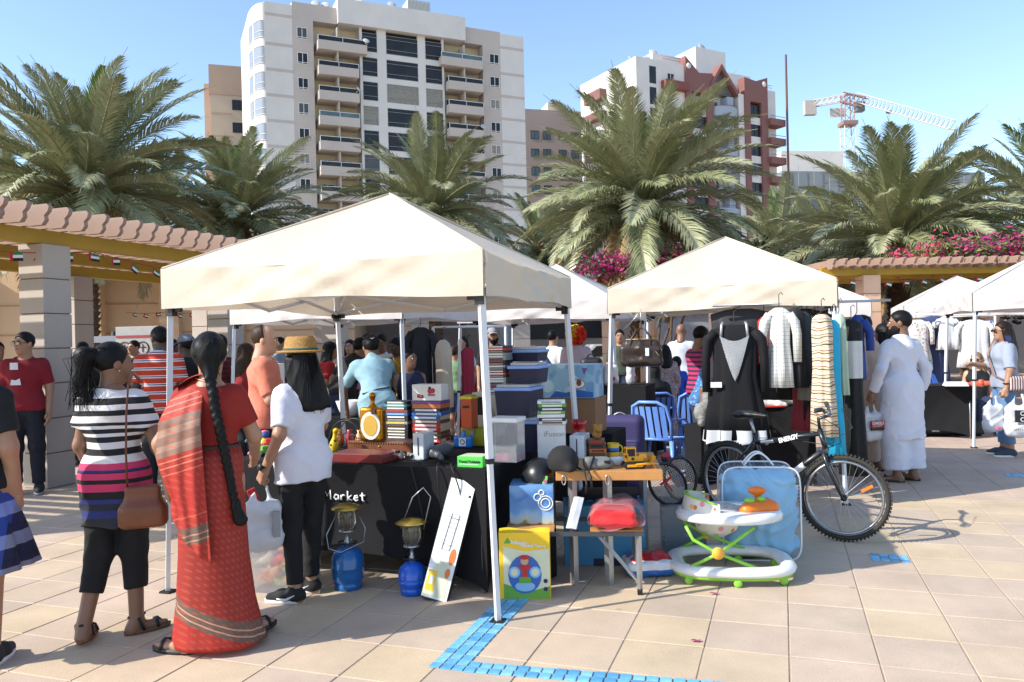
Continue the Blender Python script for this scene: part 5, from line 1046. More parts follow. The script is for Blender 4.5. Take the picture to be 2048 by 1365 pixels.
# blue and white parcel on the floor
c = G(1305, 1160); t = thing('plastic_parcel', 'blue and white plastic parcel with red print on the paving', 'parcel', (c.x, c.y + .13, 0), R(5)); sdf('parcel', [rb((0, 0, .06), (.17, .12, .055), .045), el((.03, .02, .11), (.11, .09, .04))], SM('parcel_bands', [(0, '2a63b0'), (.055, 'd9dade'), (.11, 'b02830')], 0, .2, 2, .25), t, .01, wrinkle(.006, (40, 45, 50)))
# ---- baby walker
c = G(1462, 1150); WS = .98; t = thing('baby_walker', 'white and lime baby walker with orange toy tray and patterned seat', 'baby walker', (c.x, c.y + .02, 0), R(-6)); PW = M('walker_white', 'dcdedd', .3); LIME = M('walker_lime', '86c440', .4); ORG = M('walker_orange', 'e2761c', .4)
def oval(rx, ry, z, n=40, p=3.2): return [(rx * math.copysign(abs(math.cos(a)) ** (2 / p), math.cos(a)), ry * math.copysign(abs(math.sin(a)) ** (2 / p), math.sin(a)), z) for a in [6.2832 * i / n for i in range(n)]]
part('base_ring', PW, t, lambda m: m.tube(oval(.35, .27, .085), .042, 10, closed=True, flat=(1.25, .8))); part('base_trim', LIME, t, lambda m: m.tube(oval(.365, .285, .058), .02, 8, closed=True))
for k, (x, y) in enumerate(((-.29, -.22), (0, -.285), (.29, -.22), (-.29, .2), (.1, .28), (.32, .18))):
    o = part('caster', LIME, t, lambda m: m.box((x, y, .045), (.03, .03, .03), ch=.006)); w2 = MB(); w2.T = Matrix.Translation((x, y, .026)) @ Matrix.Rotation(R(90), 4, 'X'); w2.lathe([(.001, -.016), (.02, -.016), (.026, -.01), (.026, .01), (.02, .016), (.001, .016)], 16); w2.build('wheel', LIME, o)
for s_ in (-1, 1):
    part('strut', LIME, t, lambda m: (m.tube([(-.3, s_ * .2, .36), (-.26, s_ * .22, .28), (-.12, s_ * .235, .2), (.14, s_ * .235, .1)], .011, 8), m.tube([(.12, s_ * .2, .35), (-.1, s_ * .245, .2), (-.28, s_ * .23, .11)], .011, 8)))
    w2 = MB(); w2.T = Matrix.Translation((-.11, s_ * .25, .2)) @ Matrix.Rotation(R(90), 4, 'X'); w2.lathe([(.001, -.014), (.034, -.012), (.04, 0), (.034, .012), (.001, .014)], 18); w2.build('pivot_knob', M('knob_orange', 'e8a83a', .4), t)
part('tray', PW, t, lambda m: m.loft([(0, 0, .365, .31, .22), (0, 0, .372, .335, .25), (0, 0, .40, .34, .255), (0, 0, .425, .325, .24), (0, 0, .43, .28, .2)], 44))
SEATM = spots('seat_print', 'd8d4c8', ['d9774a', '9cc46a', '8fb0cc', 'd98a9c', 'e0b070'], 17, .8, .3)
def seatback(u, v): a = R(95) + R(175) * u; k = 1 - .1 * v; return (-.1 + .2 * k * math.cos(a), .01 + .19 * k * math.sin(a), .42 + .11 * v * (.6 + .4 * math.sin(math.pi * u)))
part('seat', SEATM, t, lambda m: (m.grid(seatback, 24, 6), m.grid(lambda u, v: tuple(Vector(seatback(u, v)) * 1.0 + Vector((.022 * (1 - 2 * u) * 0 + .02, 0, 0))), 24, 6), m.loft([(-.08, 0, .25, .05, .05), (-.08, 0, .3, .13, .13), (-.08, 0, .4, .17, .17), (-.08, 0, .432, .175, .175)], 24)))
part('seat_piping', LIME, t, lambda m: m.tube([seatback(i / 24, 1) for i in range(25)], .007, 6))
sdf('toy_tray', [rc((.1, -.1, .435), (.26, -.04, .44), .05, .045, .03), rc((.26, -.04, .44), (.26, .1, .44), .04), pl((0, 0, .425), (0, 0, -1))], ORG, t, .009); sdf('toy_mirror', [el((.19, .04, .535), (.06, .03, .028)), rc((.19, .04, .51), (.19, .03, .44), .016)], ORG, t, .008); sdf('toy_button', [el((.12, -.07, .49), (.035, .025, .02)), el((.2, -.04, .495), (.03, .025, .018))], LIME, t, .007)
# ---- comforter in a clear zip bag
c = G(1530, 1122); t = thing('comforter_bag', 'pale blue quilt in a clear zipped bag standing behind the walker', 'bedding', (c.x, c.y + .12, 0), R(-8)); w_ = .25; h_ = .315
sdf('quilt', [rb((0, 0, h_), (w_, .125, h_ - .01), .1), el((0, -.05, h_), (w_ * .8, .11, h_ * .8), .05)], M('quilt_blue', '8fbfdc', .85, sheen=.3), t, .011, lambda g: .02 * np.sin(26 * g[..., 0] + 5 * np.sin(11 * g[..., 2])) * np.sin(24 * g[..., 2] + 4 * np.sin(13 * g[..., 0])))
part('bag_piping', M('pipe_white', 'dfe3e6', .3), t, lambda m: [m.tube([(sx, y, sz) for sx, sz in [(p[0], p[2] + h_ + .01) for p in [(q[0], 0, q[1]) for q in [(o[0], o[1]) for o in oval(w_ + .01, h_ + .005, 0, 44, 7)]]]], .006, 6, closed=True) for y in (-.13, .13)])
sdf('bag_film', [rb((0, 0, h_ + .012), (w_ + .014, .165, h_ + .008), .1)], M('film_clear2', 'dfe8ee', .08, trans=.95, spec=.6, alpha=.18), t, .016)
part('handle', M('pipe_white', 'dfe3e6'), t, lambda m: [m.tube([(-.1 + .2 * i / 12, y, 2 * h_ + .015 + .085 * math.sin(math.pi * i / 12)) for i in range(13)], .007, 6) for y in (-.05, .03)])
# ---- gas lanterns
def lantern(label, px, py, hb, rb_, rz, blue, handle=1):
    c = G(px, py); t = thing('gas_lantern', label, 'gas lantern', (c.x, c.y + rb_, 0), rz, 'gas lanterns before the table'); B = M('gas_' + blue, blue, .3, coat=.3)
    part('cylinder', B, t, lambda m: m.lathe([(rb_ * .85, 0), (rb_ * .88, .035), (rb_ * .8, .045), (rb_ * .97, .06), (rb_, .1), (rb_, hb * .5), (rb_ * 1.012, hb * .505), (rb_, hb * .52), (rb_, hb - .08), (rb_ * .85, hb - .035), (rb_ * .5, hb - .008), (.02, hb)], 26))
    part('valve', ALU, t, lambda m: m.lathe([(.02, hb), (.02, hb + .03), (.012, hb + .04), (.012, hb + .08), (.05, hb + .09), (.055, hb + .1), (.02, hb + .105)], 14)); part('collar', BLK, t, lambda m: m.tube([(rb_ * .55 * math.cos(a * .5236), rb_ * .55 * math.sin(a * .5236), hb + .02) for a in range(12)], .006, 6, closed=True))
    z0 = hb + .1; part('globe', M('lamp_glass', 'c9c6bc', .08, trans=.9), t, lambda m: m.lathe([(.045, z0), (.058, z0 + .05), (.055, z0 + .12), (.05, z0 + .13)], 18)); part('burner', M('brass_dark', '7a6a3c', .4, metal=.6), t, lambda m: (m.lathe([(.012, z0), (.014, z0 + .07), (.022, z0 + .08), (.02, z0 + .12)], 10), [m.tube([(.058 * math.cos(a), .058 * math.sin(a), z0), (.06 * math.cos(a), .06 * math.sin(a), z0 + .14)], .003, 5) for a in (.4, 2.5, 4.6)]))
    part('cap', M('brass_cap', 'b59a4a', .35, metal=.7), t, lambda m: m.lathe([(.095, z0 + .135), (.1, z0 + .14), (.06, z0 + .16), (.001, z0 + .172)], 22))
    if handle: part('handle', ALU, t, lambda m: m.tube([(.06 * math.cos(2.5), .06 * math.sin(2.5), z0 + .12), (-.13, -.01, z0 - .02), (-.12, -.04, z0 - .1), (-.05, -.08, z0 - .12), (.1, -.03, z0 - .08), (.115, 0, z0), (.06, .02, z0 + .12)], .0035, 6))
    else: part('handle', ALU, t, lambda m: m.tube([(-.07, 0, z0 + .1), (.02, -.02, z0 + .3), (.09, -.02, z0 + .36), (.13, 0, z0 + .3), (.08, 0, z0 + .1)], .0035, 6))
lantern('tall blue gas lantern beside the black trainers', 690, 1186, .27, .102, .3, '1d62a4'); lantern('smaller blue gas lantern touching the leaning carton', 822, 1196, .2, .088, -.2, '1c5cc8', 0)
# ---- leaning carton
a = G(866, 1205); t = thing('leaning_carton', 'long white carton with black edges leaning on the table', 'carton', (a.x, a.y + .02, .004), R(-14)); t.rotation_euler = (R(-16), R(12), R(-14)); L_ = .735; W_ = .17
part('carton', pc['black'], t, lambda m: m.box((0, .02, L_ / 2), (W_, .045, L_), ch=.002)); face(t, pc['white'], rect(-W_ / 2 + .004, W_ / 2 - .004, .01, L_ - .004), -.0025, .002, 'white_face')
face(t, pc['pale'], [(-W_ / 2 + .006, .02), (W_ / 2 - .02, .02), (W_ / 2 - .03, .22), (-.02, .24), (-W_ / 2 + .006, .12)], -.005); face(t, pc['yellow'], rect(-.07, -.015, .05, .17), -.006); face(t, pc['white'], rect(-.055, -.03, .09, .14), -.007); face(t, pc['orange'], disc(.05, .27, .02, .05), -.006); face(t, pc['orange'], disc(.045, .17, .016, .03), -.006); face(t, pc['black'], rect(.055, .07, L_ - .1, L_ - .085), -.005)
part('rack_drawing', pc['black'], t, lambda m: ([m.bar((x, -.005, .3), (x + .012, -.005, .52), .006, .002) for x in (-.03, .02)], [m.bar((-.03 + .012 * k / 8, -.005, .3 + .22 * k / 8), (.02 + .012 * k / 8, -.005, .3 + .22 * k / 8), .003, .0015) for k in range(9)], m.bar((-.06, -.005, .34), (.05, -.005, .33), .004, .0015), m.bar((-.03, -.005, .5), (.07, -.005, .49), .004, .0015)))
text('print_text', 'HOME LINE', .022, pc['grey'], t, (-.04, -.0055, .56), (R(90), R(-90), 0)) if False else None
# ---- clear bin of soft toys
t, w_, h_, D = ibox('toy_bin', 'clear plastic bin heaped with soft toys beside the red sari', 'bin', 490, 596, 1188, 1092, 0, .34, None, rz=R(-12), build=False); part('wall', M('clear_bin', 'ccd0d8', .2, trans=.7, alpha=.45), t, lambda m: tub(m, w_, D, h_)); tc_ = t.location.copy(); rr = random.Random(9); TM = Matrix.Translation(tc_) @ Matrix.Rotation(R(-12), 4, 'Z'); plush = [M('plush_%d' % k, c_, .95, bump=.4, bs=90) for k, c_ in enumerate(('c8a83a', 'b8642a', 'd0c8b4', '8a4a5c', '9aa05a', 'c0392b', '6a5a8a', 'd89a6a'))]
n = 0
nm_ = ['orange', 'brown', 'cream', 'plum', 'olive', 'red', 'mauve', 'peach']; lay = ['at the bottom left', 'at the bottom centre', 'at the bottom right', 'in the middle left', 'in the middle', 'in the middle right', 'on the left of the heap top', 'on the heap centre', 'on the right of the heap top']
for k in range(9):
    x = (k % 3 - 1) * w_ * .27; y = rr.uniform(-.06, .04); z = .012 + (k // 3) * h_ * .36; p = TM @ Vector((x, y, z)); s_ = 1.25; c1 = plush[(k * 3 + 1) % 8]; c2 = plush[(k * 5 + 2) % 8]
    tt = thing('plush_toy', nm_[(k * 3 + 1) % 8] + ' soft toy ' + lay[k] + ' of the clear bin', 'toy', p, rr.uniform(0, 6), 'soft toys in the clear bin')
    sdf('body', [el((0, 0, .05), (.055, .05, .048)), rc((.04, 0, .03), (.075, .02, .03), .02), rc((-.04, 0, .03), (-.075, .02, .03), .02)], c1, tt, .011); sdf('head', [el((.02, -.03, .1), (.04, .04, .036)), el((.05, -.02, .13), (.014,) * 3), el((-.01, -.02, .135), (.014,) * 3)], c2, tt, .011)
# ---- suitcase
c = P(1243, 840, 7.7); t = thing('purple_suitcase', 'dark purple soft suitcase with silver handle behind the bench', 'suitcase', (c.x, 7.8, 0), R(-15)); sdf('shell', [rb((0, 0, .42), (.235, .13, .37), .07), rb((0, -.12, .33), (.19, .03, .22), .03)], M('suitcase_purple', '37305c', .7, bump=.1, bs=60), t, .012); part('handle', ALU, t, lambda m: m.tube([(-.06 + .12 * i / 8, -.02, .79 + .025 * math.sin(math.pi * i / 8)) for i in range(9)], .008, 6)); part('zip', pc['grey'], t, lambda m: m.tube([(x, -.153, z) for x, z in ((-.17, .55), (.17, .55))], .004, 5))
for x in (-.15, .15): part('wheel', BLK, t, lambda m: m.box((x, 0, .025), (.05, .06, .05), ch=.015))
# ---- plastic chairs
BLU = M('chair_blue', '6c98e8', .35, var=.06)
def chair(label, loc, rz, proto=[None]):
    if proto[0] is None:
        t = thing('plastic_chair', label, 'chair', loc, rz, 'blue plastic chairs')
        part('seat', BLU, t, lambda m: m.grid(lambda u, v: ((u - .5) * (.44 - .04 * v), -.2 + .42 * v, .43 - .025 * math.sin(math.pi * u) * math.sin(math.pi * v) - .03 * (1 - v) ** 3), 10, 8)); part('seat_rim', BLU, t, lambda m: m.tube([(-.22, -.2, .405), (.22, -.2, .405), (.2, .22, .43), (-.2, .22, .43)], .016, 6, closed=True))
        b = MB()
        for k in range(5): b.grid(lambda u, v: (-.17 + k * .075 + .055 * u - .0, .21 + .13 * v + .02 * math.sin(math.pi * (k + u) / 5), .44 + .36 * v), 2, 6)
        b.build('backrest', BLU, t); part('back_frame', BLU, t, lambda m: m.tube([(-.2, .2, .43), (-.22, .27, .62), (-.19, .34, .8), (-.1, .37, .85), (.1, .37, .85), (.19, .34, .8), (.22, .27, .62), (.2, .2, .43)], .018, 8))
        for s_ in (-1, 1): part('arm', BLU, t, lambda m: m.tube([(s_ * .22, .27, .66), (s_ * .25, .1, .64), (s_ * .255, -.1, .63), (s_ * .25, -.18, .59), (s_ * .235, -.2, .41)], .018, 8, flat=(1.3, .7)))
        for sx, sy in ((-1, -1), (1, -1), (1, 1), (-1, 1)): part('leg', BLU, t, lambda m: m.tube([(sx * .2, sy * .2, .42), (sx * .24, sy * .25 + .02, 0)], [.028, .018], 6))
        proto[0] = t; return t
    t = copy_tree(proto[0]); t.location = loc; t.rotation_euler = (0, 0, rz); t['label'] = label; return t
c = G(1340, 958); chair('blue plastic armchair in the middle, nearest the bicycle', (c.x - .05, c.y + .25, 0), R(150)); c = G(1405, 920); chair('blue plastic armchair beside the hanging black dress', (c.x, c.y + .25, 0), R(165)); c = P(1310, 800, 10.2); chair('blue plastic armchair under the seated person in black', (c.x - .05, 10.2, 0), R(185)); c = P(1885, 790, 13.0); chair('blue plastic armchair behind the shoe table on the right', (c.x, 13.0, 0), R(20))
# ---- far counter with shopping bags
c = P(1285, 771, 9.2); cover_table('black_counter', 'black draped counter holding shopping bags under the white tent', (c.x, 9.0, 0), TA, 1.3, .6, 1.0, .05, .02)
def shopping_bag(label, c, s, rz, mat, prints=(), grp=None, vox=.011):
    t = thing('shopping_bag', label, 'bag', c, rz, grp); sdf('bag', [rb((0, 0, .17 * s), (.13 * s, .06 * s, .16 * s), .05 * s), el((0, 0, .1 * s), (.14 * s, .09 * s, .1 * s)), rc((-.06 * s, 0, .3 * s), (-.03 * s, 0, .42 * s), .025 * s, .012 * s, .04), rc((.06 * s, 0, .3 * s), (.03 * s, 0, .42 * s), .025 * s, .012 * s, .04)], mat, t, vox, wrinkle(.007 * s, (30 / s, 34 / s, 22 / s), s * 3 + rz))
    for m_, pts in prints:
        b = MB(); b.prism(pts, -.1 * s - .002, -.1 * s + .03 * s, axis=1); b.build('print', m_, t)
    return t
WB = M('bag_white', 'd9dbe0', .35, transl=.2)
for k, px in enumerate((1222, 1262)):
    q = P(px, 764, 9.25); shopping_bag(('white shopping bag on the counter, behind the tent pole', 'white shopping bag on the right end of the counter')[k], (q.x, 9.25, 1.003), .7, .2 + k, WB, [(pc['red'], rect(-.03, .03, .06, .1))], 'bags on the counter')
q = P(1182, 730, 9.25); t = thing('black_backpack', 'black backpack standing on the counter behind the foot bath carton', 'bag', (q.x, 9.2, 1.003), R(-10)); sdf('pack', [rb((0, 0, .17), (.13, .08, .165), .06), rb((0, -.07, .12), (.1, .04, .09), .03)], BLK, t, .012, wrinkle(.004)); part('strap', BLK, t, lambda m: m.tube([(-.05, 0, .33), (-.03, 0, .37), (.03, 0, .37), (.05, 0, .33)], .01, 6))
# ---- hanging things
def garment(label, px, y0, y1, d, w_, mat, sleeve=0, rz=TA, flare=1.25, dep=.045, cat='garment', name='hanging_garment', fold=.11, z0=None, extra=None, grp='clothes on hangers', nf=7, hook=.12, sh=None):
    a = P(px, y0, d); zt = a.z; zb_ = P(px, y1, d).z; t = thing(name, label, cat, (a.x, a.y, 0), rz, grp); h_ = zt - zb_; sw = w_ / 2 * (sh or 1)
    b = MB(); b.loft([(0, 0, zb_, w_ / 2 * flare, dep * 1.2, 1.3), (0, 0, zb_ + h_ * .25, w_ / 2 * (1 + (flare - 1) * .6), dep * 1.1, 1), (0, 0, zb_ + h_ * .55, w_ / 2 * .88, dep, .7), (0, 0, zt - .14, w_ / 2 * .95, dep, .4), (0, 0, zt - .045, sw, dep * .7, .2), (0, 0, zt - .01, sw * .55, dep * .5, .1), (0, 0, zt, sw * .35, dep * .4, 0)], 48, fold, nf, ph=px * .1); b.build('cloth', mat, t)
    if sleeve:
        for s_ in (-1, 1): part('sleeve', mat, t, lambda m: m.tube([(s_ * sw * .8, 0, zt - .06), (s_ * (sw + .03), 0, zt - .14), (s_ * (sw + .05), .0, zt - sleeve * .5), (s_ * (sw + .05), -.01, zt - sleeve)], [.06, .065, .055, .05], 10, flat=(1, .75)))
    part('hanger', BLK, t, lambda m: m.tube([(-sw * .75, 0, zt - .05), (0, 0, zt + .025), (0, 0, zt + hook), (.02, 0, zt + hook + .02), (.035, 0, zt + hook)], .004, 5))
    if extra: extra(t, zt, zb_)
    return t
BV = M('black_velour', (.014, .014, .016, 1), .8, spec=.15, bump=.1, bs=30); LACE = M('silver_lace', 'a9aaac', .35, metal=.5, bump=.6, bs=90)
def dress_x(t, zt, zb_):
    b = MB(); b.grid(lambda u, v: ((u - .5) * .26 * (1 - v) ** .8 + .0, -.064 - .006 * math.sin(math.pi * u), zt - .1 - .42 * v - .05 * math.sin(math.pi * u) * (1 - v)), 10, 14); b.build('lace_yoke', LACE, t)
    part('hem_band', M('satin_white', 'c9cbce', .35), t, lambda m: m.grid(lambda u, v: ((.272 + .012 * (1 - v)) * (1 + .1 * math.sin(9 * 6.2832 * u)) * math.cos(6.2832 * u), .066 * (1 + .22 * math.sin(9 * 6.2832 * u)) * math.sin(6.2832 * u), zb_ - .025 + .115 * v + (1 - v) * .02 * math.sin(31 * u)), 72, 4)); part('price_tag', pc['white'], t, lambda m: m.box((-.17, -.07, zt - .55), (.1, .003, .05)))
    part('strap', LACE, t, lambda m: [m.tube([(s_ * .12, -.05, zt - .12), (s_ * .11, -.03, zt), (s_ * .1, 0, zt + .02)], .014, 6) for s_ in (-1, 1)])
garment('long black dress with silver lace yoke and white hem, hung outermost', 1468, 650, 880, 7.25, .42, BV, .62, R(-16), 1.3, .05, 'dress', 'black_dress', .1, extra=dress_x)
garment('plain black dress hung behind the lace-yoked one', 1482, 618, 800, 7.5, .56, M('black_lace', (.02, .018, .024, 1), .7), 0, R(-16), 1.0, .05, 'dress')
garment('white and black checked shirt on the clothes tent', 1558, 616, 775, 7.2, .2, plaid('check_white', 'd6d6d0', ['4a4a4c', '4a4a4c', '6a6a6c'], .035, lw=.12), .5, R(-16), 1.1, .07, 'shirt'); garment('bright red top peeping behind the checked shirt', 1528, 634, 730, 7.4, .12, M('top_red', 'c0301f', .8), 0, R(-16), 1, .05, 'top')
garment('wide black dress hung behind the dark shirts', 1602, 618, 800, 7.75, .42, M('black3', (.013, .013, .015, 1), .8), .5, R(-16), 1.05, .05, 'dress')
garment('black tunic hung behind the zigzag cardigan', 1632, 622, 840, 7.55, .3, M('black3', (.013, .013, .015, 1)), .5, R(-10), 1.1, .05, 'tunic')
garment('red and grey bag-like top low in the clothes row', 1606, 770, 862, 7.6, .2, SM('redgrey', [(0, '6a6668'), (.62, '8a2a32')], 0, 1.5, 2, .8), 0, R(-16), 1.1, .07, 'top', hook=.02)
gx = [(1590, 618, 775, '1a1b1f', 'black jacket right of the checked shirt', .18), (1604, 622, 770, '3a3f46', 'charcoal shirt in the row of clothes', .16), (1614, 630, 800, '8d8478', 'grey-brown shirt in the row of clothes', .16), (1628, 625, 790, '2a1a1a', 'dark maroon cardigan in the row of clothes', .16), (1636, 635, 760, '24489a', 'royal blue top in the row of clothes', .14)]
for k, (px, a, e, c_, lb, w_) in enumerate(gx): garment(lb, px, a, e, 7.25 + .06 * k, w_, M('cl_%d' % k, c_, .85, bump=.15, bs=60), .4 if k % 2 else 0, R(10), 1.1, .09, 'garment')
garment('long cream cardigan with zigzag rows near the tent pole', 1643, 628, 872, 6.98, .17, SM('zigzag', [(0, 'cdb99a'), (.02, '3a2e2a'), (.028, 'cdb99a'), (.045, '8a4a38'), (.052, 'd8cbb4')], 0, .07, 2, .85, .07, wob=.09), 0, R(15), 1.15, .1, 'cardigan', fold=.1)
garment('long turquoise dress hanging to the pavement by the pole', 1664, 640, 925, 7.0, .13, M('turquoise', '1fa3c8', .75), 0, R(5), 1.25, .07, 'dress', fold=.12); garment('pale green blouse beside the turquoise dress', 1678, 628, 790, 7.12, .1, M('pale_green', 'a9bca4', .8), 0, R(20), 1, .07, 'blouse')
garment('black and white long gown right of the tent pole', 1702, 640, 950, 7.3, .2, SM('gown_bands', [(0, '131315'), (1.13, 'c8c8c6'), (1.47, '131315')], 0, 1.8, 2, .8), 0, R(-10), 1.15, .09, 'gown'); garment('blue and black top at the back of the gown rail', 1714, 630, 760, 7.6, .12, M('cl_blue2', '23418c', .8), .35, R(-20), 1.05, .07, 'top')
part_rail = MB(); a = P(1425, 600, 7.42); e = P(1680, 596, 7.0); part_rail.tube([Vector((a.x, a.y, 1.84)), Vector((e.x + .5, e.y + .1, 1.84))], .012, 8); setp(part_rail.build('clothes_rail', ALU), 'steel rail under the valance carrying the clothes row', 'rail')
q = P(1545, 822, 8.2); cover_table('clothes_table', 'black covered table inside the clothes tent with white trainers', (q.x + .35, 7.95, 0), TA, .95, .55, .8, .05, .02)
def shoe_pair(label, px, py, d, c, sole, z=None, rz=.2, n=1):
    q = P(px, py, d); t = thing('trainer_shoe', label, 'shoe', (q.x, q.y, z if z is not None else q.z), rz); sdf('upper', [rc((-.09, 0, .045), (.06, 0, .035), .04, .032, .03), rc((-.09, 0, .05), (-.09, 0, .085), .036, .034, .02), rc((.06, 0, .03), (.12, 0, .025), .035, .028, .03), rc((-.09, 0, .09), (-.08, 0, .12), .024, op='s', k=.01), pl((0, 0, .012), (0, 0, -1))], c, t, .007); part('sole', sole, t, lambda m: m.loft([(0, 0, 0, .14, .042), (.005, 0, .02, .142, .043)], 24)); return t
shoe_pair('white and red trainer on the black table, toe to the right', 1545, 812, 8.1, pc['white'], pc['red'], .803, R(-15)); shoe_pair('second pale trainer behind the first on the black table', 1560, 805, 8.3, pc['cream'], pc['brown'], .803, R(10))
q = P(1408, 800, 8.35); t = thing('grey_plush', 'large shaggy grey plush animal on a box by the black dress', 'toy', (q.x + .02, 8.4, .62), R(40)); sdf('body', [el((0, 0, .12), (.15, .1, .12)), el((.08, -.02, .27), (.1, .09, .09)), rc((-.12, -.05, .04), (-.2, -.1, .03), .045), el((.15, -.02, .34), (.035,) * 3), el((.02, 0, .36), (.035,) * 3)], M('plush_grey', '8a8a88', .95, bump=.9, bs=70), t, .012, wrinkle(.006, (70, 70, 70))); part('support_box', CLOTH, t, lambda m: m.box((0, 0, -.31), (.34, .3, .616))); part('ribbon', pc['sky'], t, lambda m: m.lathe([(.09, .19), (.1, .205), (.09, .22)], 14, (.05, -.01, 0)))
# leather holdall hung from the eave
c = P(1284, 733, 7.6); t = thing('leather_holdall', 'dark brown leather holdall hanging from the clothes tent corner', 'bag', (c.x, c.y, c.z), R(-14)); LEA = M('leather_brown', '2e211b', .38, var=.3, vs=12, bump=.25, bs=35); w_ = .2
sdf('body', [rb((0, 0, .1), (w_, .085, .1), .03), rb((0, 0, .2), (w_ * .82, .06, .06), .03, k=.06), el((0, 0, .05), (w_ * 1.03, .1, .06))], LEA, t, .01, wrinkle(.005, (24, 30, 26), 2)); part('handle', LEA, t, lambda m: [m.tube([(-.1, y, .18), (-.09, y * .8, .27), (-.04, y * .3, .35), (.0, 0, .37), (.04, y * .3, .35), (.09, y * .8, .27), (.1, y, .18)], .009, 8) for y in (-.07, .07)]); part('tag', pc['white'], t, lambda m: m.box((.06, -.105, .14), (.035, .003, .075))); part('zip', pc['gold'], t, lambda m: m.tube([(-.15, 0, .262), (.15, 0, .262)], .005, 6)); part('strap', LEA, t, lambda m: m.tube([(.17, -.05, .22), (.2, -.1, .15), (.17, -.11, .1), (.13, -.09, .16)], .008, 6))
zz = 1.83 - c.z; part('hook_wire', ALU, t, lambda m: (m.tube([(0, 0, .37), (0, .0, zz)], .004, 5), [m.tube([(-.17 + .03 * k, 0, .36 + .02 * k), (-.02, .01 * k, zz - .05 + .01 * k), (.15 + .02 * k, 0, .34 + .03 * k)], .003, 5) for k in range(3)]))
# clothes under the middle tent
rl = MB(); a = P(866, 655, 9.0); e = P(950, 654, 9.0); rl.tube([a, e + Vector((.35, 0, 0))], .014, 8); rl.bar((a.x, 9.0, 0), a, .025); rl.bar((e.x + .35, 9, 0), (e.x + .35, 9, e.z), .025); setp(rl.build('garment_rack', LEGW), 'white garment rack under the middle white tent', 'rack', None)
garment('long black dress on the middle garment rack', 841, 655, 800, 8.7, .24, M('black2', (.012, .013, .02, 1), .8), .7, R(-5), .95, .06, 'dress', fold=.04); garment('sleeveless beige lace dress on the middle garment rack', 886, 680, 815, 8.6, .2, M('beige_lace', 'b8aa98', .85, bump=.4, bs=70), 0, R(-5), .95, .06, 'dress', fold=.05, sh=.75); garment('crimson scarf dress on the middle garment rack', 935, 695, 860, 8.75, .15, M('crimson', '8a1430', .75), 0, R(5), 1.3, .07, 'dress', fold=.12)
# right-hand stall
q = G(1985, 890); cover_table('shoe_table', 'black stretch covered table with sandals under the right tent', (q.x + .1, q.y + .6, 0), R(-17), 1.0, .6, .76, .1, .1)
q = P(1925, 768, 10.9)
for k, (px, lb, c_) in enumerate(((1952, 'coral red sandal, left one on the shoe table', 'c4553c'), (1978, 'coral red sandal, right one on the shoe table', 'c4553c'))):
    e = P(px, 766, 11.0); shoe_pair(lb, px, 766, 11.0, M('coral', c_, .5), pc['brown'], .763, R(100 + 10 * k))
q = P(1915, 768, 11.1); t = thing('folded_linen', 'folded white linen on the left of the shoe table', 'cloth', (q.x, 11.15, .762), R(-17)); part('fold', pc['white'], t, lambda m: [m.box((0, 0, .012 + .02 * k), (.3 - .02 * k, .2, .019), ch=.006) for k in range(3)])
FL = spots('floral', 'd6d2cc', ['b05a7a', '7a4a5a', 'c98a8a', '8a9a7a'], 22, .8, .33); BP = plaid('blue_pattern', '3a4f86', ['c2cad8', 'c2cad8', '2a3a6a'], .05, lw=.4)
for k, (px, y0, y1, d, w_, m_, lb, sl) in enumerate(((1832, 640, 740, 14.2, .42, FL, 'floral blouse at the left of the right-hand clothes row', .45), (1868, 632, 790, 14.3, .42, M('navy_blue', '3a4468', .85), 'long slate blue shirt in the right-hand clothes row', .6), (1893, 634, 700, 14.1, .3, pc['white'], 'short white blouse in the right-hand clothes row', .2), (1948, 640, 735, 13.4, .46, pc['white'], 'white tunic hanging behind the seated woman', .5), (1976, 642, 745, 13.6, .3, BP, 'blue patterned shirt beside the white tunic', .5))): garment(lb, px, y0, y1, d, w_, m_, sl, R(-12), 1.1, .07, 'garment')
rl = MB(); a = P(1815, 628, 14.2); e = P(1990, 632, 13.5); rl.tube([a, e], .014, 8); rl.bar((a.x, a.y, 0), a, .03); rl.bar((e.x, e.y, 0), e, .03); setp(rl.build('garment_rack', LEGW), 'garment rack behind the shoe table on the right', 'rack')
q = G(1870, 875); t = thing('black_case', 'long black instrument case lying open on the paving at right', 'case', (q.x, q.y + .3, 0), R(-12)); sdf('case', [rb((0, 0, .12), (.75, .2, .11), .05), rb((0, .16, .25), (.72, .05, .12), .04)], BLK, t, .02); part('tag', pc['white'], t, lambda m: m.box((.1, -.205, .1), (.1, .004, .06)))
q = G(1850, 850); t = thing('wooden_bench', 'low timber bench behind the black case at right', 'bench', (q.x, q.y + 1.4, 0), R(-12)); [part('plank', M('old_wood', '7a6a5a', .8, var=.2, vs=6), t, lambda m: m.box((0, .12 * k, .43), (1.9, .11, .04), ch=.004)) for k in range(3)]; [part('leg', M('old_wood', '7a6a5a'), t, lambda m: m.box((x, .12, .2), (.08, .3, .41))) for x in (-.75, .75)]
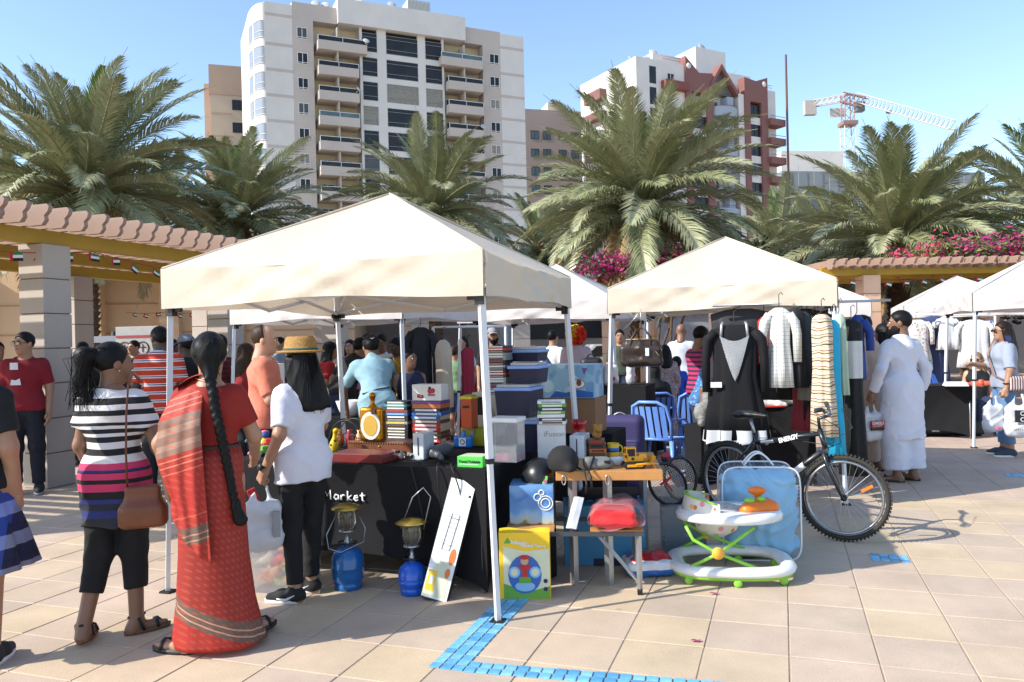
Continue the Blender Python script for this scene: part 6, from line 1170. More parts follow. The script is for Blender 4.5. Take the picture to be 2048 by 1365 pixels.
# ---- bicycle
def bicycle():
    fx = G(1690, 1083); f0 = Vector((fx.x, fx.y, 0)); r0 = Vector((1.84, 6.72, 0)); ax = (f0 - r0).normalized(); wb = (f0 - r0).length; rz = math.atan2(ax.y, ax.x)
    t = thing('bicycle', 'black mountain bike lettered ENERGY parked before the clothes tent', 'bicycle', r0, rz); FRM = M('bike_black', '1d1f22', .3, coat=.4); RB = M('rubber', '35322d', .9, bump=.3, bs=60); rad = .318
    def wheel(name, loc, rot):
        o = MB(); ring = [(rad * .945 * math.cos(a * .1309), 0, rad * .945 * math.sin(a * .1309)) for a in range(48)]; o.tube(ring, .018, 10, closed=True)
        for a in range(72):
            q = 6.2832 * a / 72
            for s_ in (-1, 1): o.T = Matrix.Rotation(-q, 4, 'Y') @ Matrix.Translation((rad * 1.012, s_ * .012, 0)); o.box((0, 0, 0), (.011, .014, .013))
        o.T = Matrix(); wo_ = o.build(name, RB, t, loc, rot)
        rm = MB(); rm.tube([(rad * .84 * math.cos(a * .1309), 0, rad * .84 * math.sin(a * .1309)) for a in range(48)], .011, 8, closed=True, flat=(1.5, 1)); rm.build('rim', M('rim_alu', '9c9ea0', .3, metal=.8), wo_)
        sp_ = MB()
        for k in range(32):
            a = 6.2832 * k / 32; h_ = a + (.5 if k % 4 < 2 else -.5); s_ = .028 if k % 2 else -.028; sp_.tube([(.022 * math.cos(h_), s_, .022 * math.sin(h_)), (rad * .83 * math.cos(a), 0, rad * .83 * math.sin(a))], .0013, 4)
        sp_.build('spokes', ALU, wo_); hb = MB(); hb.T = Matrix.Rotation(R(90), 4, 'X'); hb.lathe([(.008, -.06), (.01, -.035), (.024, -.03), (.014, -.02), (.014, .02), (.024, .03), (.01, .035), (.008, .06)], 12); hb.build('hub', BLK, wo_)
        part('reflector', ORG, wo_, lambda m: m.box((rad * .5, -.012, rad * .25), (.09, .008, .022), rot=__import__('mathutils').Euler((0, R(-30) if name == 'front_wheel' else R(60), 0)))); return wo_
    wheel('rear_wheel', (0, 0, rad + .008), (0, 0, 0)); st = R(27); wheel('front_wheel', (wb, 0, rad + .008), (0, 0, st))
    bb_ = (.42, 0, .3); seat_t = (.26, 0, .74); head_t = (wb - .19, 0, .82); head_b = (wb - .135, 0, .66); ra = (0, 0, rad + .008)
    part('frame', FRM, t, lambda m: (m.tube([head_t, head_b], .022, 10), m.tube([(seat_t[0] + .02, 0, .66), (head_t[0] + .01, 0, .79)], .019, 10), m.tube([bb_, (head_b[0], 0, .68)], .024, 10), m.tube([bb_, seat_t], .017, 10), [m.tube([(.27, s_ * .02, .68), (.15, s_ * .05, .52), (0, s_ * .062, rad)], .009, 8) for s_ in (-1, 1)], [m.tube([bb_, (.2, s_ * .05, .31), (0, s_ * .062, rad)], .01, 8) for s_ in (-1, 1)]))
    Tm = Matrix.Translation((wb - .135, 0, 0)) @ Matrix.Rotation(st, 4, 'Z') @ Matrix.Translation((-(wb - .135), 0, 0))
    def fork(m):
        m.T = Matrix.Translation((wb, 0, 0)) @ Matrix.Rotation(st, 4, 'Z') @ Matrix.Translation((-wb, 0, 0))
        for s_ in (-1, 1): m.tube([(wb - .13, s_ * .055, .66), (wb - .1, s_ * .055, .55), (wb, s_ * .055, rad)], [.017, .016, .011], 8)
        m.box((wb - .132, 0, .67), (.05, .14, .035), ch=.008)
    part('fork', FRM, t, fork); part('seat_post', ALU, t, lambda m: m.tube([(.27, 0, .72), (.225, 0, .86)], .013, 8)); sdf('saddle', [rc((.12, 0, .885), (.22, 0, .895), .07, .05, .05, fl=1.9, ax=(0, 0, 1)), rc((.22, 0, .895), (.38, 0, .89), .035, .02, .04, fl=1.3, ax=(0, 0, 1))], M('saddle', '1a1a1b', .45), t, .009)
    def bars(m):
        m.T = Matrix.Translation((wb - .2, 0, 0)) @ Matrix.Rotation(st, 4, 'Z') @ Matrix.Translation((-(wb - .2), 0, 0)); m.tube([(wb - .19, 0, .82), (wb - .2, 0, .9), (wb - .12, 0, .93)], .014, 8); m.tube([(wb - .17, -.3, .99), (wb - .15, -.16, .985), (wb - .12, -.06, .93), (wb - .12, .06, .93), (wb - .15, .16, .985), (wb - .17, .3, .99)], .012, 8)
    part('handlebar', FRM, t, bars)
    def grips(m):
        m.T = Matrix.Translation((wb - .2, 0, 0)) @ Matrix.Rotation(st, 4, 'Z') @ Matrix.Translation((-(wb - .2), 0, 0))
        m.tube([(wb - .155, sg[0] * .19, .987), (wb - .175, sg[0] * .315, .992)], .018, 8)
    sg = [-1]; part('grip', M('rubber', '35322d'), t, grips); sg[0] = 1; part('grip', M('rubber', '35322d'), t, grips)
    def lev(m):
        m.T = Matrix.Translation((wb - .2, 0, 0)) @ Matrix.Rotation(st, 4, 'Z') @ Matrix.Translation((-(wb - .2), 0, 0))
        for s_ in (-1, 1): m.tube([(wb - .15, s_ * .17, .985), (wb - .1, s_ * .2, .97), (wb - .11, s_ * .28, .96)], .007, 6)
    part('brake_lever', ALU, t, lev); part('brake_cable', BLK, t, lambda m: (m.tube([(wb - .12, -.18, .97), (wb + .05, -.12, .86), (wb + .02, -.06, .74), (wb - .12, -.03, .68)], .003, 5), m.tube([(wb - .12, .18, .97), (wb + .02, .1, .84), (wb - .15, .03, .7), (.5, .02, .72), (.3, .02, .7)], .003, 5)))
    cw = MB(); cw.T = Matrix.Translation((bb_[0], -.06, bb_[2])) @ Matrix.Rotation(R(90), 4, 'X'); cw.lathe([(.03, -.004), (.09, -.003), (.092, .003), (.03, .004)], 28); cw.build('chain_ring', ALU, t); part('crank', ALU, t, lambda m: (m.bar((bb_[0], -.075, bb_[2]), (bb_[0] + .1, -.075, bb_[2] - .13), .018), m.bar((bb_[0], .06, bb_[2]), (bb_[0] - .1, .06, bb_[2] + .13), .018))); part('pedal', BLK, t, lambda m: (m.box((bb_[0] + .1, -.13, bb_[2] - .13), (.09, .08, .022), ch=.004), m.box((bb_[0] - .1, .12, bb_[2] + .13), (.09, .08, .022), ch=.004))); part('chain', BLK, t, lambda m: m.tube([(bb_[0], -.06, bb_[2] + .09), (0, -.05, rad + .05), (-.04, -.05, rad), (0, -.05, rad - .04), (bb_[0], -.06, bb_[2] - .09)], .005, 5))
    d = Vector(head_t) - Vector((seat_t[0] + .02, 0, .66)); an = math.atan2(d.z + .02, d.x); text('decal', 'ENERGY', .05, pc['white'], t, (.52, -.021, .685), (R(90), -an, 0), bold=.002)
    part('decal_panel', pc['white'], t, lambda m: m.bar((.34, -.012, .675), (.46, -.012, .695), .022, .02)); dd = Vector((head_b[0], 0, .68)) - Vector(bb_); part('decal_panel', pc['white'], t, lambda m: m.tube([Vector(bb_) + dd * .12, Vector(bb_) + dd * .62], .0248, 12))
    part('kick_stand', ALU, t, lambda m: m.tube([(.3, -.05, .3), (.26, -.2, .012)], .009, 6))
bicycle()
# ================================================================ PEOPLE
SK = {'tan': M('skin_tan', (.36, .19, .115, 1), .5, var=.08, vs=14), 'brown': M('skin_brown', (.22, .11, .065, 1), .5, var=.08, vs=14), 'dark': M('skin_dark', (.075, .04, .028, 1), .45, var=.08, vs=14), 'fair': M('skin_fair', (.52, .30, .21, 1), .5, var=.08, vs=14)}
def hairmat(name, c, rough=.5):
    if name in MATS: return MATS[name]
    m, nt, b = newmat(name); tc = nd(nt, 'ShaderNodeTexCoord').outputs['Object']
    st = nd(nt, 'ShaderNodeVectorMath', {0: tc, 1: (150, 150, 9)}, operation='MULTIPLY').outputs[0]; n = nd(nt, 'ShaderNodeTexNoise', {'Vector': st, 'Scale': 1.0, 'Detail': 3})
    cc = ramp(nt, n.outputs['Fac'], [(.3, tuple(v * .4 for v in c[:3]) + (1,)), (.7, c)], 'LINEAR'); nt.links.new(cc, b.inputs['Base Color']); b.inputs['Roughness'].default_value = rough; b.inputs['Specular IOR Level'].default_value = .2
    bp = nd(nt, 'ShaderNodeBump', {'Height': n.outputs['Fac'], 'Strength': .35, 'Distance': .004}); nt.links.new(bp.outputs[0], b.inputs['Normal']); MATS[name] = m; return m
HB = hairmat('hair_black', (.008, .0075, .008, 1)); HBR = hairmat('hair_brown', (.06, .03, .018, 1)); HBL = hairmat('hair_blond', (.3, .2, .1, 1))
def F_(c, name=None, **k): return M(name or 'fabric_' + c, c, .85, bump=.35, bs=13, var=.1, bd=.02, **k)
EYE = [M('eye_white', 'cfcac4', .2), M('eye_dark', '1a1210', .2), M('lip', '8a4a44', .5)]
def V3(p): return np.array(p, np.float32)
def person(label, loc, H, head, skin, top=None, bottom=None, shoes=None, hair='short', lean=0, yaw=0, nod=0, arms=None, legs=None, g=1.0, fem=False, belly=0, grip=(.4, .4), face=False, hi=False, hm=None, beard=None, glasses=False, cap=None, hs=1.0, toes=(8, -8), extra=None, skirt=None, group='people at the market', cat='person'):
    g *= .93; s = H / 1.7; t = thing('person', label, cat, loc, R(head), group); sk = SK[skin]; hm = hm or HB; vox = .011 if hi else .016
    hz = .90; cl, sn = math.cos(R(lean)), math.sin(R(lean))
    def up(p): x, y, z = p; return (x, y * cl + (z - hz) * sn, hz + (z - hz) * cl - y * sn)
    sw = (.146 if fem else .166) * (1 + (g - 1) * .4); hw = (.098 if fem else .088) * (1 + (g - 1) * .5)
    J = dict(sL=up((-sw, 0, 1.35)), sR=up((sw, 0, 1.35)), nk=up((0, -.012, 1.42)), ch=up((0, 0, 1.27)), wa=up((0, 0, 1.08)), hp=(0, 0, hz + .03), hd=up((0, .012, 1.573)))
    A = arms or {}; dL = (up((-sw - .055, -.03, 1.11)), up((-sw - .06, .05, .86))); dR = (up((sw + .055, -.03, 1.11)), up((sw + .06, .05, .86)))
    eL, wL = A.get('L', dL); eR, wR = A.get('R', dR); Lg = legs or {}
    kL, aL = Lg.get('L', ((-.1, .012, .49), (-.105, -.02, .08))); kR, aR = Lg.get('R', ((.1, .012, .49), (.105, -.02, .08)))
    fw = (0, cl, -sn)
    def torso(i=0, bot=True):
        b = (.0 if not fem else -.004)
        q = [rc(J['hp'], J['wa'], .122 * g + i, (.116 + b) * g + i, .05, 1.28, ax=fw), rc(J['wa'], J['ch'], (.114 + b) * g + i, .128 * g + i, .05, 1.25, ax=fw), rc(up((-.07, 0, 1.26)), up((.07, 0, 1.26)), .105 * g + i, None, .05, 1.15, ax=fw), rc(up((-sw + .03, -.005, 1.345)), up((sw - .03, -.005, 1.345)), .054 + i * .8, None, .06), rc(up((0, -.02, 1.34)), J['nk'], .07 + i, .054 + i * .4, .07)]
        if bot: q.append(rc((-hw * .65, -.015, .92), (hw * .65, -.015, .92), .104 * g + i * .8, None, .05, 1.08))
        if belly: q.append(el(up((0, .05, 1.08)), (.13 * g + i, .1 + belly + i, .15 + i), .06))
        if fem: q += [el(up((x, .075, 1.25)), (.06 + i * .6, .055 + i * .6, .06 + i * .6), .04) for x in (-.07, .07)]
        return q
    def arm(sh, e, w_, i=0, f=1.0, cut=0):
        sh, e, w_ = V3(sh), V3(e), V3(w_); q = []
        if f <= .5: q.append(rc(sh, sh + (e - sh) * f * 2, .052 * g + i, (.046 * g + i) + .004 * (cut > 0), .035, cut=cut))
        else: q += [rc(sh, e, .052 * g + i, .041 * g + i, .035), rc(e, e + (w_ - e) * (f - .5) * 2, .041 * g + i, .029 + (.041 * g - .029) * (1 - (f - .5) * 2) + i, .03, cut=cut)]
        return q
    def leg(sx, k_, a_, i=0, f=1.0, cut=0, lo=0):
        h_, k_, a_ = V3((sx * hw, 0, hz)), V3(k_), V3(a_); q = []
        if f <= .5: q.append(rc(h_, h_ + (k_ - h_) * f * 2, .088 * g + i, .07 * g + i, .05, cut=cut))
        else: q += [rc(h_, k_, .088 * g + i, .058 * g + i + lo, .05), rc(k_, k_ + (a_ - k_) * (f - .5) * 2, .056 * g + i + lo, .04 + i + lo, .03, cut=cut)]
        return q
    def hand(w_, e, sx, cu):
        w_, e = V3(w_), V3(e); d = w_ - e; d /= np.linalg.norm(d); ac = V3((0, 1, 0)) - d * d[1]; ac /= np.linalg.norm(ac) + 1e-6; nr = np.cross(d, ac); nr = nr if nr[0] * -sx > 0 else -nr
        q = [rc(w_ - d * .03, w_ + d * .02, .027, .026, .02), rc(w_ + d * .02 - ac * .012, w_ + d * .08 - ac * .02, .022, .021, .02), rc(w_ + d * .02 + ac * .012, w_ + d * .08 + ac * .018, .022, .02, .02)]
        for n_, (o, ln) in enumerate(((.03, .07), (.011, .08), (-.009, .075), (-.028, .058))):
            p = w_ + d * (.088 - .004 * abs(n_ - 1)) + ac * o; c1 = cu * .6; d1 = d * math.cos(c1) + nr * math.sin(c1); p1 = p + d1 * ln * .52; c2 = cu * 1.7; d2 = d * math.cos(c2) + nr * math.sin(c2); q += [rc(p, p1, .0092, .0086, .006), rc(p1, p1 + d2 * ln * .5, .0084, .007, .004)]
        td = d * .75 + ac * .6 + nr * .3; td /= np.linalg.norm(td); b_ = w_ + d * .02 + ac * .022; q += [rc(b_, b_ + td * .045, .014, .011, .012), rc(b_ + td * .045, b_ + td * .04 + (d + nr * .3 * (1 + cu)) * .035, .01, .008, .006)]
        return q
    # --- the body: torso, limbs, head and hands meshed as one object
    bp = torso(0, not skirt) + arm(J['sL'], eL, wL) + arm(J['sR'], eR, wR) + leg(-1, kL, aL) + leg(1, kR, aR)
    for a_, ty in ((aL, toes[0]), (aR, toes[1])):
        a_ = V3(a_); fd = V3((-math.sin(R(ty)), math.cos(R(ty)), 0)); q = V3((a_[0], a_[1], max(.03, a_[2] - .05))); bp += [rc(a_, q - fd * .03, .036, .032, .02), rc(q - fd * .02, q + fd * .1, .034, .028, .03), rc(q + fd * .1, q + fd * .16, .03, .018, .02, 1.3, ax=(0, 0, 1))]
    lo, hi_ = bounds(bp); chunks = [snets(bp, vox, lo, hi_)]
    for w_, e, sx, cu in ((wL, eL, -1, grip[0]), (wR, eR, 1, grip[1])):
        hp_ = hand(w_, e, sx, cu); l2, h2 = bounds(hp_, .01); chunks.append(snets(hp_, .0048 if hi else .0075, l2, h2))
    hd = [el((0, -.014, .024), (.073, .092, .088)), el((0, .018, -.03), (.06, .074, .088), .04), rc((0, .035, -.083), (0, .052, -.088), .033, .028, .04), rc((0, .088, .008), (0, .103, -.028), .008, .0135, .014), rc((-.032, .078, .02), (.032, .078, .02), .011, None, .02), el((.03, .096, .002), (.017, .014, .011), .014, 's'), el((-.03, .096, .002), (.017, .014, .011), .014, 's'), rc((-.017, .086, -.057), (.017, .086, -.057), .009, None, .008), el((.075, -.008, -.008), (.011, .02, .031), .01), el((-.075, -.008, -.008), (.011, .02, .031), .01), rc((0, -.012, -.07), (0, -.028, -.17), .054 if fem else .06, .06 if fem else .066, .03)]
    l2, h2 = bounds(hd, .01); hv, hf = snets(hd, .0065 if hi else .009, l2, h2)
    HM = Matrix.Translation(J['hd']) @ Matrix.Rotation(R(yaw), 4, 'Z') @ Matrix.Rotation(R(-lean * .35 - nod), 4, 'X') @ Matrix.Scale(hs, 4); HN = np.array(HM)
    chunks.append((hv @ HN[:3, :3].T + HN[:3, 3], hf)); vs, fs, o = [], [], 0
    for v, f in chunks: vs.append(v); fs.append(f + o); o += len(v)
    link('body', mesh_np('body', np.concatenate(vs) * s, np.concatenate(fs), sk), t)
    def cloth(name, pr, mat, v=None, disp=None):
        lo, hi_ = bounds(pr); v_, f_ = snets(pr, v or vox, lo, hi_, disp); return link(name, mesh_np(name, v_ * s, f_, mat), t)
    def onhead(o): o.matrix_local = Matrix.Scale(s, 4) @ HM; o.parent = t; return o
    # --- clothes
    if top:
        i = top.get('i', .016); he = up((0, 0, top.get('hem', .87))); pr = torso(i, top.get('hem', .87) < 1.0)
        hm_ = top.get('hem', .87); dr = top.get('dr', (.13 if fem else .128) * g + i + top.get('fl', 0)); pr.append(rc(up((0, -.01, 1.26)), up((0, -.01, hm_ - .06)), .122 * g + i * .8, dr, .06, 1.22, ax=fw))
        if hm_ < .9: bi = (bottom or {}).get('i', .014); pr += [rc((sx * hw * .92, -.004, .95), (sx * hw * .95, -.002, hm_ - .08), .092 * g + max(i * .6, bi) + .006, None, .07) for sx in (-1, 1)]
        sl = top.get('sl', .42)
        if sl: pr += arm(J['sL'], eL, wL, i * .9, sl, 1) + arm(J['sR'], eR, wR, i * .9, sl, 1)
        pr += [pl(he, (0, -sn, -cl)), el(up((0, .025 + top.get('nb', 0), 1.452)), (.075 + top.get('nw', 0), .085, .058), .01, 's')]
        cloth('shirt', pr, top['m'], None, wrinkle(top.get('wr', .0035), (20, 24, 17), len(label)))
        if top.get('collar'): onc = MB(); onc.tube([tuple(s * v for v in up((.068 * math.cos(a * .3142), .0 + .07 * math.sin(a * .3142), 1.43 + .012 * math.sin(a * .3142 + 3.14)))) for a in range(20)], .015 * s, 6, closed=True); onc.build('collar', top['collar'], t)
    if bottom:
        i = bottom.get('i', .014); f = bottom.get('f', .97); lo2 = bottom.get('lo', .008); ip = min(i, .008); pr = [rc((-hw * .65, -.015, .92), (hw * .65, -.015, .92), .104 * g + ip, None, .05, 1.05), rc((0, 0, .92), (0, 0, 1.06), .122 * g + ip, .115 * g + ip, .05, 1.25)] + leg(-1, kL, aL, i, f, 1, lo2) + leg(1, kR, aR, i, f, 1, lo2)
        if lean: pr[1] = rc((0, 0, .92), up((0, 0, 1.0)), .122 * g + i, .115 * g + i, .05, 1.25, ax=fw)
        pr += [pl(up((0, 0, 1.04 if (top or {}).get('hem', 1) < .84 else min(1.04, (top or {}).get('hem', 1.0) + .07))), (0, sn, cl))]; cloth('trousers', pr, bottom['m'], None, wrinkle(bottom.get('wr', .003), (26, 26, 22), 3))
    if skirt:
        b = MB(); b.loft([tuple(v * s for v in q[:5]) + tuple(q[5:]) for q in skirt['rings']], 64, skirt.get('fold', .03), skirt.get('nf', 9)); b.build(skirt.get('name', 'skirt'), skirt['m'], t)
    if shoes:
        for a_, ty in ((aL, toes[0]), (aR, toes[1])):
            b = thing_local = None; fd = Vector((-math.sin(R(ty)), math.cos(R(ty)), 0)); a0 = Vector((a_[0], a_[1], 0)); z0 = max(0, a_[2] - .08); pt = a0 + fd * .05
            m4 = Matrix.Translation(Vector((pt.x, pt.y, z0)) * s) @ Matrix.Rotation(R(ty), 4, 'Z') @ Matrix.Scale(s, 4)
            if shoes[0] == 'sandal':
                o = MB(); o.loft([(0, .01, .0, .043, .128), (0, .01, .022, .045, .132)], 24); so_ = o.build('sandal', shoes[1], t); so_.matrix_local = m4
                o = MB(); o.tube([(-.044, .06, .018), (-.03, .055, .058), (0, .06, .068), (.03, .055, .058), (.044, .06, .018)], .009, 6, flat=(1, .6)); o.tube([(0, .1, .03), (0, .065, .066)], .006, 6)
                if len(shoes) > 3: o.tube([(.046, -.02, .02), (.043, -.05, .09), (0, -.095, .1), (-.043, -.05, .09), (-.046, -.02, .02)], .008, 6, flat=(1, .7)); o.tube([(-.042, -.05, .09), (0, -.005, .105), (.042, -.05, .09)], .008, 6)
                k = o.build('strap', shoes[2], so_)
            else:
                pr = [rc((0, -.075, .045), (0, .04, .045), .043, .042, .03), rc((0, .04, .042), (0, .12, .034), .043, .03, .03), rc((0, -.055, .05), (0, -.045, .1), .046, .042, .03), pl((0, 0, .016), (0, 0, -1)), pl((0, 0, .115), (0, 0, 1))]
                lo, hi_ = bounds(pr); v_, f_ = snets(pr, .009, lo, hi_); so_ = link('shoe', mesh_np('shoe', v_, f_, shoes[1]), t); so_.matrix_local = m4
                o = MB(); o.loft([(0, .022, 0, .044, .132), (0, .022, .026, .047, .138)], 24); o.build('sole', shoes[2], so_)
                if len(shoes) > 3: o = MB(); o.tube([(-.046, .06, .04), (-.05, .0, .032), (-.049, -.06, .062)], [.004, .01, .003], 6); o.build('stripe', shoes[3], so_)
    # --- hair, hats, face
    H_ = [el((0, -.016, .03), (.084, .105, .098))]; C_ = [pl((0, .062, .05), (0, .8, -.55)), pl((0, 0, -.08), (0, -.2, -1))]
    if hair == 'bald': C_ = [pl((0, -.005, .05), (0, .8, .28)), pl((0, .03, .02), (0, .8, -.4)), pl((0, 0, -.075), (0, -.2, -1))]
    X_ = []
    if hair == 'long': X_ = [rc((0, -.07, .02), (0, -.1, -.24), .085, .095, .05, 1.9), rc((-.07, -.02, 0), (-.09, -.05, -.22), .035, .04, .04), rc((.07, -.02, 0), (.09, -.05, -.22), .035, .04, .04), pl((0, 0, -.29), (0, 0, -1), k=.02)]
    if hair == 'longer': X_ = [rc((0, -.06, .02), (.03, -.12, -.3), .09, .115, .05, 1.7), rc((-.075, -.0, 0), (-.075, -.06, -.25), .04, .05, .04), rc((.07, -.02, 0), (.1, -.06, -.28), .04, .05, .04), pl((0, 0, -.33), (.1, 0, -1), k=.02)]
    if hair == 'pony': X_ = [rc((0, -.08, .05), (-.02, -.15, .045), .035, .045, .03), rc((-.02, -.15, .045), (-.035, -.165, -.1), .052, .05, .03), rc((-.035, -.165, -.1), (.0, -.13, -.22), .045, .028, .03), rc((-.05, -.16, -.03), (-.085, -.16, -.13), .03, .018, .03)]
    if hair == 'braid': X_ = [el((0, -.03, .02), (.092, .108, .1), .03), rc((0, -.085, -.02), (.02, -.11, -.1), .05, .038, .03)] + [el((.02 + .0034 * k + .007 * (-1) ** k, -.128 - .0045 * min(k, 12) - .0006 * k, -.1 - .0195 * k), (.026 - .0002 * k, .024, .022), .01) for k in range(36)] + [rc((.14, -.205, -.79), (.16, -.205, -.86), .026, .036, .02)]
    if hair != 'none':
        pr = H_ + ([] if hair != 'braid' else []) + C_; lo, hi_ = bounds(pr); v_, f_ = snets(pr, .008 if hi else .011, lo, hi_, wrinkle(.002, (60, 60, 40))); parts_ = [(v_, f_)]
        if X_: lo, hi_ = bounds(X_); parts_.append(snets(X_, .009 if hi else .013, lo, hi_, wrinkle(.003, (70, 70, 12))))
        vs = np.concatenate([p[0] for p in parts_]); fs = np.concatenate([p[1] + (len(parts_[0][0]) if n_ else 0) for n_, p in enumerate(parts_)]); onhead(link('hair', mesh_np('hair', vs, fs, hm)))
    if hi and hair in ('pony', 'longer', 'long', 'braid'):
        o = MB(); rr = random.Random(len(label))
        for _ in range(170 if hair != 'braid' else 60):
            a = rr.uniform(0, 6.28); q0 = Vector((.07 * math.cos(a), -.02 + .085 * math.sin(a), .06 + rr.uniform(-.02, .03)))
            if hair == 'pony': q1 = Vector((rr.gauss(-.03, .03), -.165 + rr.gauss(0, .025), rr.uniform(-.02, .06))); q2 = Vector((rr.gauss(-.03, .045), -.16 + rr.gauss(0, .03), rr.uniform(-.28, -.12)))
            elif hair == 'braid': q1 = q0 * 1.22 + Vector((rr.gauss(0, .01), 0, -.05)); q2 = Vector((rr.gauss(.02, .025), -.12, -.1 + rr.gauss(0, .02)))
            else:
                if math.sin(a) > .15: continue
                q1 = q0 + Vector((.03 * math.cos(a), .03 * math.sin(a) - .01, -.16)); q2 = q0 + Vector((.035 * math.cos(a) + rr.gauss(.015, .02), .04 * math.sin(a) - .03, -.3 - rr.uniform(.0, .1)))
            o.tube([q0.lerp(q1, k / 4) * 1 + Vector((0, 0, .02 * math.sin(k * .78))) for k in range(4)] + [q1.lerp(q2, k / 4) for k in range(5)], .0016, 3, cap=False)
        onhead(o.build('hair_strands', hm))
    if beard:
        pr = [el((0, .022, -.062), (.07, .074, .06 + .045 * beard), .02), rc((0, .06, -.1), (0, .07, -.12 - .1 * beard), .035, .022, .04), el((0, .1, -.015), (.042, .05, .05), .02, 's')]; lo, hi_ = bounds(pr); v_, f_ = snets(pr, .008, lo, hi_, wrinkle(.003, (80, 80, 40))); onhead(link('beard', mesh_np('beard', v_, f_, hm)))
    if face:
        for x in (-.03, .03):
            o = MB(); o.lathe([(.001, -.0105), (.0075, -.0075), (.0105, 0), (.0075, .0075), (.001, .0105)], 12, (x, .0835, .001)); o.lathe([(.001, -.006), (.005, -.004), (.006, 0), (.005, .004), (.001, .006)], 10, (x, .0905, .001), 1); e_ = onhead(o.build('eye', EYE)); o = MB(); o.tube([(x - .018, .09, .02), (x, .0965, .026), (x + .018, .09, .021)], .0045, 6); onhead(o.build('eyebrow', hm))
        o = MB(); o.tube([(-.022, .087, -.056), (-.008, .0965, -.055), (.008, .0965, -.055), (.022, .087, -.056)], .0055, 6); onhead(o.build('mouth', EYE[2]))
    if glasses:
        o = MB()
        for x in (-.033, .033): o.box((x, .104, .0), (.05, .006, .034), ch=.002); o.tube([(x * 2, .1, .006), (x * 2.25, .05, .008), (x * 2.3, -.01, .006)], .003, 5)
        o.tube([(-.01, .107, .008), (.01, .107, .008)], .003, 5); onhead(o.build('sunglasses', M('shades', (.01, .008, .008, 1), .1, spec=.8)))
    if cap:
        c_ = cap[0]; pr = [el((0, -.012, .045), (.09, .108, .088)), pl((0, 0, .03), (0, -.12, -1))]; lo, hi_ = bounds(pr); v_, f_ = snets(pr, .009, lo, hi_); co = onhead(link('cap', mesh_np('cap', v_, f_, c_))); sgn = -1 if len(cap) > 1 and cap[1] == 'back' else 1
        o = MB(); o.grid(lambda u, v: ((u - .5) * .15, sgn * (.075 + .085 * v * math.sin(math.pi * (.15 + .7 * u))), .04 - .02 * v - .03 * (2 * u - 1) ** 2), 10, 5); o.grid(lambda u, v: ((u - .5) * .15, sgn * (.075 + .085 * v * math.sin(math.pi * (.15 + .7 * u))), .045 - .02 * v - .03 * (2 * u - 1) ** 2), 10, 5); k = o.build('brim', c_); k.parent = co
        if len(cap) > 2: o = MB(); o.tube([(-.02, -.118, .075), (.0, -.119, .068), (.025, -.115, .085)], [.003, .006, .002], 6); k = o.build('emblem', cap[2]); k.parent = co
    if extra: extra(t, s, J, HM, up, cloth, onhead)
    return t
def bagstrap(path, w_, mat, t, name='strap'):
    b = MB(); b.tube(path, w_, 6, flat=(1, .25)); return b.build(name, mat, t)
def at_ground(px, py): p = G(px, py); return (p.x, p.y, 0)
def at_depth(px, d): p = P(px, 690, d); return (p.x, d, 0)
# ---------- foreground: woman in the striped top
zv = lambda v: 1.297 - (v - 660) * .000634
W_, K_, PK, NV = 'd6d2d2', '131315', 'c83460', '27306a'
st = [(0, '2a2c34'), (.66, NV), (.70, '22242e'), (.735, NV), (.76, K_), (.80, PK), (.84, K_), (.862, PK), (.9, K_), (.905, NV), (.918, PK), (.952, K_), (zv(1200), W_), (zv(1140), K_), (zv(1080), W_), (zv(1030), K_), (zv(985), W_), (zv(950), K_), (zv(920), W_), (zv(890), K_), (zv(860), W_), (zv(810), K_), (zv(760), W_), (zv(715), K_), (zv(660), W_), (1.345, W_), (1.352, K_), (1.37, K_), (1.375, W_)]
STR = SM('striped_jersey', st, 0, 1.5, 2, .8, var=.06, wob=.012)
def shoulder_bag(t, s, J, HM, up, cloth, onhead):
    L = M('bag_tan', '6f3f24', .4, var=.2, vs=12, bump=.15, bs=60); sdf('handbag', [rb((0, 0, .06), (.118, .042, .06), .03), rb((0, 0, .12), (.088, .026, .1), .02, k=.06)], L, t, .008, None, (.2, -.165, .615), (0, 0, R(14)))
    bagstrap([(.13, -.185, .82), (.125, -.18, 1.0), (.125, -.165, 1.2), (.12, -.115, 1.36), (.115, -.03, 1.425), (.12, .06, 1.38)], .014, L, t, 'bag_strap')
    b = MB(); b.lathe([(.001, -.006), (.006, 0), (.001, .006)], 8, (.08, -.0, -.045)); onhead(b.build('ear_ring', M('silver', 'c9c9c9', .2, metal=.9)))
person('woman in black-white striped top with tan shoulder bag, seen from behind', at_ground(238, 1268), 1.60, 6, 'brown', dict(m=STR, sl=.3, hem=.64, i=.024, fl=.0, nw=.02, nb=-.03, wr=.008), dict(m=F_('121214'), f=.78, i=.014, lo=.012), ('sandal', M('cork', '6a4a34', .7), BLK, 1), 'pony', yaw=-48, hi=True, fem=True, g=.96, arms={'R': ((.25, -.02, 1.08), (.275, .10, .86)), 'L': ((-.19, .0, 1.1), (-.17, .12, .9))}, legs={'L': ((-.09, -.01, .48), (-.135, -.14, .1)), 'R': ((.085, .03, .49), (.1, .0, .08))}, toes=(5, -55), extra=shoulder_bag)
